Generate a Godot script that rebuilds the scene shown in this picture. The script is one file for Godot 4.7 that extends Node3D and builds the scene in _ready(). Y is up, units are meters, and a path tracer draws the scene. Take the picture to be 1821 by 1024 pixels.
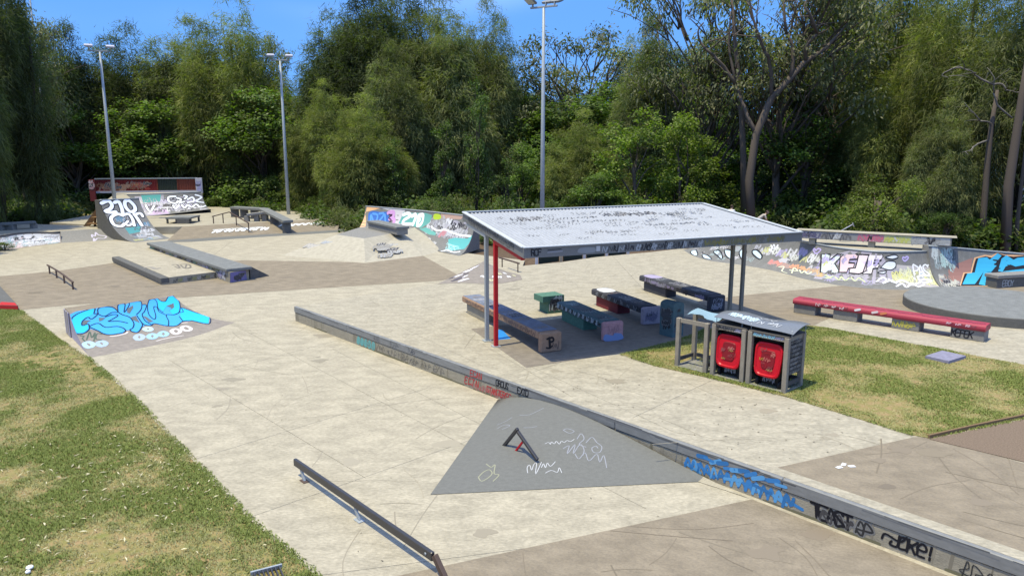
extends Node3D

var rng := RandomNumberGenerator.new()
var lift := 0.0
var proto := {}
var M := {}

func _ready():
	rng.seed = 20240611
	camera_and_light()
	materials()
	setting()
	obstacles()
	shelter_area()
	right_side()
	far_left()
	street_lights()
	trees()
	people()
	small_things()

func camera_and_light():
	var cam := Camera3D.new(); cam.name = "camera"
	cam.position = Vector3(0, 5.2, 0)
	cam.rotation_degrees = Vector3(-10.7, 0, 0)
	cam.fov = 42.43; cam.near = 0.1; cam.far = 900.0
	add_child(cam); cam.current = true
	var sky_mat := ProceduralSkyMaterial.new()
	sky_mat.sky_top_color = Color(0.32, 0.54, 0.90)
	sky_mat.sky_horizon_color = Color(0.45, 0.70, 1.0)
	sky_mat.sky_curve = 0.28
	sky_mat.sky_energy_multiplier = 1.0
	sky_mat.ground_bottom_color = Color(0.24, 0.23, 0.19)
	sky_mat.ground_horizon_color = Color(0.40, 0.44, 0.42)
	sky_mat.sun_angle_max = 1.0
	var cl := FastNoiseLite.new()
	cl.noise_type = FastNoiseLite.TYPE_SIMPLEX_SMOOTH; cl.fractal_octaves = 4; cl.seed = 9; cl.frequency = 1.0
	var im := Image.create(512, 256, false, Image.FORMAT_RGBA8)
	for y in 256:
		var el := (0.5 - y / 256.0) * PI
		for x in 512:
			var az := x / 512.0 * TAU
			var d := Vector3(cos(el) * sin(az), sin(el), cos(el) * cos(az))
			var v := cl.get_noise_3d(d.x * 2.2 + 7.0, d.y * 11.0, d.z * 2.2)
			var a := clampf(0.14 + 0.62 * smoothstep(0.2, 0.65, d.y) + smoothstep(-0.15, 0.45, v) * 0.6, 0.0, 1.0) * smoothstep(0.06, 0.24, d.y)
			im.set_pixel(x, y, Color(0.92, 0.95, 1.0, 1.0) * a)
	sky_mat.sky_cover = ImageTexture.create_from_image(im)
	sky_mat.sky_cover_modulate = Color(0.85, 0.85, 0.85, 1.0)
	var sky := Sky.new(); sky.sky_material = sky_mat
	var e := Environment.new()
	e.background_mode = Environment.BG_SKY; e.sky = sky
	e.tonemap_mode = Environment.TONE_MAPPER_LINEAR
	e.tonemap_exposure = 1.18
	e.sdfgi_enabled = true; e.ssao_enabled = true; e.ssil_enabled = true
	var we := WorldEnvironment.new(); we.name = "world_environment"; we.environment = e
	add_child(we)
	var sun := DirectionalLight3D.new(); sun.name = "sun"
	sun.light_energy = 1.5; sun.light_color = Color(1.0, 0.965, 0.83)
	sun.light_angular_distance = 0.5; sun.shadow_enabled = true
	add_child(sun)
	sun.look_at_from_position(Vector3(-9.2, 35, 5.8), Vector3.ZERO, Vector3.FORWARD)

# ---------------------------------------------------------------- materials
func lin(r, g, b) -> Color:
	return Color(r, g, b).linear_to_srgb()

func noise(freq: float, sd: int, lo: Color, hi: Color, size := 512, oct := 5, kind := FastNoiseLite.TYPE_SIMPLEX_SMOOTH, warp := 0.0) -> NoiseTexture2D:
	var f := FastNoiseLite.new()
	f.noise_type = kind; f.frequency = freq; f.seed = sd; f.fractal_octaves = oct; f.fractal_gain = 0.55
	if warp > 0.0:
		f.domain_warp_enabled = true; f.domain_warp_amplitude = warp; f.domain_warp_frequency = freq
	var t := NoiseTexture2D.new()
	t.width = size; t.height = size; t.seamless = true; t.noise = f
	var g := Gradient.new(); g.set_color(0, lo); g.set_color(1, hi)
	t.color_ramp = g
	return t

func bump(freq: float, sd: int, strength: float, size := 512) -> NoiseTexture2D:
	var f := FastNoiseLite.new(); f.frequency = freq; f.seed = sd; f.fractal_octaves = 4
	var t := NoiseTexture2D.new()
	t.width = size; t.height = size; t.seamless = true; t.noise = f; t.as_normal_map = true; t.bump_strength = strength
	return t

func surf_mat(c: Color, rough: float, big: Texture2D = null, s := Vector3.ONE, small: Texture2D = null, s2 := Vector3.ONE, nrm: Texture2D = null) -> StandardMaterial3D:
	var m := StandardMaterial3D.new()
	m.albedo_color = c; m.roughness = rough; m.metallic_specular = 0.35
	if big:
		m.albedo_texture = big
		m.uv1_triplanar = true; m.uv1_world_triplanar = true; m.uv1_scale = s
	if small:
		m.detail_enabled = true; m.detail_albedo = small; m.detail_blend_mode = BaseMaterial3D.BLEND_MODE_MUL
		m.detail_uv_layer = BaseMaterial3D.DETAIL_UV_2
		m.uv2_triplanar = true; m.uv2_world_triplanar = true; m.uv2_scale = s2
	if nrm:
		m.normal_enabled = true; m.normal_texture = nrm; m.normal_scale = 0.5
	return m

func metal(c: Color, rough: float, met: float, tex: Texture2D = null, s := Vector3.ONE) -> StandardMaterial3D:
	var m := surf_mat(c, rough, tex, s)
	m.metallic = met; m.metallic_specular = 0.5
	return m

func paint_mat(rough := 0.6) -> StandardMaterial3D:
	var m := StandardMaterial3D.new()
	m.vertex_color_use_as_albedo = true; m.roughness = rough; m.metallic_specular = 0.3
	return m

func materials():
	var g := func(v): return lin(v, v, v)
	var blot := noise(0.012, 3, g.call(0.66), g.call(1.0), 1024, 6, FastNoiseLite.TYPE_SIMPLEX_SMOOTH, 40.0)
	var streak := noise(0.006, 5, g.call(0.68), g.call(1.0), 1024, 6, FastNoiseLite.TYPE_SIMPLEX_SMOOTH, 60.0)
	var fine := noise(0.06, 7, g.call(0.78), g.call(1.0), 512, 4)
	var speck := noise(0.09, 11, g.call(0.55), g.call(1.0), 512, 5)
	var grit := bump(0.12, 4, 3.0)
	var ripple := noise(0.02, 8, g.call(0.64), g.call(1.0), 1024, 5, FastNoiseLite.TYPE_SIMPLEX_SMOOTH, 35.0)
	M.trim = surf_mat(lin(0.62, 0.64, 0.64), 0.5, speck, Vector3(0.8, 0.8, 0.8))
	M.speck = speck; M.blot = blot; M.fine = fine
	M.concrete = surf_mat(lin(0.525, 0.465, 0.345), 0.9, streak, Vector3(0.2, 0.3, 0.42), ripple, Vector3(0.42, 0.7, 0.9), grit)
	M.concrete_upper = surf_mat(lin(0.52, 0.464, 0.35), 0.9, blot, Vector3(0.13, 0.3, 0.25), ripple, Vector3(0.35, 0.7, 0.6), grit)
	M.concrete_far = surf_mat(lin(0.475, 0.425, 0.32), 0.9, blot, Vector3(0.09, 0.2, 0.2), fine, Vector3(0.4, 0.4, 0.7))
	M.pale_concrete = surf_mat(lin(0.52, 0.47, 0.365), 0.9, blot, Vector3(0.25, 0.3, 0.3), fine, Vector3(0.6, 0.6, 0.6))
	M.brown = surf_mat(lin(0.31, 0.256, 0.184), 0.9, blot, Vector3(0.12, 0.3, 0.2), fine, Vector3(0.6, 0.7, 0.9), grit)
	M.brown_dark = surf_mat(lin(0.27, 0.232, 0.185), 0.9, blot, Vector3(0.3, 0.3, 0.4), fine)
	M.grey_paint = surf_mat(lin(0.182, 0.18, 0.162), 0.75, fine, Vector3(0.25, 0.3, 0.4), fine, Vector3(0.9, 0.7, 1.3))
	M.ramp_grey = surf_mat(lin(0.28, 0.275, 0.26), 0.8, blot, Vector3(0.3, 0.3, 0.4), speck, Vector3(0.5, 0.5, 0.5))
	M.ramp_tan = surf_mat(lin(0.33, 0.285, 0.24), 0.8, blot, Vector3(0.3, 0.3, 0.4), fine)
	M.wall_grey = surf_mat(lin(0.46, 0.41, 0.31), 0.9, blot, Vector3(0.35, 0.7, 0.35), speck, Vector3(0.6, 1.4, 0.6), grit)
	M.dark_concrete = surf_mat(lin(0.19, 0.185, 0.17), 0.85, blot, Vector3(0.4, 0.6, 0.5), speck, Vector3(0.8, 0.8, 0.8), grit)
	M.block_grey = surf_mat(lin(0.36, 0.345, 0.315), 0.9, blot, Vector3(0.6, 0.6, 0.6), speck, Vector3(1.2, 1.2, 1.2), grit)
	M.disc = surf_mat(lin(0.29, 0.295, 0.28), 0.8, blot, Vector3(0.2, 0.3, 0.3), speck, Vector3(0.6, 0.6, 0.6), grit)
	M.joint = surf_mat(lin(0.25, 0.22, 0.18), 1.0)
	M.soil = surf_mat(lin(0.20, 0.135, 0.085), 1.0, noise(0.02, 21, g.call(0.45), g.call(1.0), 1024, 6), Vector3(0.2, 0.2, 0.2), speck, Vector3(0.8, 0.8, 0.8), grit)
	M.mulch = surf_mat(lin(0.30, 0.22, 0.155), 1.0, speck, Vector3(0.6, 0.6, 0.6), speck, Vector3(1.7, 1.7, 1.7), grit)
	var turf := noise(0.02, 31, Color(0.68, 0.56, 0.42), Color(0.50, 0.52, 0.27), 1024, 5)
	M.turf = surf_mat(Color(1, 1, 1), 1.0, turf, Vector3(0.16, 0.2, 0.16), speck, Vector3(1.3, 1.3, 1.3), grit)
	M.path_soil = surf_mat(lin(0.46, 0.34, 0.24), 1.0, blot, Vector3(0.5, 0.5, 0.8), fine, Vector3(1.2, 1.2, 1.2), grit)
	M.steel_cap = metal(lin(0.25, 0.25, 0.24), 0.6, 0.1, blot, Vector3(0.5, 1.0, 0.5))
	M.dark_steel = metal(lin(0.09, 0.085, 0.085), 0.42, 0.5, speck, Vector3(1.2, 1.2, 1.2))
	M.rust = metal(lin(0.13, 0.085, 0.065), 0.65, 0.3, speck, Vector3(1.5, 1.5, 1.5))
	M.galv = metal(lin(0.42, 0.45, 0.46), 0.5, 0.15, speck, Vector3(0.8, 0.8, 0.8))
	M.pole = metal(lin(0.42, 0.46, 0.48), 0.5, 0.1, blot, Vector3(0.5, 0.3, 0.5))
	M.roof = metal(lin(0.43, 0.44, 0.455), 0.55, 0.1, noise(0.01, 17, g.call(0.72), g.call(1.0), 1024, 6), Vector3(0.35, 0.4, 0.35))
	M.fascia = metal(lin(0.24, 0.24, 0.23), 0.55, 0.15, speck, Vector3(0.7, 1.4, 0.7))
	M.red = surf_mat(lin(0.58, 0.015, 0.025), 0.45, speck, Vector3(0.6, 0.5, 0.6))
	M.red_seat = surf_mat(lin(0.43, 0.055, 0.085), 0.5, speck, Vector3(0.9, 0.9, 0.9))
	M.lid_red = surf_mat(lin(0.62, 0.008, 0.02), 0.4, speck, Vector3(0.8, 0.8, 0.8))
	M.lid_dark = surf_mat(lin(0.25, 0.012, 0.018), 0.55, speck, Vector3(2, 2, 2))
	M.black_plastic = surf_mat(lin(0.012, 0.012, 0.013), 0.5)
	M.frame_grey = surf_mat(lin(0.42, 0.365, 0.285), 0.8, blot, Vector3(1.2, 0.3, 1.2), speck, Vector3(2, 0.7, 2))
	M.slat_dark = surf_mat(lin(0.12, 0.11, 0.10), 0.85, speck, Vector3(1.2, 2, 1.2))
	M.timber = surf_mat(lin(0.28, 0.16, 0.07), 0.85, blot, Vector3(1.2, 0.4, 1.2), fine, Vector3(3, 1, 3))
	M.edging = surf_mat(lin(0.25, 0.16, 0.085), 0.9, speck, Vector3(1.2, 1.2, 1.2))
	M.fence_red = surf_mat(lin(0.20, 0.022, 0.02), 0.6, speck, Vector3(0.7, 0.7, 0.7))
	M.fence_green = surf_mat(lin(0.03, 0.042, 0.03), 0.6, speck, Vector3(0.7, 0.7, 0.7))
	M.fence_rust = surf_mat(lin(0.19, 0.05, 0.03), 0.6, speck, Vector3(0.7, 0.7, 0.7))
	M.white_post = surf_mat(lin(0.55, 0.55, 0.62), 0.7, speck, Vector3(1, 1, 1))
	M.purple_board = surf_mat(lin(0.45, 0.41, 0.50), 0.75, speck, Vector3(1, 0.6, 1))
	M.bench_orange = surf_mat(lin(0.52, 0.33, 0.21), 0.8, blot, Vector3(0.7, 0.7, 0.7), speck, Vector3(1.2, 1.2, 1.2), grit)
	M.bench_blue = surf_mat(lin(0.27, 0.30, 0.38), 0.75, speck, Vector3(0.6, 0.6, 0.6), blot, Vector3(0.4, 0.4, 0.4))
	M.bench_green = surf_mat(lin(0.14, 0.30, 0.22), 0.8, blot, Vector3(0.7, 0.7, 0.7), speck, Vector3(1.2, 1.2, 1.2))
	M.bench_teal = surf_mat(lin(0.15, 0.24, 0.25), 0.8, blot, Vector3(0.7, 0.7, 0.7), speck, Vector3(1.2, 1.2, 1.2))
	M.bench_black = surf_mat(lin(0.10, 0.10, 0.115), 0.8, blot, Vector3(0.7, 0.7, 0.7), speck, Vector3(1.2, 1.2, 1.2))
	M.bench_pink = surf_mat(lin(0.55, 0.30, 0.30), 0.8, blot, Vector3(0.9, 0.9, 0.9))
	M.bench_mauve = surf_mat(lin(0.42, 0.36, 0.42), 0.8, blot, Vector3(0.9, 0.9, 0.9))
	M.deep_red = surf_mat(lin(0.22, 0.04, 0.045), 0.8, speck, Vector3(0.9, 0.9, 0.9))
	var sheet := metal(lin(0.20, 0.21, 0.22), 0.3, 0.0, speck, Vector3(0.8, 0.8, 0.8))
	M.cover = sheet
	M.white = surf_mat(lin(0.75, 0.75, 0.74), 0.6)
	M.lamp_glass = surf_mat(lin(0.55, 0.58, 0.6), 0.25)
	M.lamp_body = metal(lin(0.22, 0.23, 0.24), 0.5, 0.3)
	M.paint = paint_mat()
	M.lid_purple = surf_mat(lin(0.26, 0.25, 0.33), 0.8, blot, Vector3(0.6, 0.6, 0.6))
	for k in [["bark", 0.145, 0.115, 0.09], ["bark_pale", 0.21, 0.19, 0.165], ["bark_dark", 0.075, 0.06, 0.048]]:
		M[k[0]] = surf_mat(lin(k[1], k[2], k[3]), 0.95, speck, Vector3(1.5, 0.4, 1.5))
	for k in [["leaf", 0.55, 0.4], ["needle", 0.7, 0.25], ["gloss", 0.5, 0.4]]:
		var m := paint_mat(k[1])
		m.metallic_specular = k[2]
		m.backlight_enabled = true; m.backlight = Color(0.9, 1.0, 0.5)
		M[k[0]] = m
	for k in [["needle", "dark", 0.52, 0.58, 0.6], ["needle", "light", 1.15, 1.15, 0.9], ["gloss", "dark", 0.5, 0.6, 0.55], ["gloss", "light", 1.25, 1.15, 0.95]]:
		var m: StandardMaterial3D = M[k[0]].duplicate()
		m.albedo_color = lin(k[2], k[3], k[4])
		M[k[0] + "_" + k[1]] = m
	M.grass = paint_mat(0.7)
	M.grass.backlight_enabled = true; M.grass.backlight = Color(0.5, 0.5, 0.3)

# ---------------------------------------------------------------- nodes
func numbered(called: String) -> String:
	if not has_node(NodePath(called)):
		return called
	var k := 1
	while has_node(NodePath("%s_%03d" % [called, k])):
		k += 1
	return "%s_%03d" % [called, k]

func thing(called: String, label: String, category: String, at := Vector3.ZERO, group := "", yaw := 0.0) -> Node3D:
	var o := Node3D.new(); o.name = numbered(called); add_child(o)
	o.position = at; o.rotation.y = yaw
	o.set_meta("label", label); o.set_meta("category", category)
	if group: o.set_meta("group", group)
	return o

func structure(called: String, label := "") -> Node3D:
	var o := Node3D.new(); o.name = numbered(called); add_child(o)
	o.set_meta("kind", "structure")
	if label: o.set_meta("label", label)
	return o

func pname(parent: Node, called: String) -> String:
	if not parent.has_node(NodePath(called)):
		return called
	var k := 1
	while parent.has_node(NodePath("%s_%03d" % [called, k])):
		k += 1
	return "%s_%03d" % [called, k]

# a part in its parent's own axes; world = true when the shape was made in world coordinates
func part(parent: Node3D, called: String, st, m: Material, world := false, label := "") -> MeshInstance3D:
	var o := MeshInstance3D.new(); o.name = pname(parent, called)
	if st is SurfaceTool:
		st.generate_normals()
		o.mesh = st.commit()
	else:
		o.mesh = st
	o.material_override = m
	if called == "graffiti": o.set_meta("kind", "stuff")
	parent.add_child(o, true)
	if world:
		var p := Transform3D.IDENTITY
		var q: Node = parent
		while q is Node3D and q != self:
			p = (q as Node3D).transform * p
			q = q.get_parent()
		o.transform = p.affine_inverse()
	if label: o.set_meta("label", label)
	return o

func begin(flat := true) -> SurfaceTool:
	var st := SurfaceTool.new(); st.begin(Mesh.PRIMITIVE_TRIANGLES)
	st.set_smooth_group(-1 if flat else 0)
	return st

# ---------------------------------------------------------------- shapes
func tri(st, a: Vector3, b: Vector3, c: Vector3):
	st.add_vertex(a); st.add_vertex(b); st.add_vertex(c)

func quad(st, a: Vector3, b: Vector3, c: Vector3, d: Vector3):
	tri(st, a, b, c); tri(st, a, c, d)

func hexa(st, b: Array, t: Array):
	# b, t: four points each, same order round
	quad(st, b[3], b[2], b[1], b[0])
	quad(st, t[0], t[1], t[2], t[3])
	for i in 4:
		var j := (i + 1) % 4
		quad(st, b[i], b[j], t[j], t[i])

func box(st, x: Transform3D, size: Vector3, ch := 0.0):
	var h := size / 2.0
	if ch <= 0.0:
		var b := []; var t := []
		for s in [[-1, -1], [1, -1], [1, 1], [-1, 1]]:
			b.append(x * Vector3(s[0] * h.x, -h.y, s[1] * h.z)); t.append(x * Vector3(s[0] * h.x, h.y, s[1] * h.z))
		hexa(st, b, t)
		return
	# chamfered: rings of eight corners
	var rings := []
	for r in [[-h.y, ch], [-h.y + ch, 0.0], [h.y - ch, 0.0], [h.y, ch]]:
		var ring := []
		var ax: float = h.x - r[1]; var az: float = h.z - r[1]
		for s in [[-1, -1], [1, -1], [1, 1], [-1, 1]]:
			var cx: float = s[0] * ax; var cz: float = s[1] * az
			var dx := Vector3(-s[0] * ch, 0, 0); var dz := Vector3(0, 0, -s[1] * ch)
			var c := Vector3(cx, r[0], cz)
			if s[0] * s[1] > 0:
				ring.append(x * (c + dz)); ring.append(x * (c + dx))
			else:
				ring.append(x * (c + dx)); ring.append(x * (c + dz))
		rings.append(ring)
	for k in 3:
		for i in 8:
			var j := (i + 1) % 8
			quad(st, rings[k][i], rings[k][j], rings[k + 1][j], rings[k + 1][i])
	for i in range(1, 7):
		tri(st, rings[0][0], rings[0][i + 1], rings[0][i])
		tri(st, rings[3][0], rings[3][i], rings[3][i + 1])

func at(p: Vector3, yaw := 0.0) -> Transform3D:
	return Transform3D(Basis(Vector3.UP, yaw), p)

# a bar of rectangular section from a to b
func bar(st, a: Vector3, b: Vector3, w: float, h: float, ch := 0.0, up := Vector3.UP):
	var f := (b - a).normalized()
	var r := f.cross(up).normalized()
	if r.length() < 0.5: r = Vector3.RIGHT
	var u := r.cross(f).normalized()
	box(st, Transform3D(Basis(r, u, -f), (a + b) / 2.0), Vector3(w, h, a.distance_to(b)), ch)

func tube(st, pts: Array, radii: Array, sides := 8, cap := true):
	var rings := []
	var n := pts.size()
	var ref := Vector3(0.3, 0.1, 1).normalized()
	for i in n:
		var d: Vector3 = (pts[mini(i + 1, n - 1)] - pts[maxi(i - 1, 0)]).normalized()
		var r := d.cross(ref).normalized()
		var u := r.cross(d).normalized()
		var ring := []
		for k in sides:
			var a := TAU * k / sides
			ring.append(pts[i] + (r * cos(a) + u * sin(a)) * radii[i])
		rings.append(ring)
	for i in n - 1:
		for k in sides:
			var j := (k + 1) % sides
			quad(st, rings[i][k], rings[i + 1][k], rings[i + 1][j], rings[i][j])
	if cap:
		for k in range(1, sides - 1):
			tri(st, rings[0][0], rings[0][k], rings[0][k + 1])
			tri(st, rings[n - 1][0], rings[n - 1][k + 1], rings[n - 1][k])

func prism(st, poly: PackedVector2Array, y0: float, y1: float, ch := 0.0):
	var ids := Geometry2D.triangulate_polygon(poly)
	var cw := Geometry2D.is_polygon_clockwise(poly)
	for i in range(0, ids.size(), 3):
		var a := poly[ids[i]]; var b := poly[ids[i + 1]]; var c := poly[ids[i + 2]]
		tri(st, Vector3(a.x, y1, a.y), Vector3(b.x, y1, b.y), Vector3(c.x, y1, c.y))
	for i in poly.size():
		var a := poly[i]; var b := poly[(i + 1) % poly.size()]
		if cw: 
			var t := a; a = b; b = t
		quad(st, Vector3(a.x, y0, a.y), Vector3(a.x, y1, a.y), Vector3(b.x, y1, b.y), Vector3(b.x, y0, b.y))

# a slab poured in bays: split along the joint lines with an open joint between
func bays(parent: Node3D, called: String, poly: Array, y0: float, y1: float, joints: Array, m: Material, gap := 0.009):
	var list := [PackedVector2Array(poly)]
	for j in joints:
		var d: Vector2 = (j[1] - j[0]).normalized()
		var nn := Vector2(-d.y, d.x) * gap / 2.0
		var a: Vector2 = j[0]; var b: Vector2 = j[1]
		var cut := PackedVector2Array([a - nn, b - nn, b + nn, a + nn])
		var next := []
		for p in list:
			for q in Geometry2D.clip_polygons(p, cut):
				if not Geometry2D.is_polygon_clockwise(q) and absf(area(q)) > 0.02:
					next.append(q)
		list = next
	for p in list:
		var st := begin()
		prism(st, p, y0, y1)
		part(parent, called, st, m)

func area(p: PackedVector2Array) -> float:
	var s := 0.0
	for i in p.size():
		s += p[i].cross(p[(i + 1) % p.size()])
	return s / 2.0

func flat(parent: Node3D, called: String, poly: Array, y0: float, y1: float, m: Material, label := "") -> MeshInstance3D:
	var st := begin()
	prism(st, PackedVector2Array(poly), y0, y1)
	return part(parent, called, st, m, true, label)

# ---------------------------------------------------------------- curves and skate ramps
func smooth_at(p: Array, s: float) -> Vector3:
	var n := p.size() - 1
	if n == 1: return p[0].lerp(p[1], s)
	var x := clampf(s, 0, 1) * n
	var i := mini(int(x), n - 1)
	var f := x - i
	var p0: Vector3 = p[i - 1] if i > 0 else 2.0 * p[0] - p[1]
	var p3: Vector3 = p[i + 2] if i + 2 <= n else 2.0 * p[n] - p[n - 1]
	return p[i].cubic_interpolate(p[i + 1], p0, p3, f)

func ramp_surface(base: Array, top: Array, th: float, w: float, l: float) -> Callable:
	return func(u: float, v: float) -> Vector3:
		var a := smooth_at(base, u / w)
		var b := smooth_at(top, u / w)
		var t := clampf(v / l, 0, 1)
		var f := sin(t * th) / sin(th)
		var g := (1.0 - cos(t * th)) / (1.0 - cos(th))
		return Vector3(a.x + (b.x - a.x) * f, a.y + (b.y - a.y) * g, a.z + (b.z - a.z) * f)

func ramp(o: Node3D, base: Array, top: Array, th: float, w: float, l: float, m: Material, side: Material, floor_y: float, ns := 24, nt := 10, depth := 0.25, coping: Material = null) -> Callable:
	var sf := ramp_surface(base, top, th, w, l)
	var st := begin(false)
	for i in ns:
		for j in nt:
			var u0 := w * i / ns; var u1 := w * (i + 1) / ns
			var v0 := l * j / nt; var v1 := l * (j + 1) / nt
			quad(st, sf.call(u0, v0), sf.call(u0, v1), sf.call(u1, v1), sf.call(u1, v0))
	part(o, "riding_surface", st, m, true)
	# back: from the top edge down to the floor, set back a little
	var bk := begin()
	var tops := []; var backs := []
	for i in ns + 1:
		var u := w * i / ns
		var t: Vector3 = sf.call(u, l); var b: Vector3 = sf.call(u, 0.0)
		var d := (t - b); d.y = 0; d = d.normalized() * depth
		tops.append(t); backs.append(t + d)
	for i in ns:
		var a: Vector3 = backs[i]; var b: Vector3 = backs[i + 1]
		quad(bk, tops[i], a, b, tops[i + 1])
		quad(bk, a, Vector3(a.x, floor_y, a.z), Vector3(b.x, floor_y, b.z), b)
	part(o, "back_panel", bk, side, true)
	for k in 2:
		var u := w * k
		var sp := begin()
		for j in nt:
			var a: Vector3 = sf.call(u, l * j / nt); var b: Vector3 = sf.call(u, l * (j + 1) / nt)
			quad(sp, Vector3(a.x, floor_y - 0.01, a.z), a, b, Vector3(b.x, floor_y - 0.01, b.z))
		var a2: Vector3 = tops[0] if k == 0 else tops[ns]
		var b2: Vector3 = backs[0] if k == 0 else backs[ns]
		quad(sp, Vector3(a2.x, floor_y, a2.z), a2, b2, Vector3(b2.x, floor_y, b2.z))
		part(o, "side_panel", sp, side, true)
	if coping:
		var ct := begin(false)
		var cp := []; var cr := []
		for t in tops:
			cp.append(t + Vector3(0, 0.015, 0)); cr.append(0.03)
		tube(ct, cp, cr, 8)
		part(o, "coping", ct, coping, true)
	return sf

# ---------------------------------------------------------------- spray paint: ribbons of paint on a surface
func rise() -> float:
	lift += 0.00004
	if lift > 0.0022: lift = 0.0
	return lift

func smooth2(p: Array, closed: bool, step := 4) -> PackedVector2Array:
	var out := PackedVector2Array()
	var n := p.size()
	if n < 3: return PackedVector2Array(p)
	for i in (n if closed else n - 1):
		var p1: Vector2 = p[i]; var p2: Vector2 = p[(i + 1) % n]
		var p0: Vector2 = p[(i - 1 + n) % n] if closed or i > 0 else p1
		var p3: Vector2 = p[(i + 2) % n] if closed or i + 2 < n else p2
		for k in step:
			out.append(p1.cubic_interpolate(p2, p0, p3, float(k) / step))
	if not closed: out.append(p[n - 1])
	return out

func lay(sf: Callable, p: Vector2, off: float) -> Vector3:
	var e := 0.01
	var o: Vector3 = sf.call(p.x, p.y)
	var a: Vector3 = sf.call(p.x + e, p.y) - sf.call(p.x - e, p.y)
	var b: Vector3 = sf.call(p.x, p.y + e) - sf.call(p.x, p.y - e)
	return o + a.cross(b).normalized() * off

func pen(st, sf: Callable, pts: Array, w: float, c: Color, off := 0.004, closed := false, curvy := true):
	var p := smooth2(pts, closed) if curvy else PackedVector2Array(pts)
	if closed and not curvy: p.append(p[0])
	if closed and curvy: p.append(p[0])
	var n := p.size()
	st.set_color(c)
	var L := []; var R := []; var O := []
	for i in n:
		var d := (p[mini(i + 1, n - 1)] - p[maxi(i - 1, 0)]).normalized()
		if closed and (i == 0 or i == n - 1):
			d = (p[1] - p[n - 2]).normalized()
		var nn := Vector2(-d.y, d.x) * w / 2.0
		var o := off + rise()
		L.append(lay(sf, p[i] + nn, o)); R.append(lay(sf, p[i] - nn, o)); O.append(o)
	for i in n - 1:
		quad(st, L[i], L[i + 1], R[i + 1], R[i])
	if not closed:
		for e in 2:
			var i := 0 if e == 0 else n - 1
			var d := (p[0] - p[1]).normalized() if e == 0 else (p[n - 1] - p[n - 2]).normalized()
			var nn := Vector2(-d.y, d.x)
			var last := lay(sf, p[i] + nn * w / 2.0, O[i])
			for k in range(1, 5):
				var a := PI * k / 4.0
				var q := lay(sf, p[i] + (nn * cos(a) + d * sin(a)) * w / 2.0, O[i])
				tri(st, lay(sf, p[i], O[i]), last, q)
				last = q

func blob(st, sf: Callable, pts: Array, c: Color, off := 0.003, curvy := false, band := 0.14):
	var p := smooth2(pts, true, 3) if curvy else PackedVector2Array(pts)
	var lo := INF; var hi := -INF; var l := INF; var r := -INF
	for q in p:
		lo = minf(lo, q.y); hi = maxf(hi, q.y); l = minf(l, q.x); r = maxf(r, q.x)
	st.set_color(c)
	var o := off + rise()
	var y := lo
	while y < hi:
		var x := l
		while x < r:
			var cell := PackedVector2Array([Vector2(x, y), Vector2(x + band * 3, y), Vector2(x + band * 3, y + band), Vector2(x, y + band)])
			for q in Geometry2D.intersect_polygons(p, cell):
				var ids := Geometry2D.triangulate_polygon(q)
				for i in range(0, ids.size(), 3):
					tri(st, lay(sf, q[ids[i]], o), lay(sf, q[ids[i + 1]], o), lay(sf, q[ids[i + 2]], o))
			x += band * 3
		y += band

const FONT := {"A": "002640|1232", "B": "0006265534331333425100", "C": "4536160501104150", "D": "000626454120 00", "E": "400006 46|0333", "F": "0006 46|0333", "G": "45361605011030414333", "H": "0006|0343|4640", "I": "0600", "J": "464130100112", "K": "0006|4602|1440", "N": "00064046", "O": "160501103041453616", "P": "00062645443303", "R": "00062645443303|2340", "S": "453616051341301001", "T": "0646|2620", "U": "060110304146", "X": "0640|4600", "Y": "0623|4623|2320", "Z": "06460040", "0": "1605011030414536 16", "1": "052620", "2": "05264544010040", "5": "460603334341301001", "6": "36130110304132230112", "!": "2622|2120", "e": "0343452604021040", "K2": "0006|4602|1440", "-": "0343"}

func letters(st, sf: Callable, word: String, u: float, v: float, h: float, lw: float, c: Color, off := 0.005, slant := 0.1, gap := 0.22, jit := 0.04):
	var x := u
	for ch in word:
		if FONT.has(ch):
			for run in FONT[ch].replace(" ", "").split("|"):
				var p := []
				for k in range(0, run.length(), 2):
					var a := float(run[k].to_int()) / 6.0 * h * 0.85; var b := float(run[k + 1].to_int()) / 6.0 * h
					p.append(Vector2(x + a + b * slant + rng.randf_range(-jit, jit) * h, v + b + rng.randf_range(-jit, jit) * h))
				pen(st, sf, p, lw, c, off)
			x += h * (0.16 if ch == "I" or ch == "!" else 0.57)
		x += h * gap

# a handstyle squiggle that fills a box
func squiggle(st, sf: Callable, u: float, v: float, w: float, h: float, c: Color, lw: float, off := 0.004, loops := 6):
	var p := []
	var x := u
	var step := w / loops
	for i in loops:
		var lo := v + rng.randf_range(-0.1, 0.25) * h; var hi := v + h * rng.randf_range(0.65, 1.1)
		p.append(Vector2(x + rng.randf_range(0, 0.4) * step, lo))
		p.append(Vector2(x + rng.randf_range(0.2, 0.9) * step, hi))
		if rng.randf() < 0.6:
			p.append(Vector2(x + rng.randf_range(0.7, 1.3) * step, v + h * rng.randf_range(0.4, 0.7)))
			p.append(Vector2(x + rng.randf_range(0.0, 0.6) * step, v + h * rng.randf_range(0.3, 0.6)))
		x += step
	if lw > 0.028 and rng.randf() < 0.5: pen(st, sf, p, lw * 2.4, c.lerp(Color(0.25, 0.24, 0.23), 0.72), off - 0.0012)
	pen(st, sf, p, lw, c.lerp(Color(0.25, 0.24, 0.23), rng.randf() * 0.3), off)

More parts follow.
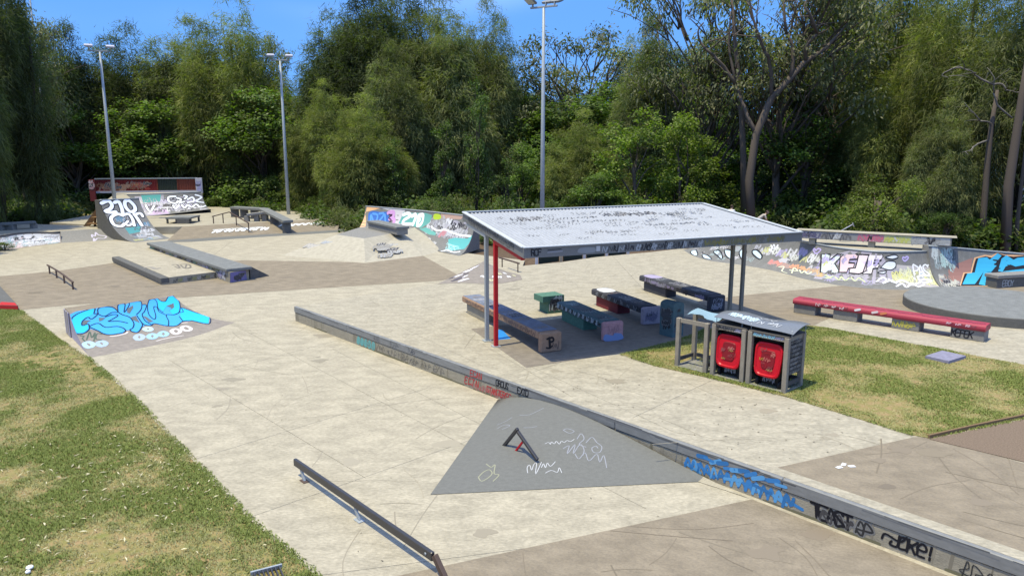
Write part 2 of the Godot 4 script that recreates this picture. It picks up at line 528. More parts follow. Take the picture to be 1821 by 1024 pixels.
func clutter(st, sf: Callable, u0: float, v0: float, u1: float, v1: float, n: int, cols: Array, size: float, lw: float, off := 0.003):
	for i in n:
		var s := size * rng.randf_range(0.5, 1.2)
		var w := minf(s * rng.randf_range(1.2, 2.6), (u1 - u0) * 0.9)
		var hh := minf(s, (v1 - v0) * 0.8)
		var c: Color = cols[rng.randi() % cols.size()]
		var u := rng.randf_range(u0, maxf(u0, u1 - w)); var v := rng.randf_range(v0, maxf(v0, v1 - hh))
		if rng.randf() < 0.25:
			var q := []
			for k in 9:
				var a := TAU * k / 9
				q.append(Vector2(u + w * 0.5 + cos(a) * w * 0.45 * rng.randf_range(0.6, 1.0), v + hh * 0.5 + sin(a) * hh * 0.5 * rng.randf_range(0.6, 1.0)))
			blob(st, sf, q, c.lerp(Color(0.3, 0.3, 0.3), 0.25), off, true)
			squiggle(st, sf, u + w * 0.1, v + hh * 0.2, w * 0.8, hh * 0.6, Color(0.03, 0.03, 0.04) if rng.randf() < 0.5 else cols[0], lw, off + 0.004, 4)
		else:
			squiggle(st, sf, u, v, w, hh, c, lw * rng.randf_range(0.7, 1.4), off + 0.001, rng.randi_range(3, 6))

func plane_of(o: Vector3, ux: Vector3, uy: Vector3) -> Callable:
	return func(u: float, v: float) -> Vector3: return o + ux * u + uy * v

func ground_plane(y: float) -> Callable:
	# u is x and v is z; the paint lies above
	return func(u: float, v: float) -> Vector3: return Vector3(u, y, -v)

func gpts(p: Array) -> Array:
	var out := []
	for q in p: out.append(Vector2(q.x, -q.y))
	return out

# ---------------------------------------------------------------- the setting
const LEDGE_A := Vector3(-6.654, 0.45, -22.094)
const LEDGE_B := Vector3(5.938, 0.45, -7.857)

func ledge_frame() -> Array:
	var d := (LEDGE_B - LEDGE_A).normalized()
	var n := Vector3(-d.z, 0, d.x)   # towards the lower court
	if n.x > 0: n = -n
	return [d, n]

func setting():
	var fr := ledge_frame()
	var d: Vector3 = fr[0]; var n: Vector3 = fr[1]
	var gr := begin()
	var o := structure("ground")
	prism(gr, PackedVector2Array([Vector2(-420, 40), Vector2(420, 40), Vector2(420, -420), Vector2(-420, -420)]), -0.6, -0.12)
	part(o, "soil", gr, M.soil)
	# lower court
	var low := structure("lower_court")
	var far_end := LEDGE_B + d * 2.5
	var lp := [Vector2(-1.099, -6.762), Vector2(-2.437, -8.349), Vector2(-3.783, -9.81), Vector2(-8.199, -15.191), Vector2(-10.613, -17.949), Vector2(-12.719, -20.082), Vector2(-16.001, -23.578), Vector2(-19.319, -27.406), Vector2(-34, -30), Vector2(-34, -46.0), Vector2(-24, -46.5), Vector2(-10, -47.5),
		Vector2(-8.7, -43.6), Vector2(-5.4, -40.6), Vector2(-2.3, -37.0), Vector2(0.6, -34.5), Vector2(0.2, -29.0)]
	for q in [LEDGE_A - n * 0.3, far_end - n * 0.3, far_end + n * 1.2]: lp.append(Vector2(q.x, q.z))
	lp.append(Vector2(3.0, -4.5))
	var jl := [[Vector2(-3.783, -9.81), Vector2(-0.112, -13.304)], [Vector2(-2.437, -8.349), Vector2(1.059, -9.206)], [Vector2(-8.199, -15.191), Vector2(-4.559, -20.082)], [Vector2(-10.613, -18), Vector2(-8.026, -21.916)], [Vector2(-5.466, -11.766), Vector2(-1.864, -15.645)],
		[Vector2(-4.748, -18.903), Vector2(1.974, -10.078)], [Vector2(-8.183, -21.41), Vector2(-0.488, -11.999)], [Vector2(-8.565, -17.849), Vector2(-2.348, -11.114)], [Vector2(-16.019, -23.578), Vector2(-2.205, -30.007)], [Vector2(-21.205, -30.28), Vector2(-4.143, -35.972)], [Vector2(-8.934, -21.624), Vector2(-6.037, -22.139)],
		[Vector2(-34, -38), Vector2(-2, -38)], [Vector2(-17, -47), Vector2(-13, -28)], [Vector2(-25, -47), Vector2(-19, -28)]]
	bays(low, "concrete_bay", lp, -0.3, 0.0, jl, M.concrete)
	flat(low, "joint_bed", lp, -0.32, -0.012, M.joint)
	# colour-poured bands of the lower court, each a thin sheet
	var bd := structure("brown_concrete")
	flat(bd, "brown_band", [Vector2(-21.525, -29.739), Vector2(-19.565, -31.421), Vector2(-18.189, -33.972), Vector2(-15.59, -33.297), Vector2(-12.7, -34.495), Vector2(-7.565, -33.972), Vector2(-6.769, -33.631), Vector2(-4.363, -35.972), Vector2(-2.145, -30.143), Vector2(-2.811, -29.089), Vector2(-7.413, -27.406), Vector2(-11.226, -25.902), Vector2(-14.792, -24.458), Vector2(-16.056, -23.664), Vector2(-19.264, -27.293)], -0.01, 0.004, M.brown)
	flat(bd, "brown_band", [Vector2(3.618, -10.379), Vector2(-0.905, -8.55), Vector2(-1.525, -8.301), Vector2(-1.099, -6.762), Vector2(3.0, -4.6), Vector2((far_end + n * 0.1).x, (far_end + n * 0.1).z)], -0.01, 0.004, M.brown)
	var gp := structure("grey_painted_strip")
	flat(gp, "paint_strip", [Vector2(-19.677, -41.244), Vector2(-19.415, -43.913), Vector2(-15.313, -45.682), Vector2(-11.026, -48.271), Vector2(-10.373, -46.62), Vector2(-14.733, -43.913), Vector2(-18.054, -41.497)], -0.01, 0.005, M.grey_paint)
	# upper court: a deck 45 cm above
	var up := structure("upper_court")
	var hb := Vector2(-1.074, -28.837)
	var u := [Vector2(LEDGE_A.x, LEDGE_A.z) - Vector2(n.x, n.z) * 0.05, Vector2(-2.655, -26.002), hb, Vector2(-0.237, -29.392), Vector2(0.566, -30.116), Vector2(2.129, -31.032), Vector2(3.721, -32.511), Vector2(6.217, -33.947), Vector2(8.0, -35.2), Vector2(9.6, -35.2), Vector2(8.572, -31.837), Vector2(9.457, -30.721), Vector2(10.365, -29.252), Vector2(11.016, -26.925), Vector2(12.005, -25.456), Vector2(13.306, -24.931), Vector2(14.964, -25.139), Vector2(16.258, -25.349), Vector2(17.574, -25.563), Vector2(18.992, -25.672), Vector2(26, -25), Vector2(26, -3.5), Vector2((far_end - n * 0.05).x, (far_end - n * 0.05).z)]
	var ju := [[Vector2(-1.695, -19.687), Vector2(1.94, -12.153)], [Vector2(-3.259, -19.885), Vector2(0.547, -13.944)], [Vector2(0.368, -15.86), Vector2(4.919, -8.409)], [Vector2(1.861, -12.285), Vector2(4.561, -15.235)], [Vector2(3.791, -10.422), Vector2(6.777, -11.746)],
		[Vector2(-0.779, -13.944), Vector2(1.275, -16.304)], [Vector2(-4.122, -19.558), Vector2(-0.881, -22.509)], [Vector2(7.529, -26.456), Vector2(12.064, -25.672)], [Vector2(-3, -26), Vector2(10, -26)], [Vector2(4.5, -33), Vector2(4.5, -24)], [Vector2(7.855, -23.943), Vector2(12.064, -25.672)]]
	bays(up, "concrete_bay", u, 0.38, 0.45, ju, M.concrete_upper)
	flat(up, "court_base", u, -0.05, 0.438, M.joint)
	var ub := structure("upper_brown_concrete")
	flat(ub, "brown_band", [Vector2(3.816, -10.422), Vector2(6.745, -11.721), Vector2(7.018, -11.672), Vector2(7.842, -10.665), Vector2(14, -9.5), Vector2(12, -4), Vector2((far_end - n * 0.3).x, (far_end - n * 0.3).z)], 0.44, 0.454, M.brown)
	flat(ub, "brown_band", [Vector2(5.83, -22.852), Vector2(7.781, -23.943), Vector2(11.621, -25.563), Vector2(13.215, -24.829), Vector2(16.154, -25.244), Vector2(18.914, -25.563), Vector2(24, -24), Vector2(24, -19), Vector2(12.223, -19.885), Vector2(9.669, -21.232), Vector2(8.018, -19.429), Vector2(6.009, -20.934)], 0.44, 0.454, M.brown)
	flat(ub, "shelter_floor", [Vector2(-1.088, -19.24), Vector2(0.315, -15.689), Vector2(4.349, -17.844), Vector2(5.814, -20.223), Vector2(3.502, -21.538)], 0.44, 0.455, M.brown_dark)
	for q in [[low, 0.0, [Vector2(-7.026, -15.265), Vector2(-8.056, -21.063), Vector2(-5.847, -21.41), Vector2(-0.604, -15.081), Vector2(-1.416, -10.165), Vector2(2.872, -10.716), Vector2(3.313, -10.434), Vector2(-0.077, -8.922), Vector2(-2.229, -8.653)], Color(0.285, 0.25, 0.185), 40], [low, 0.004, [Vector2(3.528, -10.307), Vector2(-0.903, -8.524), Vector2(-1.363, -7.71), Vector2(3.817, -7.71), Vector2(4.726, -8.786)], Color(0.185, 0.152, 0.108), 18], [low, 0.004, [Vector2(-20.065, -29.607), Vector2(-17.47, -32.023), Vector2(-13.068, -27.751), Vector2(-7.419, -33.297), Vector2(-4.307, -35.035), Vector2(-2.573, -30.28), Vector2(-11.355, -26.211), Vector2(-16.135, -24.187)], Color(0.185, 0.152, 0.108), 26], [up, 0.45, [Vector2(-6.003, -22.094), Vector2(-2.552, -25.349), Vector2(3.487, -30.416), Vector2(6.918, -26.456), Vector2(4.102, -22.094), Vector2(-0.865, -22.094), Vector2(-0.903, -16.304)], Color(0.285, 0.25, 0.185), 40], [up, 0.45, [Vector2(-0.243, -15.037), Vector2(2.685, -16.304), Vector2(6.545, -11.845), Vector2(3.887, -10.583)], Color(0.285, 0.25, 0.185), 20], [up, 0.454, [Vector2(3.917, -10.422), Vector2(6.699, -11.6), Vector2(7.666, -10.542), Vector2(6.054, -8.087)], Color(0.185, 0.152, 0.108), 15]]:
		var poly := PackedVector2Array(q[2])
		var r := Rect2(poly[0], Vector2.ZERO)
		for p in poly: r = r.expand(p)
		var sc := begin()
		var pl := ground_plane(q[1])
		var n2 := 0
		while n2 < q[4]:
			var p := Vector2(rng.randf_range(r.position.x, r.end.x), rng.randf_range(r.position.y, r.end.y))
			if not Geometry2D.is_point_in_polygon(p, poly): continue
			n2 += 1
			var tone: Color = q[3] * rng.randf_range(0.82, 1.12)
			if n2 % 3 == 0:
				var ring := []
				var rad := rng.randf_range(0.05, 0.28)
				for k in 10: ring.append(Vector2(p.x + cos(k * TAU / 10) * rad * rng.randf_range(0.5, 1.4), -p.y + sin(k * TAU / 10) * rad * rng.randf_range(0.4, 1.0)))
				blob(sc, pl, ring, tone * 1.1, 0.0012, true)
			else:
				var dir := Vector2.from_angle(rng.randf() * TAU) * rng.randf_range(0.2, 0.9)
				var side := dir.orthogonal() * rng.randf_range(-0.2, 0.2)
				pen(sc, pl, [Vector2(p.x, -p.y) - dir, Vector2(p.x, -p.y) + side, Vector2(p.x, -p.y) + dir], rng.randf_range(0.006, 0.022), tone, 0.0012)
		var sm := part(q[0], "scuff_marks", sc, M.paint, true)
		sm.set_meta("kind", "stuff")
	# painted grey bank that kicks up against the ledge
	bank(d, n)
	# bank up to the far deck
	var fd := structure("far_deck")
	var toe := [Vector3(-19.682, 0, -42.011), Vector3(-17.074, 0, -43.913), Vector3(-13.665, 0, -45.991), Vector3(-11.237, 0, -47.597)]
	var crest := []
	for p in toe: crest.append(p + Vector3(-0.55, 0.45, -3.4))
	var st := begin()
	for i in 3: quad(st, toe[i], crest[i], crest[i + 1], toe[i + 1])
	quad(st, toe[3], crest[3], crest[3] + Vector3(0, -0.6, 0), toe[3])
	part(fd, "bank_face", st, M.brown, true)
	var dk := []
	for p in crest: dk.append(Vector2(p.x, p.z))
	dk.append_array([Vector2(-13, -53.5), Vector2(-19, -60), Vector2(-31, -62), Vector2(-30, -48), Vector2(-23.5, -45)])
	bays(fd, "concrete_bay", dk, -0.1, 0.45, [[Vector2(-25, -52), Vector2(-12, -50)], [Vector2(-21, -62), Vector2(-19, -45)]], M.concrete_far)
	# grass
	var tf := structure("grass_ground")
	flat(tf, "turf_sheet", [Vector2(-1.099, -6.762), Vector2(-2.437, -8.349), Vector2(-3.783, -9.81), Vector2(-8.199, -15.191), Vector2(-10.613, -17.949), Vector2(-12.75, -20.082), Vector2(-16.001, -23.578), Vector2(-17.008, -24.01), Vector2(-40, -22), Vector2(-40, -2)], -0.2, -0.006, M.turf)
	flat(tf, "turf_sheet", [Vector2(2.56, -16.773), Vector2(4.148, -18.008), Vector2(5.213, -19.24), Vector2(8.252, -19.558), Vector2(11.396, -15.903), Vector2(26, -13.5), Vector2(18, -11), Vector2(9.146, -12.587), Vector2(6.944, -11.672), Vector2(6.728, -11.795), Vector2(5.339, -13.743), Vector2(4.129, -14.959), Vector2(3.169, -15.817)], 0.43, 0.462, M.turf)
	flat(tf, "turf_sheet", [Vector2(-26, -47.2), Vector2(-36, -46.2), Vector2(-60, -50), Vector2(-60, -66), Vector2(-30, -66)], -0.2, -0.004, M.turf)
	flat(tf, "turf_sheet", [Vector2(-60, -2), Vector2(-40.1, -2), Vector2(-40.1, -22), Vector2(-34.5, -30), Vector2(-34.5, -46), Vector2(-60, -49.8)], -0.2, -0.004, M.turf)
	var ps := structure("dirt_path")
	flat(ps, "bare_soil", [Vector2(-34.165, -47.267), Vector2(-30.807, -50.039), Vector2(-32.325, -57.615), Vector2(-30.961, -55.294), Vector2(-28.388, -46.62), Vector2(-32.197, -44.488)], -0.1, 0.012, M.path_soil)
	var mu := structure("mulch_bed")
	flat(mu, "mulch", [Vector2(6.931, -11.6), Vector2(9.09, -12.503), Vector2(14, -11.5), Vector2(14, -9.5), Vector2(7.871, -10.706)], 0.43, 0.464, M.mulch)
	grass()

func bank(d: Vector3, n: Vector3):
	var o := structure("grey_painted_bank")
	var a := Vector3(-0.301, 0, -14.866); var b := Vector3(-1.247, 0, -10.526); var c := Vector3(2.979, 0, -10.972); var c2 := Vector3(3.601, 0, -10.379)
	var top := func(px: Vector3, h: float) -> Vector3: return Vector3(px.x, h, px.z)
	# along the ledge the bank swells from a to c2
	var rows := 14
	var st := begin(false); var st2 := begin(false)
	var lerp2 := func(i: int) -> Array:
		var s := float(i) / rows
		var e := a.lerp(c2, s)
		var hh := 0.36 * pow(sin(PI * pow(s, 0.62)), 1.35)
		return [Vector3(e.x, hh, e.z)]
	var edge := []
	for i in rows + 1: edge.append((lerp2.call(i))[0])
	# lower border: a -> b -> c -> c2
	var low := []
	for i in rows + 1:
		var s := float(i) / rows
		var p: Vector3
		if s < 0.02: p = a
		elif s < 0.45: p = a.lerp(b, minf(1.0, s / 0.3))
		elif s < 0.86: p = b.lerp(c, (s - 0.45) / 0.41)
		else: p = c.lerp(c2, (s - 0.86) / 0.14)
		low.append(p + Vector3(0, 0.004, 0))
	var cols := 8
	var tris := []
	for i in rows:
		for j in cols:
			var q := []
			for k in [[i, j], [i, j + 1], [i + 1, j + 1], [i + 1, j]]:
				var t := float(k[1]) / cols
				var lo: Vector3 = low[k[0]]; var hi: Vector3 = edge[k[0]]
				var p := lo.lerp(hi, t)
				p.y = lerpf(lo.y, hi.y, pow(t, 1.25)) + 0.004
				q.append(p)
			tris.append([q[0], q[1], q[2]]); tris.append([q[0], q[2], q[3]])
			if i >= 12: quad(st2, q[0], q[1], q[2], q[3])
			else: quad(st, q[0], q[1], q[2], q[3])
	part(o, "painted_face", st, M.grey_paint, true)
	part(o, "bare_face", st2, M.concrete, true)
	var g := begin()
	var bp := ground_plane(0.0)
	var hgt := func(u: float, v: float) -> Vector3:
		return Vector3(u, bank_height(tris, Vector2(u, -v)), -v)
	var wh := Color(0.7, 0.7, 0.72); var pale := Color(0.36, 0.37, 0.40)
	for run in [[Vector2(0.568, -12.034), Vector2(0.63, -12.076), Vector2(0.661, -12.016), Vector2(0.682, -12.089), Vector2(0.729, -12.025), Vector2(0.768, -12.111), Vector2(0.814, -12.016), Vector2(0.854, -12.111), Vector2(0.902, -12.068), Vector2(0.958, -12.133), Vector2(1.006, -12.089), Vector2(1.081, -12.163)], [Vector2(0.252, -11.156), Vector2(0.247, -11.306), Vector2(0.289, -11.382), Vector2(0.318, -11.23), Vector2(0.354, -11.382), Vector2(0.404, -11.44), Vector2(0.378, -11.119), Vector2(0.486, -11.46)], [Vector2(0.48, -11.306), Vector2(0.517, -11.421), Vector2(0.544, -11.306), Vector2(0.583, -11.44), Vector2(0.627, -11.344), Vector2(0.715, -11.479)], [Vector2(0.538, -11.156), Vector2(0.637, -11.23), Vector2(0.729, -11.174), Vector2(0.769, -11.306), Vector2(0.8, -11.163)]]:
		pen(g, hgt, gpts(run), 0.011, wh * 0.68, 0.0015)
	for run in [[Vector2(0.913, -12.484), Vector2(0.987, -12.531), Vector2(1.103, -12.439), Vector2(1.01, -12.37), Vector2(0.913, -12.484)], [Vector2(1.132, -12.17), Vector2(1.217, -12.348), Vector2(1.253, -12.17), Vector2(1.151, -11.997), Vector2(1.262, -11.912)], [Vector2(0.872, -11.875), Vector2(0.979, -11.959), Vector2(0.927, -11.71), Vector2(1.084, -12.001), Vector2(1.027, -11.71), Vector2(1.169, -12.001), Vector2(1.221, -11.833), Vector2(1.189, -11.669)], [Vector2(1.275, -12.044), Vector2(1.396, -12.218), Vector2(1.462, -12.044), Vector2(1.532, -11.917), Vector2(1.479, -11.751), Vector2(1.379, -11.751), Vector2(1.359, -11.875), Vector2(1.433, -11.938), Vector2(1.46, -11.875)], [Vector2(1.059, -11.698), Vector2(1.113, -11.558), Vector2(1.229, -11.738), Vector2(1.271, -11.499), Vector2(1.424, -11.698), Vector2(1.446, -11.46), Vector2(1.535, -11.657), Vector2(1.541, -11.306)], [Vector2(-0.278, -13.11), Vector2(-0.132, -13.186), Vector2(-0.002, -13.315)], [Vector2(-0.274, -12.912), Vector2(-0.148, -13.01), Vector2(-0.038, -12.912), Vector2(-0.182, -12.814)], [Vector2(0.148, -13.34), Vector2(0.333, -13.273), Vector2(0.602, -13.472)], [Vector2(0.213, -12.696), Vector2(0.337, -12.672), Vector2(0.445, -12.696)]]:
		pen(g, hgt, gpts(run), 0.016, pale * 0.72, 0.0015)
	for run in [[Vector2(-0.536, -11.023), Vector2(-0.463, -11.169), Vector2(-0.37, -11.243), Vector2(-0.319, -11.132), Vector2(-0.393, -10.987), Vector2(-0.484, -10.916), Vector2(-0.536, -11.023)], [Vector2(-0.424, -11.433), Vector2(-0.34, -11.318), Vector2(-0.277, -11.394), Vector2(-0.287, -11.132), Vector2(-0.207, -11.096), Vector2(-0.297, -10.916)]]:
		pen(g, hgt, gpts(run), 0.018, Color(0.28, 0.275, 0.19), 0.0015)
	part(o, "graffiti", g, M.paint, true)

func bank_height(tris: Array, p: Vector2) -> float:
	for t in tris:
		var a: Vector3 = t[0]; var u: Vector3 = t[1] - a; var v: Vector3 = t[2] - a
		var den := u.x * v.z - u.z * v.x
		if absf(den) < 1e-9: continue
		var q := Vector2(p.x - a.x, p.y - a.z)
		var s := (q.x * v.z - q.y * v.x) / den
		var r := (u.x * q.y - u.z * q.x) / den
		if s >= -0.001 and r >= -0.001 and s + r <= 1.001: return a.y + u.y * s + v.y * r
	return 0.004

func grass():
	var st := begin()
	for k in 7:
		var a := k * 2.4
		var b := Vector3(cos(a * 1.7), 0, sin(a * 1.7)) * 0.022
		var h := 0.026 + 0.004 * (k % 4)
		var lean := Vector3(cos(a), 0, sin(a)) * (0.014 + 0.003 * (k % 3))
		var s := Vector3(-sin(a), 0, cos(a)) * 0.0045
		tri(st, b - s, b + lean + Vector3(0, h, 0), b + s)
	st.generate_normals()
	var mesh := st.commit()
	var nz := FastNoiseLite.new(); nz.seed = 12; nz.frequency = 0.35; nz.fractal_octaves = 4
	var n2 := FastNoiseLite.new(); n2.seed = 40; n2.frequency = 1.6; n2.fractal_octaves = 3
	var fields := [[[Vector2(-1.124, -6.935), Vector2(-2.423, -8.349), Vector2(-3.775, -9.81), Vector2(-8.187, -15.191), Vector2(-10.529, -17.849), Vector2(-12.713, -20.02), Vector2(-15.946, -23.494), Vector2(-16.949, -23.923), Vector2(-17.279, -22.917), Vector2(-6.442, -7.928)], 0.0, 60000, 0.02],
		[[Vector2(2.553, -16.725), Vector2(4.136, -17.953), Vector2(5.197, -19.178), Vector2(8.226, -19.493), Vector2(11.416, -15.86), Vector2(9.186, -12.587), Vector2(6.957, -11.697), Vector2(6.741, -11.82), Vector2(5.351, -13.776), Vector2(4.139, -14.998), Vector2(3.177, -15.86)], 0.46, 30000, 0.22]]
	var bare := PackedVector2Array([Vector2(-12.508, -17.458), Vector2(-11.987, -18.629), Vector2(-10.977, -17.849), Vector2(-10.391, -17.602), Vector2(-9.121, -16.25), Vector2(-8.297, -15.265), Vector2(-8.925, -15.645), Vector2(-9.932, -16.548), Vector2(-11.213, -17.362)])
	for f in fields:
		var poly: PackedVector2Array = Geometry2D.offset_polygon(PackedVector2Array(f[0]), 0.05)[0]
		var r := Rect2(poly[0], Vector2.ZERO)
		for p in poly: r = r.expand(p)
		var xs := []; var cs := []
		var tries := 0
		while xs.size() < f[2] and tries < f[2] * 5:
			tries += 1
			var p := Vector2(rng.randf_range(r.position.x, r.end.x), rng.randf_range(r.position.y, r.end.y))
			if not Geometry2D.is_point_in_polygon(p, poly): continue
			var v := nz.get_noise_2d(p.x, p.y); var w := n2.get_noise_2d(p.x, p.y)
			var lush := clampf(0.55 + v * 1.6 + w * 0.5 + f[3], 0, 1)
			if f[1] == 0.0:
				var away := absf((p - Vector2(-2.437, -8.349)).cross((Vector2(-8.199, -15.191) - Vector2(-2.437, -8.349)).normalized()))
				lush = clampf(lush + 0.36 - 0.21 * maxf(0.0, away - 0.9), 0, 1)
				if Geometry2D.is_point_in_polygon(p + Vector2(w, n2.get_noise_2d(p.y * 2.0, p.x * 2.0)) * 0.9, bare) and rng.randf() < 0.9: continue
			if rng.randf() > 0.16 + lush * 0.95: continue
			var s := rng.randf_range(0.7, 1.25) * (0.75 + lush * 0.5)
			xs.append(Transform3D(Basis(Vector3.UP, rng.randf() * TAU).scaled(Vector3(s * 1.2, s * 0.72, s * 1.2)), Vector3(p.x, f[1], p.y)))
			var dry := Color(0.45, 0.40, 0.21); var green := Color(0.195, 0.235, 0.06)
			cs.append(dry.lerp(green, clampf(lush * 1.1 + rng.randf_range(-0.25, 0.2), 0, 1)) * rng.randf_range(0.75, 1.2))
		scatter("grass", mesh, M.grass, xs, cs)
	# pale fallen leaves in the grass
	var lf := begin()
	tri(lf, Vector3(-0.05, 0.012, 0), Vector3(0, 0.02, 0.013), Vector3(0.05, 0.012, 0)); tri(lf, Vector3(-0.05, 0.012, 0), Vector3(0.05, 0.012, 0), Vector3(0, 0.02, -0.013))
	lf.generate_normals()
	var lm := lf.commit()
	var xs2 := []; var cs2 := []
	var poly2 := PackedVector2Array(fields[0][0])
	while xs2.size() < 300:
		var c := Vector2(rng.randfn(-5.6, 1.5), rng.randfn(-11.5, 1.9))
		if rng.randf() < 0.3: c = Vector2(rng.randf_range(-12, -3), rng.randf_range(-20, -8))
		if not Geometry2D.is_point_in_polygon(c, poly2): continue
		var s := rng.randf_range(0.45, 1.1)
		xs2.append(Transform3D(Basis.from_euler(Vector3(rng.randf_range(-0.4, 0.4), rng.randf() * TAU, rng.randf_range(-0.4, 0.4))).scaled(Vector3(s, s, s)), Vector3(c.x, 0.022, c.y)))
		cs2.append(Color(0.62, 0.56, 0.36) * rng.randf_range(0.6, 1.1))
	scatter("fallen_leaves", lm, M.grass, xs2, cs2)
	var xs3 := []; var cs3 := []
	for i in 60:
		var p := Vector2(rng.randf_range(-9, 3), rng.randf_range(-20, -8.5))
		if not Geometry2D.is_point_in_polygon(p, PackedVector2Array([Vector2(-7.026, -15.265), Vector2(-5.5, -20.082), Vector2(3.34, -10.526), Vector2(-0.074, -8.524), Vector2(-2.516, -8.653)])): continue
		xs3.append(Transform3D(Basis(Vector3.UP, rng.randf() * TAU).scaled(Vector3.ONE * rng.randf_range(0.25, 0.6)), Vector3(p.x, 0.0, p.y)))
		cs3.append(Color(0.1, 0.08, 0.06) * rng.randf_range(0.6, 1.6))
	var spots := PackedVector2Array([Vector2(0.226, -14.655), Vector2(3.28, -15.438), Vector2(6.507, -11.771), Vector2(3.916, -10.542)])
	while xs3.size() < 110:
		var p := Vector2(rng.randf_range(0, 8), rng.randf_range(-16, -9))
		if not Geometry2D.is_point_in_polygon(p, spots): continue
		xs3.append(Transform3D(Basis(Vector3.UP, rng.randf() * TAU).scaled(Vector3.ONE * rng.randf_range(0.3, 0.7)), Vector3(p.x, 0.448, p.y)))
		cs3.append(Color(0.1, 0.075, 0.05) * rng.randf_range(0.6, 1.4))
	scatter("leaf_litter", lm, M.grass, xs3, cs3)

func scatter(called: String, mesh: Mesh, m: Material, xs: Array, cs: Array, parent: Node3D = null) -> MultiMeshInstance3D:
	var mm := MultiMesh.new()
	mm.transform_format = MultiMesh.TRANSFORM_3D; mm.use_colors = true; mm.mesh = mesh
	mm.instance_count = xs.size()
	for i in xs.size():
		mm.set_instance_transform(i, xs[i]); mm.set_instance_color(i, cs[i])
	var o := MultiMeshInstance3D.new()
	o.multimesh = mm; o.material_override = m
	o.set_meta("kind", "stuff")
	if parent:
		o.name = pname(parent, called); parent.add_child(o, true)
	else:
		o.name = numbered(called); add_child(o)
	return o

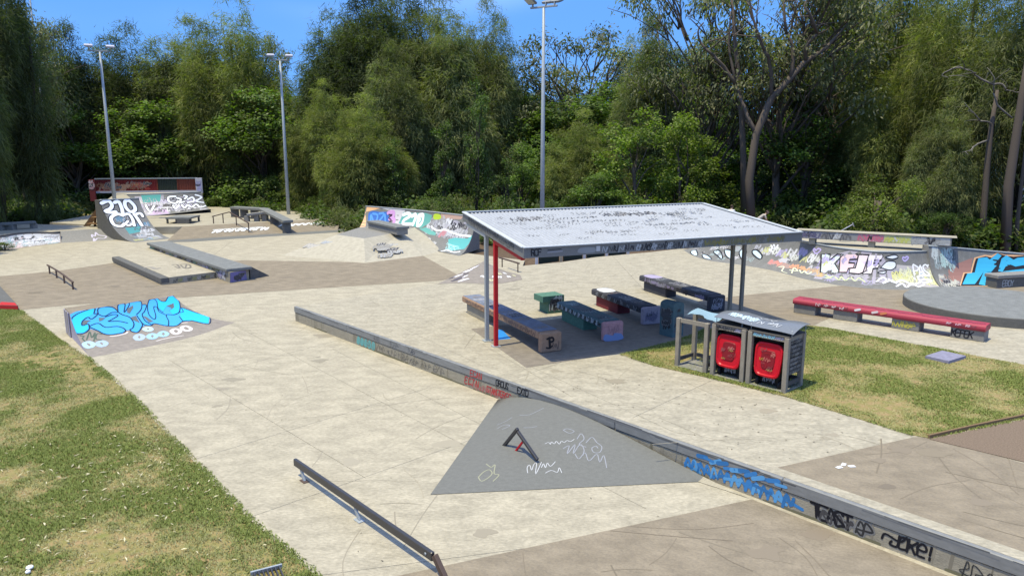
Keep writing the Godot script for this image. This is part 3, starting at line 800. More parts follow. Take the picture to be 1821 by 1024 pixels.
# ---------------------------------------------------------------- ledges, rails, ramps of the lower court
func obstacles():
	var fr := ledge_frame()
	var d: Vector3 = fr[0]; var n: Vector3 = fr[1]
	var a := Vector3(LEDGE_A.x, 0, LEDGE_A.z); var L := LEDGE_A.distance_to(LEDGE_B) + 2.2
	var o := thing("concrete_ledge", "long grey concrete ledge with a steel-edged cap along the upper court", "ledge", a)
	var st := begin()
	bar(st, a + d * 0.03 + Vector3(0, 0.135, 0) - n * 0.115, a + d * L + Vector3(0, 0.135, 0) - n * 0.115, 0.2, 0.27)
	part(o, "ledge_wall", st, M.wall_grey, true)
	var k := 0
	var x := 0.0
	for len in [3.2, 3.2, 3.2, 3.2, 3.2, 3.2, 2.0]:
		var e := minf(x + len, L)
		if e - x < 0.1: break
		var c := begin()
		bar(c, a + d * (x + 0.004) + Vector3(0, 0.368, 0) - n * 0.155, a + d * (e - 0.004) + Vector3(0, 0.368, 0) - n * 0.155, 0.31, 0.18, 0.012)
		part(o, "ledge_cap", c, M.steel_cap, true)
		x = e
	var tp := begin()
	bar(tp, a + d * 0.02 + Vector3(0, 0.4605, 0) - n * 0.185, a + d * L + Vector3(0, 0.4605, 0) - n * 0.185, 0.23, 0.004)
	part(o, "cap_top", tp, M.concrete_upper, true)
	# writing on the ledge: u runs along it, v up
	var wall := plane_of(a - n * 0.014, d, Vector3.UP)
	var cap := plane_of(a, d, Vector3.UP)
	var g := begin()
	for i in 60:
		var uu := rng.randf_range(0.1, L - 1.5)
		pen(g, cap, [Vector2(uu, rng.randf_range(0.40, 0.452)), Vector2(uu + rng.randf_range(0.3, 1.4), rng.randf_range(0.40, 0.452))], rng.randf_range(0.006, 0.022), Color(0.085, 0.085, 0.085).lerp(Color(0.22, 0.215, 0.2), rng.randf()), 0.001)
	for i in 80:
		var uu := rng.randf_range(0.1, L - 0.4); var lo := rng.randf_range(0.0, 0.12)
		pen(g, wall, [Vector2(uu, 0.265), Vector2(uu + rng.randf_range(-0.02, 0.02), lo)], rng.randf_range(0.01, 0.05), Color(0.17, 0.15, 0.11).lerp(Color(0.27, 0.24, 0.18), rng.randf()), 0.001)
	for i in 30:
		var uu := rng.randf_range(0.1, L - 1.2)
		pen(g, wall, [Vector2(uu, 0.02), Vector2(uu + rng.randf_range(0.3, 1.0), 0.025)], rng.randf_range(0.02, 0.05), Color(0.15, 0.14, 0.085), 0.0012)
	var black := Color(0.015, 0.015, 0.018); var red := Color(0.42, 0.05, 0.045); var blue := Color(0.045, 0.19, 0.44); var teal := Color(0.13, 0.33, 0.31)
	var along := func(px: Vector2) -> float: return (Vector3(px.x, 0, px.y) - a).dot(d)
	var u1: float = along.call(Vector2(-1.537, -15.344)); var u2: float = along.call(Vector2(0.165, -14.28))
	letters(g, wall, "ECTVN", u1, 0.08, 0.15, 0.022, red, 0.004, 0.2)
	letters(g, wall, "STAKITERSC", u1 + 0.75, 0.07, 0.13, 0.02, red, 0.004, 0.2, 0.08)
	for i in 9: squiggle(g, wall, u1 + 0.2 + i * (u2 - u1) / 9.5, 0.02, 0.3, 0.16, red.lerp(Color(0.5, 0.22, 0.2), 0.4), 0.015, 0.003, 3)
	letters(g, cap, "ECAN", along.call(Vector2(-1.009, -15.518)), 0.3, 0.13, 0.02, red, 0.004, 0.1)
	letters(g, cap, "GROUS", along.call(Vector2(-0.498, -14.809)), 0.3, 0.12, 0.02, black, 0.004, 0.1, 0.1)
	letters(g, cap, "EXTO", along.call(Vector2(-0.051, -14.299)), 0.3, 0.12, 0.02, black, 0.004, 0.1, 0.1)
	var u3: float = along.call(Vector2(-4.328, -19.191)); var u4: float = along.call(Vector2(-3.491, -17.912))
	for i in 5: blob(g, wall, [Vector2(u3 + i * 0.19, 0.06), Vector2(u3 + 0.14 + i * 0.19, 0.03), Vector2(u3 + 0.2 + i * 0.19, 0.2), Vector2(u3 + 0.08 + i * 0.19, 0.25)], teal, 0.003, true)
	for i in 7: squiggle(g, wall, u3 + 0.5 + i * 0.5, 0.04, 0.45, 0.18, Color(0.12, 0.11, 0.09), 0.012, 0.003, 3)
	for i in 3: squiggle(g, cap, u3 + 0.9 + i * 0.8, 0.3, 0.35, 0.13, Color(0.08, 0.08, 0.09), 0.012, 0.003, 3)
	var u5: float = along.call(Vector2(2.75, -11.31)); var u6: float = along.call(Vector2(3.924, -9.885))
	var bl := [blue, blue.lerp(Color(0.2, 0.5, 0.75), 0.35), blue * 0.8]
	for i in 15:
		var uu := u5 + (u6 - u5) * i / 15.0
		var hh := 0.24
		var lo := 0.03
		pen(g, wall, [Vector2(uu, lo + rng.randf() * 0.05), Vector2(uu + 0.05, hh), Vector2(uu + 0.12, lo + 0.06), Vector2(uu + 0.16, hh - 0.03)], rng.randf_range(0.035, 0.06), bl[i % 3], 0.003)
		if i % 2 == 0: pen(g, wall, [Vector2(uu, rng.randf_range(0.05, 0.2)), Vector2(uu + 0.3, rng.randf_range(0.05, 0.2))], 0.05, bl[(i + 1) % 3], 0.003)
		if i > 1 and i < 14: pen(g, cap, [Vector2(uu, 0.30 + rng.randf() * 0.06), Vector2(uu + 0.16, 0.33 + rng.randf() * 0.08)], rng.randf_range(0.04, 0.08), bl[i % 3], 0.003)
	var u7: float = along.call(Vector2(4.006, -9.528))
	letters(g, wall, "TEAST", u7, 0.06, 0.2, 0.038, black, 0.004, -0.1, 0.0, 0.06)
	for i in 3: squiggle(g, wall, u7 + 0.1 + i * 0.24, 0.05, 0.25, 0.2, black, 0.03, 0.004, 2)
	var u8: float = along.call(Vector2(4.688, -8.713))
	letters(g, wall, "JOKe!", u8, 0.07, 0.17, 0.032, black, 0.004, 0.1, 0.08)
	pen(g, wall, [Vector2(u8 - 0.1, 0.12), Vector2(u8 - 0.06, 0.2), Vector2(u8 + 0.12, 0.16), Vector2(u8 + 0.2, 0.25)], 0.03, black, 0.004)
	squiggle(g, wall, along.call(Vector2(5.273, -8.136)), 0.02, 0.5, 0.2, black, 0.014, 0.004, 4)
	part(o, "graffiti", g, M.paint, true)

	# near flat rail
	var ra := Vector3(-3.502, 0.23, -11.223); var rb := Vector3(-0.977, 0.23, -8.397)
	var r := thing("grind_rail", "long low dark steel rail nearest the camera, beside the grass", "grind rail", Vector3(ra.x, 0, ra.z))
	var rs := begin()
	var rd := (rb - ra).normalized()
	bar(rs, ra, rb, 0.055, 0.12, 0.008)
	part(r, "rail_bar", rs, M.dark_steel, true)
	var en := begin()
	bar(en, rb + rd * 0.03 + Vector3(0, 0.035, 0), rb + rd * 0.3 + Vector3(0, -0.24, 0), 0.06, 0.09, 0.008)
	part(r, "rail_end", en, M.rust, true)
	for s in [0.055, 0.5]:
		var p := ra.lerp(rb, s)
		var lg := begin()
		bar(lg, p + Vector3(0, -0.05, 0), Vector3(p.x, 0.0, p.z) + rd * 0.1, 0.03, 0.06, 0.004, rd)
		part(r, "leg", lg, M.galv, true)
		var ft := begin()
		box(ft, at(Vector3(p.x, 0.006, p.z) + rd * 0.1, atan2(-rd.z, rd.x)), Vector3(0.16, 0.012, 0.1), 0.003)
		part(r, "foot_plate", ft, M.rust if s < 0.2 else M.galv, true)
	var bt := begin(false)
	var bn := Vector3(rd.z, 0, -rd.x)
	if bn.z < 0: bn = -bn
	tube(bt, [rb - rd * 0.12 + bn * 0.028 + Vector3(0, 0.0, 0), rb - rd * 0.12 + bn * 0.038], [0.02, 0.02], 8)
	part(r, "bolt", bt, M.galv, true)

	# A-shaped bar on the bank
	var fa := Vector3(-0.18, 0.12, -12.128); var fb := Vector3(0.42, 0.16, -11.448); var ap := Vector3(0.135, 0.5, -12.025)
	ap = fa.lerp(fb, 0.46); ap.y = 0.56
	var t := thing("steel_arch_bar", "small dark steel A-shaped bar standing on the grey painted bank", "grind bar", Vector3(fa.x, 0.05, fa.z))
	for q in [[fa, ap], [ap, fb]]:
		var s := begin()
		bar(s, q[0] + Vector3(0, -0.05, 0), q[1], 0.055, 0.055, 0.008)
		part(t, "bar", s, M.dark_steel, true)
	var br := begin()
	bar(br, fa.lerp(fb, 0.38) + Vector3(0, -0.02, 0), ap.lerp(fb, 0.35), 0.03, 0.03)
	part(t, "brace", br, M.red, true)

	# the nearest quarter pipe
	var q := thing("quarter_pipe", "low tan quarter pipe with large sky-blue lettering, beside the grass", "quarter pipe", Vector3(-10.641, 0, -18.051))
	var sf := ramp(q, [Vector3(-10.641, 0, -18.051), Vector3(-9.056, 0, -19.958), Vector3(-8.401, 0, -21.916)], [Vector3(-12.26, 0.72, -20.025), Vector3(-11.181, 0.72, -21.471), Vector3(-10.436, 0.72, -22.404)], 1.012, 3.771, 2.751, M.ramp_tan, M.purple_board, 0.0, 20, 10, 0.02)
	var sf0 := ramp_surface([Vector3(-10.641, 0, -18.051), Vector3(-9.056, 0, -19.958), Vector3(-8.401, 0, -21.916)], [Vector3(-12.26, 0.72, -20.025), Vector3(-11.181, 0.72, -21.471), Vector3(-10.436, 0.72, -22.404)], 1.012, 3.771, 2.751)
	var nw: float = [[Vector3(-10.641, 0, -18.051), Vector3(-9.056, 0, -19.958), Vector3(-8.401, 0, -21.916)], [Vector3(-12.26, 0.72, -20.025), Vector3(-11.181, 0.72, -21.471), Vector3(-10.436, 0.72, -22.404)], 1.012, 3.771, 2.751][3]; var nl: float = [[Vector3(-10.641, 0, -18.051), Vector3(-9.056, 0, -19.958), Vector3(-8.401, 0, -21.916)], [Vector3(-12.26, 0.72, -20.025), Vector3(-11.181, 0.72, -21.471), Vector3(-10.436, 0.72, -22.404)], 1.012, 3.771, 2.751][4]
	var tl: Vector3 = sf0.call(0.0, nl); var tr: Vector3 = sf0.call(nw, nl)
	var bk: Vector3 = ((tl - sf0.call(0.0, 0.0)) * Vector3(1, 0, 1)).normalized()
	var pl := begin()
	hexa(pl, [tl * Vector3(1, 0, 1) + bk * 0.024, tr * Vector3(1, 0, 1) + bk * 0.024, tr * Vector3(1, 0, 1) + bk * 0.75, tl * Vector3(1, 0, 1) + bk * 0.75], [tl + bk * 0.024, tr + bk * 0.024, tr + bk * 0.75, tl + bk * 0.75])
	part(q, "platform", pl, M.brown, true)
	for i in 5:
		var bd := begin()
		var p0: Vector3 = tl * Vector3(1, 0, 1) + bk * (0.05 + i * 0.14)
		var side := (tl - tr).normalized() * Vector3(1, 0, 1)
		box(bd, Transform3D(Basis(Vector3.UP, atan2(-bk.z, bk.x)), p0 + side.normalized() * 0.02 + Vector3(0, 0.36, 0) + bk * 0.06), Vector3(0.13, 0.7, 0.025), 0.004)
		part(q, "side_board", bd, M.purple_board if i % 2 == 0 else M.frame_grey, true)
	var gg := begin()
	var sky := Color(0.055, 0.34, 0.72); var sky2 := Color(0.03, 0.46, 0.85); var navy := Color(0.012, 0.035, 0.075); var gr := Color(0.12, 0.13, 0.14)
	blob(gg, sf, [Vector2(0, 1.674), Vector2(0, 2.381), Vector2(0.005, 2.657), Vector2(0.185, 2.751), Vector2(0.335, 2.743), Vector2(0.556, 2.751), Vector2(0.685, 2.74), Vector2(0.773, 2.75), Vector2(0.95, 2.751), Vector2(1.158, 2.659), Vector2(1.22, 2.403), Vector2(1.34, 2.744), Vector2(1.508, 2.751), Vector2(1.539, 2.688), Vector2(1.722, 2.751), Vector2(2.029, 2.751), Vector2(2.122, 2.686), Vector2(2.099, 2.543), Vector2(2.241, 2.491), Vector2(2.491, 2.741), Vector2(2.724, 2.746), Vector2(2.896, 2.751), Vector2(2.973, 2.575), Vector2(3.152, 2.526), Vector2(3.503, 2.751), Vector2(3.741, 2.751), Vector2(3.752, 2.409), Vector2(3.518, 2.067), Vector2(3.624, 1.834), Vector2(3.771, 1.291), Vector2(3.771, 0.992), Vector2(3.232, 0.562), Vector2(3.052, 1.066), Vector2(2.748, 1.187), Vector2(2.347, 1.035), Vector2(2.128, 1.096), Vector2(2.003, 1.221), Vector2(1.871, 1.439), Vector2(1.737, 1.375), Vector2(1.598, 1.455), Vector2(1.46, 1.378), Vector2(1.261, 1.137), Vector2(1.163, 1.206), Vector2(1.156, 1.352), Vector2(1.039, 1.377), Vector2(0.936, 1.221), Vector2(0.725, 1.265), Vector2(0.57, 1.379), Vector2(0.501, 1.571), Vector2(0.357, 1.785), Vector2(0.177, 1.627)], sky, 0.003, false, 0.1)
	blob(gg, sf, [Vector2(0, 1.703), Vector2(0, 2.373), Vector2(0.185, 2.601), Vector2(0.552, 2.751), Vector2(0.66, 2.731), Vector2(0.591, 2.512), Vector2(0.413, 2.382), Vector2(0.225, 2.176), Vector2(0.206, 2.017), Vector2(0.35, 2.035), Vector2(0.312, 1.804), Vector2(0.171, 1.659)], sky2, 0.006)
	blob(gg, sf, [Vector2(3.51, 2.031), Vector2(3.593, 1.804), Vector2(3.771, 1.283), Vector2(3.74, 0.984), Vector2(3.272, 0.616), Vector2(3.087, 1.098), Vector2(2.792, 1.23), Vector2(2.944, 1.499)], sky2, 0.006)
	blob(gg, sf, [Vector2(2.91, 2.744), Vector2(2.951, 2.547), Vector2(3.161, 2.505), Vector2(3.525, 2.751), Vector2(3.695, 2.729), Vector2(3.705, 2.385), Vector2(3.49, 2.075), Vector2(3.113, 1.765), Vector2(2.808, 1.713), Vector2(2.888, 1.986), Vector2(3.169, 2.089), Vector2(3.331, 2.263), Vector2(2.967, 2.246), Vector2(2.6, 1.998), Vector2(2.6, 2.268)], sky2, 0.0065)
	for hole in [[Vector2(0.218, 2.14), Vector2(0.322, 2.267), Vector2(0.458, 2.201), Vector2(0.353, 2.129), Vector2(0.323, 2.028), Vector2(0.235, 2.034)], [Vector2(0.667, 2.265), Vector2(0.826, 2.208), Vector2(0.717, 2.105), Vector2(0.632, 2.08)], [Vector2(1.534, 2.477), Vector2(1.753, 2.589), Vector2(1.726, 2.48), Vector2(1.489, 2.209), Vector2(1.441, 2.284)], [Vector2(1.443, 2.012), Vector2(1.608, 2.047), Vector2(1.532, 1.623), Vector2(1.433, 1.847)], [Vector2(1.786, 1.972), Vector2(1.864, 1.893), Vector2(1.909, 1.568), Vector2(1.761, 1.56)], [Vector2(2.99, 2.261), Vector2(3.431, 2.344), Vector2(3.228, 2.095), Vector2(2.82, 1.955), Vector2(3.089, 2.089)]]:
		blob(gg, sf, hole, gr, 0.009)
	pen(gg, sf, [Vector2(0, 1.674), Vector2(0, 2.381), Vector2(0.187, 2.616), Vector2(0.555, 2.751), Vector2(0.685, 2.74), Vector2(0.604, 2.507), Vector2(0.705, 2.473), Vector2(0.493, 2.261), Vector2(0.413, 2.382), Vector2(0.247, 2.222), Vector2(0.206, 2.017), Vector2(0.353, 2.045), Vector2(0.324, 1.799), Vector2(0.177, 1.627)], 0.035, navy, 0.010, true)
	for run in [[Vector2(0.344, 1.924), Vector2(0.586, 2), Vector2(0.691, 1.732), Vector2(0.95, 1.668), Vector2(1.055, 1.491), Vector2(1.008, 1.289), Vector2(0.725, 1.265), Vector2(0.57, 1.379), Vector2(0.486, 1.608), Vector2(0.353, 1.874)], [Vector2(0.703, 2.463), Vector2(0.764, 2.715), Vector2(0.95, 2.751), Vector2(1.158, 2.659), Vector2(1.215, 2.387), Vector2(1.054, 2.412), Vector2(0.823, 2.294), Vector2(0.699, 2.448)], [Vector2(0.838, 2.249), Vector2(1.047, 2.301), Vector2(1.162, 2.215), Vector2(0.914, 2.048), Vector2(0.845, 1.998), Vector2(1.064, 1.93), Vector2(1.243, 1.746)], [Vector2(1.22, 2.386), Vector2(1.335, 2.729), Vector2(1.507, 2.751), Vector2(1.533, 2.673), Vector2(1.367, 2.308), Vector2(1.642, 2.62), Vector2(1.719, 2.751), Vector2(2.029, 2.751), Vector2(2.122, 2.686), Vector2(1.937, 2.343), Vector2(1.647, 2.095)], [Vector2(1.22, 2.386), Vector2(1.28, 2.22), Vector2(1.412, 2.024), Vector2(1.386, 1.685), Vector2(1.261, 1.439), Vector2(1.156, 1.352), Vector2(1.163, 1.206), Vector2(1.261, 1.137), Vector2(1.46, 1.378), Vector2(1.567, 1.574), Vector2(1.636, 2.037)], [Vector2(2.062, 2.552), Vector2(2.222, 2.496), Vector2(1.963, 2.182), Vector2(1.806, 2.042), Vector2(1.715, 1.683), Vector2(1.756, 1.381), Vector2(1.598, 1.455), Vector2(1.581, 1.602)], [Vector2(2.485, 2.73), Vector2(2.221, 2.423), Vector2(2.005, 1.977), Vector2(2, 1.674), Vector2(2.178, 1.853), Vector2(2.418, 2.312), Vector2(2.539, 2.283), Vector2(2.448, 2.042), Vector2(2.533, 1.806)], [Vector2(2.485, 2.73), Vector2(2.724, 2.746), Vector2(2.745, 2.556), Vector2(2.537, 2.205), Vector2(2.553, 1.942)], [Vector2(2.724, 2.746), Vector2(2.896, 2.751), Vector2(2.973, 2.575), Vector2(3.161, 2.524), Vector2(3.503, 2.751), Vector2(3.741, 2.751), Vector2(3.752, 2.409), Vector2(3.477, 2.04), Vector2(3.133, 1.758), Vector2(2.815, 1.694), Vector2(2.559, 1.782), Vector2(2.35, 1.42), Vector2(2.12, 1.135)], [Vector2(3.477, 2.04), Vector2(3.624, 1.834), Vector2(3.771, 1.291), Vector2(3.771, 0.992), Vector2(3.232, 0.562), Vector2(3.052, 1.066), Vector2(2.748, 1.187), Vector2(2.347, 1.035), Vector2(2.12, 1.135), Vector2(1.871, 1.439), Vector2(1.756, 1.381)], [Vector2(2.921, 1.525), Vector2(2.748, 1.187)], [Vector2(3.137, 1.773), Vector2(3.33, 1.738), Vector2(3.51, 2.031)]]:
		pen(gg, sf, run, 0.033, navy, 0.010)
	for c in [[410,605,0],[535,595,0],[890,535,1],[1015,525,1],[1120,505,1]]:
		pass
	for ring in [[[Vector2(0.048, 1.028), Vector2(0.162, 1.098), Vector2(0.218, 0.89), Vector2(0.103, 0.743)], Color(0.36, 0.5, 0.6)], [[Vector2(0.302, 0.91), Vector2(0.418, 1.005), Vector2(0.456, 0.81), Vector2(0.35, 0.671)], Color(0.33, 0.42, 0.52)], [[Vector2(1.092, 0.862), Vector2(1.227, 0.994), Vector2(1.245, 0.8), Vector2(1.095, 0.626)], Color(0.35, 0.42, 0.5)], [[Vector2(1.345, 0.748), Vector2(1.492, 0.875), Vector2(1.505, 0.686), Vector2(1.349, 0.537)], Color(0.3, 0.46, 0.58)], [[Vector2(1.621, 0.76), Vector2(1.786, 0.877), Vector2(1.782, 0.671), Vector2(1.613, 0.54)], Color(0.3, 0.46, 0.58)], [[Vector2(1.981, 0.792), Vector2(2.167, 0.86), Vector2(2.168, 0.652), Vector2(1.936, 0.512)], Color(0.6, 0.53, 0.5)], [[Vector2(2.353, 0.834), Vector2(2.567, 0.866), Vector2(2.513, 0.597), Vector2(2.297, 0.542)], Color(0.62, 0.57, 0.55)], [[Vector2(1.475, 1.261), Vector2(1.621, 1.298), Vector2(1.609, 1.135), Vector2(1.493, 1.098)], Color(0.4, 0.52, 0.6)]]:
		pen(gg, sf, ring[0], 0.11, ring[1], 0.004, true)
	for run in [[Vector2(0.659, 1.197), Vector2(0.787, 1.162), Vector2(0.987, 1.194), Vector2(1.059, 1.262)], [Vector2(1.35, 0.323), Vector2(1.486, 0.36), Vector2(1.663, 0.361), Vector2(1.837, 0.331), Vector2(1.981, 0.28)], [Vector2(2.613, 1.119), Vector2(2.804, 1.059)]]:
		pen(gg, sf, run, 0.05, Color(0.56, 0.5, 0.46), 0.004)
	for run in [[Vector2(0.061, 1.529), Vector2(0.133, 1.466), Vector2(0.078, 1.369), Vector2(0.097, 1.168)], [Vector2(0.145, 1.24), Vector2(0.305, 1.66), Vector2(0.273, 1.303), Vector2(0.401, 1.555), Vector2(0.274, 1.103)], [Vector2(0.518, 1.405), Vector2(0.431, 1.479), Vector2(0.341, 1.201), Vector2(0.426, 1.085)]]:
		pen(gg, sf, run, 0.03, Color(0.08, 0.11, 0.08), 0.006)
	part(q, "graffiti", gg, M.paint, true)

	# manual pad and its tall ledge
	var pa := Vector3(-18.437, 0, -33.801); var pb := Vector3(-13.532, 0, -28.104); var pc := Vector3(-11.89, 0, -29.739); var pd := Vector3(-18.258, 0, -37.163)
	var up := Vector3(0, 0.27, 0)
	var pad := thing("manual_pad", "low wide concrete pad with a dark steel front edge in the middle of the park", "skate pad", pb)
	var ps := begin()
	var ed := (pb - pa).normalized(); var en2 := Vector3(-ed.z, 0, ed.x)
	if en2.x < 0: en2 = -en2
	hexa(ps, [pa + en2 * 0.3, pb + en2 * 0.3, pc, pd], [pa + en2 * 0.3 + up, pb + en2 * 0.3 + up, pc + up, pd + up])
	part(pad, "pad_top", ps, M.concrete, true)
	var pe := begin()
	bar(pe, pa + en2 * 0.145 + up * 0.62, pb + en2 * 0.145 + up * 0.62, 0.3, 0.21, 0.02)
	part(pad, "edge_block", pe, M.dark_concrete, true)
	var pw := begin()
	bar(pw, pa + en2 * 0.165 + up * 0.13, pb + en2 * 0.165 + up * 0.13, 0.26, 0.07)
	part(pad, "edge_base", pw, M.wall_grey, true)
	var pg := begin()
	var fd2 := (pc - pb).normalized()
	var front := plane_of(pb + en2 * 0.3, fd2, Vector3.UP)
	for i in 16: squiggle(pg, front, 0.15 + i * 0.18, 0.05, 0.2, 0.15, [Color(0.08, 0.08, 0.06), Color(0.33, 0.33, 0.12), Color(0.42, 0.4, 0.36)][i % 3], 0.02, 0.004, 3)
	var ptop := ground_plane(0.27)
	for run in [[Vector2(-14.561, -31.335), Vector2(-14.41, -31.472), Vector2(-13.873, -30.541), Vector2(-14.254, -30.933)], [Vector2(-14.41, -31.472), Vector2(-14.003, -31.609), Vector2(-13.531, -30.801), Vector2(-13.667, -30.541), Vector2(-14.181, -31.335)], [Vector2(-14.046, -31.609), Vector2(-13.57, -30.412), Vector2(-13.434, -30.67)]]:
		pen(pg, ptop, gpts(run), 0.07, Color(0.17, 0.15, 0.12), 0.004)
	for run in [[Vector2(-15.378, -30.67), Vector2(-15.192, -30.801), Vector2(-14.781, -30.284), Vector2(-14.738, -30.541)]]:
		pen(pg, ptop, gpts(run), 0.16, Color(0.27, 0.24, 0.2), 0.004)
	part(pad, "graffiti", pg, M.paint, true)

	var la := Vector3(-18.176, 0, -36.757); var lb := Vector3(-11.046, 0, -28.465); var lc := Vector3(-10.517, 0, -29.346)
	var ld := lc - lb; var le := la + ld
	var lh := Vector3(0, 0.56, 0)
	var lg2 := thing("tall_ledge", "tall dark grey grind ledge running behind the low pad, with a purple end", "ledge", lb)
	var lx := (lb - la).normalized(); var ly := ld.normalized()
	var ls := begin()
	hexa(ls, [la + lx * 0.1 + ly * 0.05, lb - lx * 0.03 + ly * 0.05, lc - lx * 0.03 - ly * 0.05, le + lx * 0.1 - ly * 0.05], [la + lx * 0.1 + ly * 0.05 + lh * 0.75, lb - lx * 0.03 + ly * 0.05 + lh * 0.75, lc - lx * 0.03 - ly * 0.05 + lh * 0.75, le + lx * 0.1 - ly * 0.05 + lh * 0.75])
	part(lg2, "ledge_wall", ls, M.wall_grey, true)
	var lt := begin()
	var mid := ld.length() / 2.0
	bar(lt, la + ly * mid + lh * 0.87, lb + ly * mid + lh * 0.87, ld.length(), 0.13, 0.02)
	part(lg2, "ledge_cap", lt, M.disc, true)
	var wd := begin()
	var w0 := lc + ly * 0.01
	hexa(wd, [w0 - lx * 0.75, w0 - lx * 0.03, w0 - lx * 0.03 + ly * 0.95, w0 - lx * 0.75 + ly * 0.95], [w0 - lx * 0.75 + lh * 0.98, w0 - lx * 0.03 + lh * 0.98, w0 - lx * 0.03 + ly * 0.95 + Vector3(0, 0.02, 0), w0 - lx * 0.75 + ly * 0.95 + Vector3(0, 0.02, 0)])
	part(lg2, "end_wedge", wd, M.dark_concrete, true)
	var lgf := begin()
	var face := plane_of(la + ly * 0.05, lx, Vector3.UP)
	var endp := plane_of(lb - lx * 0.03, ly, Vector3.UP)
	var len2 := la.distance_to(lb)
	for i in 34:
		var uu := 0.3 + i * (len2 - 1.2) / 34.0
		squiggle(lgf, face, uu, 0.29, 0.4, 0.12, [Color(0.03, 0.03, 0.03), Color(0.10, 0.22, 0.13), Color(0.16, 0.15, 0.04), Color(0.3, 0.29, 0.3), Color(0.05, 0.05, 0.06)][rng.randi() % 5], 0.035, 0.004, 3)
	clutter(lgf, face, len2 - 3.2, 0.03, len2 - 0.1, 0.4, 14, [Color(0.28, 0.25, 0.4), Color(0.5, 0.5, 0.55), Color(0.04, 0.04, 0.05)], 0.3, 0.035)
	blob(lgf, face, [Vector2(0.12, 0.02), Vector2(0.6, 0.02), Vector2(0.65, 0.4), Vector2(0.12, 0.4)], Color(0.16, 0.36, 0.34), 0.002)
	blob(lgf, endp, [Vector2(0.06, 0.02), Vector2(0.86, 0.02), Vector2(0.83, 0.4), Vector2(0.1, 0.41)], Color(0.19, 0.165, 0.33), 0.003)
	clutter(lgf, endp, 0.1, 0.05, 0.8, 0.35, 5, [Color(0.03, 0.03, 0.05)], 0.2, 0.03, 0.005)
	var ltop := plane_of(la + lh * 0.87 + Vector3(0, 0.065, 0), lx, -ly)
	for uu in [5.2, 8.9]:
		blob(lgf, ltop, [Vector2(uu, -0.3), Vector2(uu + 0.5, -0.25), Vector2(uu + 1.0, -0.4), Vector2(uu + 0.5, -0.6)], Color(0.62, 0.62, 0.63), 0.003, true)
	part(lg2, "graffiti", lgf, M.paint, true)

	# slim rail at the left
	slim_rail([Vector3(-19.424, 0, -30.698), Vector3(-18.51, 0, -29.673), Vector3(-17.48, 0, -28.465), Vector3(-16.397, 0, -27.181)], [0.34, 0.34, 0.34, 0.30], 0.35, "slim dark rail on four legs standing on the brown band at the left", "slim_rail")

	# low block at the left edge
	var eb := thing("low_block", "low dark skate block with a red-painted end at the left edge", "skate block", Vector3(-16.13, 0, -23.664))
	var e1 := Vector3(-16.13, 0, -23.664); var e2 := Vector3(-19.418, 0, -27.52)
	var ew := Vector3(-2.2, 0, -0.25)
	var es := begin()
	hexa(es, [e1, e2, e2 + ew, e1 + ew], [e1 + Vector3(0, 0.14, 0), e2 + Vector3(0, 0.16, 0), e2 + ew + Vector3(0, 0.16, 0), e1 + ew + Vector3(0, 0.14, 0)])
	part(eb, "block", es, M.dark_concrete, true)
	var eg := begin()
	var ef := plane_of(e1 + ew, -ew.normalized(), Vector3.UP)
	blob(eg, ef, [Vector2(1.55, 0.02), Vector2(2.2, 0.02), Vector2(2.2, 0.13), Vector2(1.5, 0.13)], Color(0.5, 0.03, 0.03), 0.004)
	blob(eg, ef, [Vector2(0.0, 0.02), Vector2(1.5, 0.02), Vector2(1.5, 0.13), Vector2(0.0, 0.13)], Color(0.5, 0.45, 0.43), 0.004)
	var et := ground_plane(0.15)
	blob(eg, plane_of(e1 + Vector3(0, 0.141, 0), ew.normalized(), (e2 - e1 + Vector3(0, 0.02, 0)).normalized()), [Vector2(0.03, 0.02), Vector2(0.7, 0.02), Vector2(0.5, 0.7), Vector2(0.03, 0.6)], Color(0.45, 0.03, 0.03), -0.004)
	part(eb, "graffiti", eg, M.paint, true)

	pyramid()
	# tall wall bank behind the pyramid
	var w := thing("curved_bank_wall", "tall curved bank wall covered in bright graffiti behind the flat-topped pyramid", "bank wall", Vector3(-5.957, 0, -40.995))
	var ws := ramp(w, [Vector3(-9.315, 0.3, -43.338), Vector3(-5.843, 0.1, -40.206), Vector3(-2.602, 0, -35.972)], [Vector3(-8.902, 1.7, -45.213), Vector3(-5.253, 1.7, -41.942), Vector3(-1.864, 1.7, -38.139)], 1.257, 10.004, 2.615, M.ramp_grey, M.block_grey, 0.0, 24, 10, 0.5, M.galv)
	var wg := begin()
	var white := Color(0.78, 0.8, 0.8); var green := Color(0.13, 0.36, 0.32)
	blob(wg, ws, [Vector2(0.124, 2.591), Vector2(1.49, 2.589), Vector2(0, 2.241), Vector2(0.324, 1.631), Vector2(0.566, 0.921), Vector2(0, 0.325), Vector2(0, 1.446)], Color(0.72, 0.42, 0.22), 0.003)
	blob(wg, ws, [Vector2(1.49, 2.589), Vector2(3.716, 2.611), Vector2(3.655, 1.586), Vector2(2.995, 1.568), Vector2(2.866, 2.429)], Color(0.55, 0.52, 0.53), 0.003)
	blob(wg, ws, [Vector2(0.402, 2.217), Vector2(0.759, 2.372), Vector2(1.535, 2.346), Vector2(2.216, 2.341), Vector2(2.401, 1.559), Vector2(1.305, 1.458), Vector2(0.672, 1.477), Vector2(0.425, 1.884)], Color(0.05, 0.14, 0.42), 0.005, true)
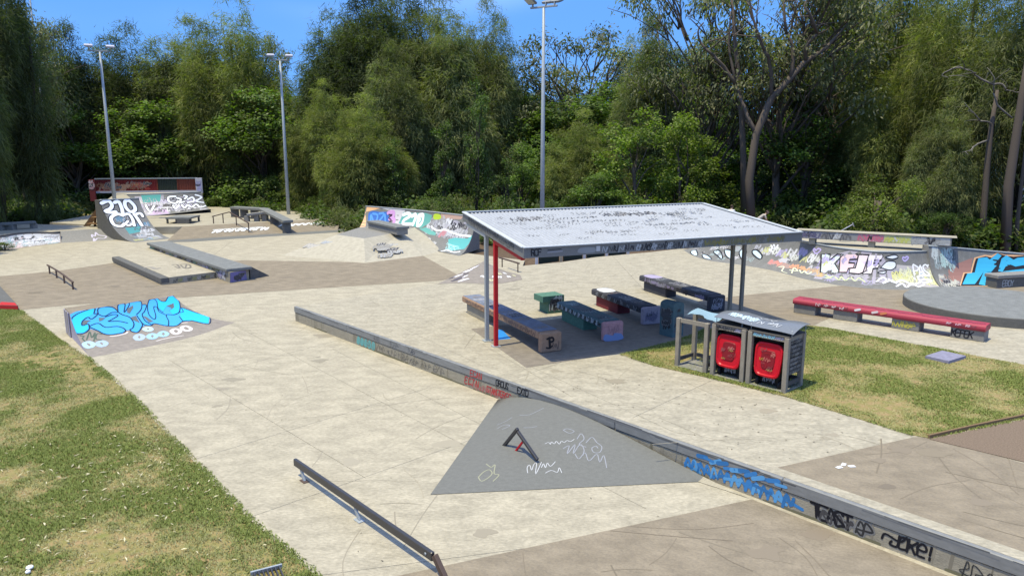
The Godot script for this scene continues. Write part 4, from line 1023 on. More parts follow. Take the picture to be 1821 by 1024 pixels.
	for run in [[Vector2(0.793, 1.557), Vector2(0.625, 2.126), Vector2(1.117, 1.532)], [Vector2(0.802, 2.193), Vector2(1.286, 2.124), Vector2(1.264, 1.55)], [Vector2(1.409, 2.237), Vector2(1.863, 2.243), Vector2(1.437, 1.507), Vector2(2.065, 1.641)], [Vector2(1.944, 2.224), Vector2(2.209, 1.656)]]:
		pen(wg, ws, run, 0.14, Color(0.10, 0.28, 0.68), 0.009)
	pen(wg, ws, [Vector2(2.216, 2.341), Vector2(2.72, 2.42), Vector2(2.717, 2.13), Vector2(2.383, 2.002), Vector2(2.907, 1.995), Vector2(2.806, 1.663), Vector2(2.46, 1.596)], 0.24, Color(0.55, 0.3, 0.55), 0.009)
	pen(wg, ws, [Vector2(2.312, 2.249), Vector2(2.617, 2.222), Vector2(2.367, 2.053), Vector2(2.634, 1.919), Vector2(2.476, 1.741)], 0.08, Color(0.05, 0.02, 0.05), 0.013)
	blob(wg, ws, [Vector2(3.355, 1.774), Vector2(3.594, 2.471), Vector2(4.472, 2.479), Vector2(5.637, 2.547), Vector2(6.245, 2.462), Vector2(6.134, 2.071), Vector2(5.472, 1.677), Vector2(3.955, 1.754)], green, 0.005)
	pen(wg, ws, [Vector2(3.628, 2.314), Vector2(4.042, 2.431), Vector2(4.289, 2.313), Vector2(3.785, 2.018), Vector2(3.793, 1.791), Vector2(4.515, 1.834)], 0.2, white, 0.009)
	pen(wg, ws, [Vector2(4.439, 2.3), Vector2(4.785, 2.389), Vector2(4.667, 1.824)], 0.22, white, 0.010)
	blob(wg, ws, [Vector2(4.989, 2.467), Vector2(5.495, 2.518), Vector2(5.542, 2.067), Vector2(5.359, 1.766), Vector2(5.001, 1.73), Vector2(4.909, 2.199)], white, 0.009, true)
	pen(wg, ws, [Vector2(5.258, 2.268), Vector2(5.362, 2.165), Vector2(5.213, 1.947)], 0.07, green, 0.014)
	blob(wg, ws, [Vector2(6.413, 2.533), Vector2(6.959, 2.547), Vector2(7.046, 2.332), Vector2(6.442, 2.268)], Color(0.42, 0.55, 0.05), 0.008, true)
	blob(wg, ws, [Vector2(7.023, 2.59), Vector2(8.992, 2.615), Vector2(8.827, 2.437), Vector2(7.077, 2.355)], Color(0.45, 0.3, 0.24), 0.004)
	blob(wg, ws, [Vector2(5.352, 1.612), Vector2(5.88, 1.769), Vector2(6.908, 1.633), Vector2(6.965, 1.38), Vector2(6.38, 1.357), Vector2(5.947, 1.468)], green, 0.006)
	blob(wg, ws, [Vector2(8.192, 1.276), Vector2(8.664, 1.446), Vector2(9.712, 1.529), Vector2(10.004, 1.74), Vector2(9.981, 1.272), Vector2(9.849, 0.84), Vector2(8.799, 0.379)], Color(0.1, 0.36, 0.35), 0.006)
	for i in 9:
		pen(wg, ws, [Vector2(rng.randf_range(8.2, 8.6), rng.randf_range(0.4, 1.1)), Vector2(rng.randf_range(8.5, 9.2), rng.randf_range(0.4, 1.1)), Vector2(rng.randf_range(9.0, 9.6), rng.randf_range(0.4, 1.1))], 0.035, Color(0.35, 0.6, 0.6), 0.010)
	clutter(wg, ws, 5.6, 1.3, 9.7, 2.5, 60, [Color(0.45, 0.45, 0.48), Color(0.6, 0.6, 0.62), Color(0.2, 0.2, 0.22), Color(0.35, 0.33, 0.4)], 0.55, 0.06)
	pen(wg, ws, [Vector2(6.361, 1.864), Vector2(6.956, 1.687), Vector2(7.634, 1.804), Vector2(8.396, 1.701), Vector2(9.117, 1.644), Vector2(9.9, 1.686)], 0.1, white, 0.009)
	pen(wg, ws, [Vector2(7.337, 1.375), Vector2(7.488, 1.649), Vector2(7.743, 1.724), Vector2(7.626, 1.517)], 0.22, Color(0.42, 0.2, 0.22), 0.008)
	pen(wg, ws, [Vector2(8.432, 0.015), Vector2(8.653, 0.382), Vector2(9.262, 0.323), Vector2(9.666, 0.52)], 0.12, white, 0.008)
	clutter(wg, ws, 3.6, 0.3, 7.5, 1.2, 16, [Color(0.5, 0.5, 0.5), Color(0.14, 0.33, 0.3), Color(0.36, 0.3, 0.28)], 0.4, 0.05)
	part(w, "graffiti", wg, M.paint, true)

	hip()

func slim_rail(feet: Array, hs: Array, over: float, label: String, called: String):
	var o := thing(called, label, "grind rail", feet[0])
	var pts := []; var rad := []
	for i in feet.size():
		pts.append(feet[i] + Vector3(0, hs[i], 0)); rad.append(0.03)
	pts.push_front(pts[0] + (pts[0] - pts[1]).normalized() * over); rad.append(0.03)
	pts.append(pts[-1] + (pts[-1] - pts[-2]).normalized() * over * 0.4); rad.append(0.03)
	for i in pts.size() - 1:
		var st := begin()
		bar(st, pts[i], pts[i + 1], 0.06, 0.05, 0.006)
		part(o, "rail_bar", st, M.rust, true)
	for i in feet.size():
		var lg := begin()
		bar(lg, feet[i], feet[i] + Vector3(0, hs[i] - 0.025, 0), 0.045, 0.045, 0.0, Vector3.RIGHT)
		part(o, "leg", lg, M.rust, true)

func pyramid():
	var o := thing("pyramid_funbox", "pale concrete pyramid with a flat top and sloping sides in the middle distance", "skate pyramid", Vector3(-6.809, 0, -33.972))
	var b := [Vector3(-11.36, 0, -36.165), Vector3(-6.776, 0, -33.801), Vector3(-4.363, 0, -35.972), Vector3(-3.625, 0, -37.787), Vector3(-5.366, 0, -42.538), Vector3(-10.073, 0, -42.011)]
	var t := [Vector3(-9.073, 0.8, -38.142), Vector3(-7.318, 0.8, -36.45), Vector3(-5.956, 0.8, -39.448), Vector3(-5.381, 0.8, -42.033), Vector3(-6.196, 0.8, -43.292), Vector3(-8.577, 0.8, -41.73)]
	var names := ["slope", "slope", "slope", "slope", "slope", "slope"]
	for i in 6:
		var j := (i + 1) % 6
		var st := begin()
		quad(st, b[i], t[i], t[j], b[j])
		part(o, names[i], st, M.pale_concrete, true)
	var tp := begin()
	for i in range(1, 5): tri(tp, t[0], t[i], t[i + 1])
	part(o, "flat_top", tp, M.block_grey, true)
	var g := begin()
	var s0 := plane_of(b[0], (b[1] - b[0]).normalized(), ((t[0] + t[1]) / 2.0 - (b[0] + b[1]) / 2.0).normalized())
	var s1 := plane_of(b[1], (b[2] - b[1]).normalized(), (t[1] - b[1]).normalized())
	clutter(g, s0, 0.6, 0.15, 4.4, 1.9, 13, [Color(0.40, 0.37, 0.32), Color(0.46, 0.34, 0.3), Color(0.36, 0.39, 0.42), Color(0.5, 0.5, 0.48)], 0.45, 0.06, 0.006)
	clutter(g, s1, 0.3, 0.2, 2.3, 2.2, 10, [Color(0.36, 0.34, 0.3), Color(0.38, 0.38, 0.37), Color(0.28, 0.26, 0.22)], 0.4, 0.04, 0.006)
	pen(g, s0, [Vector2(2.2, 0.5), Vector2(2.6, 0.8), Vector2(2.8, 0.5), Vector2(3.3, 0.75), Vector2(3.7, 0.5)], 0.13, Color(0.68, 0.68, 0.68), 0.008)
	part(o, "graffiti", g, M.paint, true)
	# the ledge that stands on the flat top
	var l := thing("grind_box", "short grey ledge block standing on top of the pale pyramid", "ledge", Vector3(-6.617, 0.8, -39.448))
	var a := Vector3(-7.988, 0.8, -41.135); var c := Vector3(-5.899, 0.8, -37.891)
	var dd := (c - a).normalized(); var nn := Vector3(dd.z, 0, -dd.x)
	if nn.z > 0: nn = -nn
	var w := begin()
	bar(w, a + Vector3(0, 0.15, 0) + nn * 0.3, c + Vector3(0, 0.15, 0) + nn * 0.3, 0.62, 0.3, 0.01)
	part(l, "box_body", w, M.block_grey, true)
	var cp := begin()
	bar(cp, a - dd * 0.06 + Vector3(0, 0.365, 0) + nn * 0.3, c + dd * 0.06 + Vector3(0, 0.365, 0) + nn * 0.3, 0.74, 0.13, 0.02)
	part(l, "box_cap", cp, M.disc, true)

func hip():
	var o := thing("hip_ramp", "small pointed hip ramp on the corner of the upper court, sprayed white and grey", "hip ramp", Vector3(-1.044, 0.45, -27.41))
	var ap := Vector3(-1.1, 0.806, -29)
	var toe := [Vector3(-2.644, 0.45, -25.891), Vector3(-2.214, 0.45, -26.002), Vector3(-1.781, 0.45, -26.114), Vector3(-1.048, 0.45, -25.891), Vector3(-0.371, 0.45, -26.002), Vector3(0.092, 0.45, -26.456), Vector3(0.382, 0.45, -26.806), Vector3(0.31, 0.45, -27.786), Vector3(-0.12, 0.45, -28.434)]
	var st := begin(false)
	var grid := []
	var n := 8
	for i in toe.size():
		var row := []
		for j in n + 1:
			var t := float(j) / n
			var p: Vector3 = toe[i].lerp(ap, t)
			var h0: float = 0.456
			p.y = lerpf(h0, ap.y, t) if i < 3 else lerpf(h0, ap.y, pow(t, 1.9))
			row.append(p)
		grid.append(row)
	for i in toe.size() - 1:
		for j in n:
			quad(st, grid[i][j], grid[i][j + 1], grid[i + 1][j + 1], grid[i + 1][j])
	part(o, "riding_surface", st, M.ramp_tan, true)
	var bk := begin()
	for j in n:
		for i in [0, toe.size() - 1]:
			var a: Vector3 = grid[i][j]; var b: Vector3 = grid[i][j + 1]
			quad(bk, Vector3(a.x, 0, a.z), a, b, Vector3(b.x, 0, b.z))
	part(o, "back_panel", bk, M.block_grey, true)
	var g := begin()
	var s := func(u: float, v: float) -> Vector3:
		var x := clampf(u, 0, 1) * (toe.size() - 1); var i := mini(int(x), toe.size() - 2)
		var y := clampf(v, 0, 1) * n; var j := mini(int(y), n - 1)
		var p: Vector3 = grid[i][j].lerp(grid[i + 1][j], x - i); var q: Vector3 = grid[i][j + 1].lerp(grid[i + 1][j + 1], x - i)
		return p.lerp(q, y - j)
	for i in 12:
		var u := rng.randf_range(0.01, 0.2); var v := rng.randf_range(0.05, 0.7)
		pen(g, s, [Vector2(u, v), Vector2(u + 0.03, v + 0.1), Vector2(u + 0.02, v + 0.02), Vector2(u + 0.06, v + 0.12)], 0.03, [Color(0.72, 0.68, 0.7), Color(0.65, 0.62, 0.64), Color(0.1, 0.09, 0.1)][i % 3], 0.006)
	for i in 8:
		var u := 0.35 + i * 0.06; var v := rng.randf_range(0.15, 0.45)
		pen(g, s, [Vector2(u, v), Vector2(u + 0.02, v + 0.08), Vector2(u + 0.03, v - 0.02), Vector2(u + 0.05, v + 0.06)], 0.016, [Color(0.66, 0.64, 0.62), Color(0.5, 0.47, 0.3), Color(0.7, 0.7, 0.7)][i % 3], 0.006)
	part(o, "graffiti", g, M.paint, true)

# ---------------------------------------------------------------- the shelter, its benches and the bins
func shelter_area():
	var FL := Vector3(0.262, 3.08, -15.75); var FR := Vector3(7.36, 3.08, -18.77)
	var BL := Vector3(-1.27, 3.53, -19.45); var BR := Vector3(5.80, 3.53, -22.65)
	var o := thing("picnic_shelter", "open picnic shelter with a white corrugated roof on two pairs of posts", "shelter", Vector3(3.0, 0.45, -19.0))
	var ax := (FR - FL).normalized(); var W := FL.distance_to(FR); var bx := (BL - FL); var D := bx.length()
	var up := ax.cross(-bx.normalized()).normalized()
	if up.y < 0: up = -up
	# corrugated sheet, ribs running down the slope
	var st := begin(false)
	var segs := 560
	var prev := []
	for i in segs + 1:
		var t := float(i) / segs
		var h := sin(t * segs / 8.0 * TAU) * 0.028
		var f := FL.lerp(FR, lerpf(0.008, 0.992, t)); var b := BL.lerp(BR, lerpf(0.008, 0.992, t))
		var row := [f.lerp(b, 0.02) + up * (h - 0.012), b.lerp(f, 0.02) + up * (h - 0.012)]
		if i > 0: quad(st, prev[0], prev[1], row[1], row[0])
		prev = row
	part(o, "roof_sheet", st, M.roof, true)
	var under := begin()
	hexa(under, [FL.lerp(BR, 0.015) - up * 0.045, FR.lerp(BL, 0.015) - up * 0.045, BR.lerp(FL, 0.015) - up * 0.045, BL.lerp(FR, 0.015) - up * 0.045], [FL.lerp(BR, 0.015) - up * 0.032, FR.lerp(BL, 0.015) - up * 0.032, BR.lerp(FL, 0.015) - up * 0.032, BL.lerp(FR, 0.015) - up * 0.032])
	part(o, "ceiling_sheet", under, M.fascia, true)
	var bn := bx.normalized()
	for q in [[FL, FR, 0.0], [BL, BR, 0.0], [FL, BL, 1.0], [FR, BR, 1.0]]:
		var fs := begin()
		var e: Vector3 = (q[1] - q[0]).normalized() * (0.02 if q[2] == 0.0 else -0.022)
		bar(fs, q[0] - e - Vector3(0, 0.10, 0), q[1] + e - Vector3(0, 0.10, 0), 0.035, 0.22)
		part(o, "fascia", fs, M.fascia, true)
		var fl := begin()
		bar(fl, q[0] - e + Vector3(0, 0.022, 0), q[1] + e + Vector3(0, 0.022, 0), 0.11, 0.022)
		part(o, "flashing", fl, M.trim, true)
	for t in [0.2, 0.5, 0.8]:
		var pu := begin()
		bar(pu, FL.lerp(BL, t) - up * 0.09 + ax * 0.03, FR.lerp(BR, t) - up * 0.09 - ax * 0.03, 0.06, 0.09)
		part(o, "purlin", pu, M.galv, true)
	# posts in pairs, each carrying a sloping rafter
	var slope := func(p: Vector3) -> float:
		var k := (Vector2(p.x, p.z) - Vector2(FL.x, FL.z)).dot(Vector2(bx.x, bx.z)) / Vector2(bx.x, bx.z).length_squared()
		return lerpf(FL.y, BL.y, k)
	var back := Vector3(bx.x, 0, bx.z).normalized()
	for q in [[Vector3(-0.39, 0.45, -17.473), "red", -1.0, M.red], [Vector3(-0.627, 0.45, -18.008), "grey", 1.0, M.galv], [Vector3(6.13, 0.45, -20.4), "dark", -1.0, M.frame_grey], [Vector3(6.56, 0.45, -20.75), "dark", 1.0, M.frame_grey]]:
		var p: Vector3 = q[0]
		var top: float = slope.call(p) - 0.22
		var ps := begin()
		bar(ps, p, Vector3(p.x, top, p.z), 0.095, 0.095, 0.008, back)
		part(o, "post", ps, q[3], true, q[1] + " steel post")
		var bp := begin()
		box(bp, at(p + Vector3(0, 0.012, 0), 0.4), Vector3(0.2, 0.014, 0.2), 0.003)
		part(o, "base_plate", bp, M.galv, true)
		var end: Vector3 = p + back * q[2] * (1.65 if q[2] < 0 else 1.35)
		var rf := begin()
		bar(rf, Vector3(p.x, top - 0.03, p.z) - back * q[2] * 0.047, Vector3(end.x, slope.call(end) - 0.25, end.z), 0.09, 0.12, 0.006)
		part(o, "rafter", rf, q[3], true)
	var g := begin()
	var black := Color(0.03, 0.03, 0.035)
	var rsf := func(u: float, v: float) -> Vector3:
		var t := (u / W - 0.008) / 0.984
		return FL + ax * u + bn * v + up * (sin(t * 70.0 * TAU) * 0.028 - 0.0105)
	var dark := Color(0.10, 0.105, 0.12); var wht := Color(0.82, 0.85, 0.88)
	for q in [[0.9, 2.85, 0.9, 0.35], [3.6, 2.95, 1.6, 0.35]]:
		for i in int(q[2] / 0.2): squiggle(g, rsf, q[0] + i * 0.2, q[1] - 0.06 * (i % 3), 0.28, q[3], dark, 0.04, 0.004, 2)
	for q in [[2.0, 2.3, 9, 0.22], [2.2, 1.0, 6, 0.35], [4.1, 1.6, 8, 0.2], [1.9, 2.75, 7, 0.15], [5.3, 2.7, 7, 0.35]]:
		for i in q[2]: squiggle(g, rsf, q[0] + i * 0.2, q[1] + rng.randf_range(-0.06, 0.06), 0.2, q[3] * rng.randf_range(0.5, 1.0), dark.lerp(Color(0.3, 0.31, 0.33), rng.randf()), 0.022, 0.004, 2)
	for i in 70: squiggle(g, rsf, rng.randf_range(0.3, 7.0), rng.randf_range(0.5, 3.4), rng.randf_range(0.25, 0.7), rng.randf_range(0.1, 0.25), [Color(0.3, 0.31, 0.33), Color(0.33, 0.34, 0.36), Color(0.36, 0.37, 0.385)][i % 3], 0.014, 0.003, 4)
	var ff := plane_of(FL - Vector3(0, 0.21, 0) + Vector3(ax.z, 0, -ax.x) * -0.0185, ax, Vector3.UP)
	letters(g, ff, "ROF", 0.16, 0.05, 0.13, 0.025, black, 0.004, 0.0, 0.05)
	pen(g, ff, [Vector2(0.55, 0.1), Vector2(0.9, 0.11)], 0.03, Color(0.3, 0.3, 0.31), 0.004)
	pen(g, ff, [Vector2(0.55, 0.15), Vector2(0.88, 0.16)], 0.014, black, 0.004)
	blob(g, ff, [Vector2(1.75, 0.06), Vector2(1.85, 0.06), Vector2(1.85, 0.18), Vector2(1.75, 0.18)], Color(0.5, 0.5, 0.5), 0.003)
	blob(g, ff, [Vector2(1.3, 0.05), Vector2(1.7, 0.04), Vector2(1.7, 0.15), Vector2(1.35, 0.16)], Color(0.28, 0.29, 0.29), 0.003, true)
	for i in 19: squiggle(g, ff, 1.9 + i * 0.145, 0.02, 0.16, 0.16, [Color(0.42, 0.43, 0.43), black, black][i % 3], 0.022, 0.004, 2)
	for i in 22: squiggle(g, ff, 4.7 + i * 0.11, 0.03, 0.14, 0.14, Color(0.28, 0.24, 0.05).lerp(Color(0.13, 0.12, 0.08), rng.randf()), 0.03, 0.003, 2)
	var lf := plane_of(BL - Vector3(0, 0.19, 0) - ax * 0.0185, -bn, Vector3.UP)
	for i in 12: squiggle(g, lf, 0.4 + i * 0.26, 0.02, 0.3, 0.15, Color(0.045, 0.05, 0.055), 0.016, 0.003, 3)
	part(o, "graffiti", g, M.paint, true)
	var pp := thing("paint_patch", "small bright blue painted patch on the paving beside the red post", "paint patch", Vector3(-0.225, 0.455, -18.614))
	var pst := begin()
	prism(pst, PackedVector2Array([Vector2(-0.366, -19.138), Vector2(-0.261, -19.138), Vector2(-0.036, -18.193), Vector2(-0.346, -18.081)]), 0.45, 0.459)
	var pm := paint_mat(); pm.vertex_color_use_as_albedo = false; pm.albedo_color = lin(0.03, 0.22, 0.6)
	part(pp, "paint", pst, pm, true)

	# concrete benches: near end (left, right corners on the ground), far end centre
	var back2 := Vector3(-0.365, 0, -0.93)
	bench("orange and blue concrete bench, the nearest the red post", Vector3(0.68, 0.45, -16.821), Vector3(1.204, 0.45, -17.166), 5.0, M.bench_blue, M.bench_orange, M.bench_orange, M.wall_grey, true, 0)
	bench("teal concrete bench with a pink and blue near end", Vector3(2.289, 0.45, -17.899), Vector3(2.806, 0.45, -18.175), 2.75, M.bench_teal, M.bench_teal, M.bench_pink, M.bench_green, false, 1)
	bench("dark concrete bench with a pale mauve end and red far leg", Vector3(3.569, 0.45, -19.622), Vector3(4.155, 0.45, -19.952), 3.0, M.bench_black, M.bench_black, M.bench_mauve, M.deep_red, false, 2)
	bench("black and purple concrete bench behind the open empty bin frame", Vector3(5.795, 0.45, -21.232), Vector3(6.41, 0.45, -21.538), 3.9, M.bench_black, M.bench_black, M.bench_black, M.bench_black, false, 3)
	var blk := thing("seat_block", "short green concrete seat block with black scribbles beside the teal bench", "bench", Vector3(1.228, 0.45, -21.232))
	var p0 := Vector3(1.056, 0.45, -21.082); var p1 := Vector3(1.53, 0.45, -21.308)
	var dx := (p1 - p0).normalized(); var bz := Vector3(dx.z, 0, -dx.x)
	if bz.z > 0: bz = -bz
	var bs := begin()
	hexa(bs, [p0, p1, p1 + bz * 0.55, p0 + bz * 0.55], [p0 + Vector3(0, 0.34, 0), p1 + Vector3(0, 0.34, 0), p1 + bz * 0.55 + Vector3(0, 0.34, 0), p0 + bz * 0.55 + Vector3(0, 0.34, 0)])
	part(blk, "leg", bs, M.bench_green, true)
	var bt := begin()
	var q0 := p0 - dx * 0.18; 
	hexa(bt, [q0 + Vector3(0, 0.343, 0), p1 + Vector3(0, 0.343, 0), p1 + bz * 0.57 + Vector3(0, 0.343, 0), q0 + bz * 0.57 + Vector3(0, 0.343, 0)], [q0 + Vector3(0, 0.52, 0), p1 + Vector3(0, 0.52, 0), p1 + bz * 0.57 + Vector3(0, 0.52, 0), q0 + bz * 0.57 + Vector3(0, 0.52, 0)])
	part(blk, "seat", bt, M.bench_green, true)
	var bg := begin()
	var bf := plane_of(p0, dx, Vector3.UP)
	clutter(bg, bf, 0.02, 0.06, 0.48, 0.5, 14, [Color(0.02, 0.02, 0.02), Color(0.03, 0.03, 0.03), Color(0.5, 0.55, 0.52)], 0.2, 0.03, 0.003)
	part(blk, "graffiti", bg, M.paint, true)
	var pn := thing("concrete_divider", "upright narrow scribbled concrete divider with a rounded top behind the open empty bin frame", "divider", Vector3(4.222, 0.45, -18.344))
	var ps2 := begin()
	var c0 := Vector3(4.08, 0.45, -18.288); var c1 := Vector3(4.404, 0.45, -18.517)
	var cx := (c1 - c0).normalized(); var cz := Vector3(cx.z, 0, -cx.x)
	if cz.z > 0: cz = -cz
	var prof := []
	var cw := c0.distance_to(c1)
	for k in 9:
		var a := PI * k / 8.0
		prof.append(Vector2(cw / 2.0 - cos(a) * cw / 2.0, 0.82 + sin(a) * 0.09))
	prof.push_front(Vector2(0, 0)); prof.append(Vector2(cw, 0))
	for k in range(1, prof.size() - 1):
		tri(ps2, c0, c0 + cx * prof[k].x + Vector3(0, prof[k].y, 0), c0 + cx * prof[k + 1].x + Vector3(0, prof[k + 1].y, 0))
		tri(ps2, c0 + cz * 0.45, c0 + cz * 0.45 + cx * prof[k + 1].x + Vector3(0, prof[k + 1].y, 0), c0 + cz * 0.45 + cx * prof[k].x + Vector3(0, prof[k].y, 0))
	for k in prof.size() - 1:
		var a: Vector3 = c0 + cx * prof[k].x + Vector3(0, prof[k].y, 0); var b: Vector3 = c0 + cx * prof[k + 1].x + Vector3(0, prof[k + 1].y, 0)
		quad(ps2, a, a + cz * 0.45, b + cz * 0.45, b)
	part(pn, "slab", ps2, M.bench_teal, true)
	var pg := begin()
	clutter(pg, plane_of(c0, cx, Vector3.UP), 0.01, 0.1, cw - 0.01, 0.85, 12, [Color(0.05, 0.05, 0.05), Color(0.33, 0.37, 0.38), Color(0.1, 0.1, 0.11)], 0.13, 0.02, 0.003)
	clutter(pg, plane_of(c0 + cz * 0.45, -cz, Vector3.UP), 0.02, 0.1, 0.43, 0.75, 10, [Color(0.03, 0.03, 0.03)], 0.2, 0.03, 0.003)
	part(pn, "graffiti", pg, M.paint, true)
	bins()

func bench(label: String, p0: Vector3, p1: Vector3, length: float, top: Material, body: Material, near: Material, far: Material, round: bool, k: int):
	var dx := (p1 - p0).normalized()
	dx = Vector3(0.926, 0, -0.377) if k != 0 else Vector3(0.90, 0, -0.43)
	var w := minf(p0.distance_to(p1), 0.56)
	var bz := Vector3(dx.z, 0, -dx.x)
	if bz.z > 0: bz = -bz
	var o := thing("concrete_bench", label, "bench", p0 + dx * w / 2.0, "concrete benches under the shelter")
	var sb := begin()
	var c := p0 + dx * w / 2.0
	bar(sb, c + Vector3(0, 0.40, 0) + bz * 0.16, c + Vector3(0, 0.40, 0) + bz * length, w, 0.17, 0.02)
	part(o, "seat", sb, body, true)
	var sc := begin()
	bar(sc, c + Vector3(0, 0.492, 0) + bz * 0.19, c + Vector3(0, 0.492, 0) + bz * (length - 0.03), w - 0.05, 0.012, 0.004)
	part(o, "seat_top", sc, top, true)
	var nl := begin()
	bar(nl, c + Vector3(0, 0.2425, 0) - bz * 0.0, c + Vector3(0, 0.2425, 0) + bz * 0.155, w + 0.01, 0.485, 0.03)
	part(o, "leg", nl, near, true)
	var fl := begin()
	bar(fl, c + Vector3(0, 0.155, 0) + bz * (length - 1.5), c + Vector3(0, 0.155, 0) + bz * (length - 0.2), w - 0.14, 0.31, 0.01)
	part(o, "leg", fl, far, true)
	var g := begin()
	var left := plane_of(p0 + Vector3(0, 0.315, 0) + bz * length, -bz, Vector3.UP)
	var front := plane_of(p0, dx, Vector3.UP)
	var tp := plane_of(p0 + Vector3(0, 0.498, 0), dx, bz)
	var ink := Color(0.025, 0.022, 0.022)
	clutter(g, tp, 0.04, 0.25, w - 0.06, length - 0.25, 20, [[Color(0.13, 0.15, 0.2), Color(0.3, 0.31, 0.36), Color(0.2, 0.16, 0.14)], [Color(0.08, 0.11, 0.12), Color(0.25, 0.33, 0.34), Color(0.05, 0.05, 0.06)], [Color(0.05, 0.05, 0.05), Color(0.2, 0.2, 0.2), Color(0.16, 0.08, 0.08)], [Color(0.16, 0.14, 0.2), Color(0.05, 0.05, 0.05), Color(0.22, 0.22, 0.23)]][k], 0.3, 0.022, 0.001)
	if k == 0:
		pen(g, front, [Vector2(0.16, 0.34), Vector2(0.3, 0.36), Vector2(0.33, 0.28), Vector2(0.22, 0.25)], 0.05, ink, 0.004)
		pen(g, front, [Vector2(0.22, 0.36), Vector2(0.24, 0.12)], 0.06, ink, 0.004)
		pen(g, front, [Vector2(0.14, 0.13), Vector2(0.24, 0.11), Vector2(0.3, 0.16)], 0.035, ink, 0.004)
		squiggle(g, front, 0.3, 0.08, 0.2, 0.2, Color(0.12, 0.06, 0.04), 0.015, 0.004, 3)
		for i in 14: squiggle(g, left, 0.3 + i * 0.32, 0.03, 0.3, 0.12, Color(0.12, 0.08, 0.07), 0.018, 0.003, 3)
	elif k == 1:
		for i in 20: squiggle(g, left, 0.05 + i * 0.125, 0.02, 0.14, 0.13, [Color(0.5, 0.55, 0.56), ink][i % 2], 0.02, 0.003, 2)
		blob(g, front, [Vector2(0.02, 0.02), Vector2(0.53, 0.02), Vector2(0.5, 0.16), Vector2(0.3, 0.2), Vector2(0.25, 0.14), Vector2(0.03, 0.19)], Color(0.20, 0.27, 0.45), 0.003, true)
		squiggle(g, front, 0.1, 0.15, 0.3, 0.25, Color(0.3, 0.15, 0.17), 0.012, 0.004, 4)
	elif k == 2:
		clutter(g, front, 0.05, 0.08, 0.45, 0.42, 6, [Color(0.14, 0.13, 0.22), Color(0.25, 0.22, 0.35)], 0.22, 0.014, 0.003)
		for i in 14: squiggle(g, left, 0.3 + i * 0.18, 0.02, 0.2, 0.13, [Color(0.22, 0.23, 0.24), ink][i % 2], 0.018, 0.003, 2)
		blob(g, tp, [Vector2(0.05, 2.3), Vector2(0.5, 2.35), Vector2(0.48, 2.9), Vector2(0.1, 2.85)], Color(0.55, 0.55, 0.55), 0.003, true)
	else:
		clutter(g, left, 0.1, 0.0, 3.7, 0.16, 24, [Color(0.26, 0.22, 0.34), Color(0.2, 0.2, 0.22), ink], 0.16, 0.02, 0.003)
		clutter(g, front, 0.05, 0.05, 0.5, 0.45, 7, [Color(0.25, 0.24, 0.3), Color(0.4, 0.4, 0.45)], 0.2, 0.02, 0.003)
		blob(g, tp, [Vector2(0.05, 3.2), Vector2(0.5, 3.2), Vector2(0.45, 3.8), Vector2(0.08, 3.75)], Color(0.36, 0.31, 0.42), 0.003, true)
	part(o, "graffiti", g, M.paint, true)

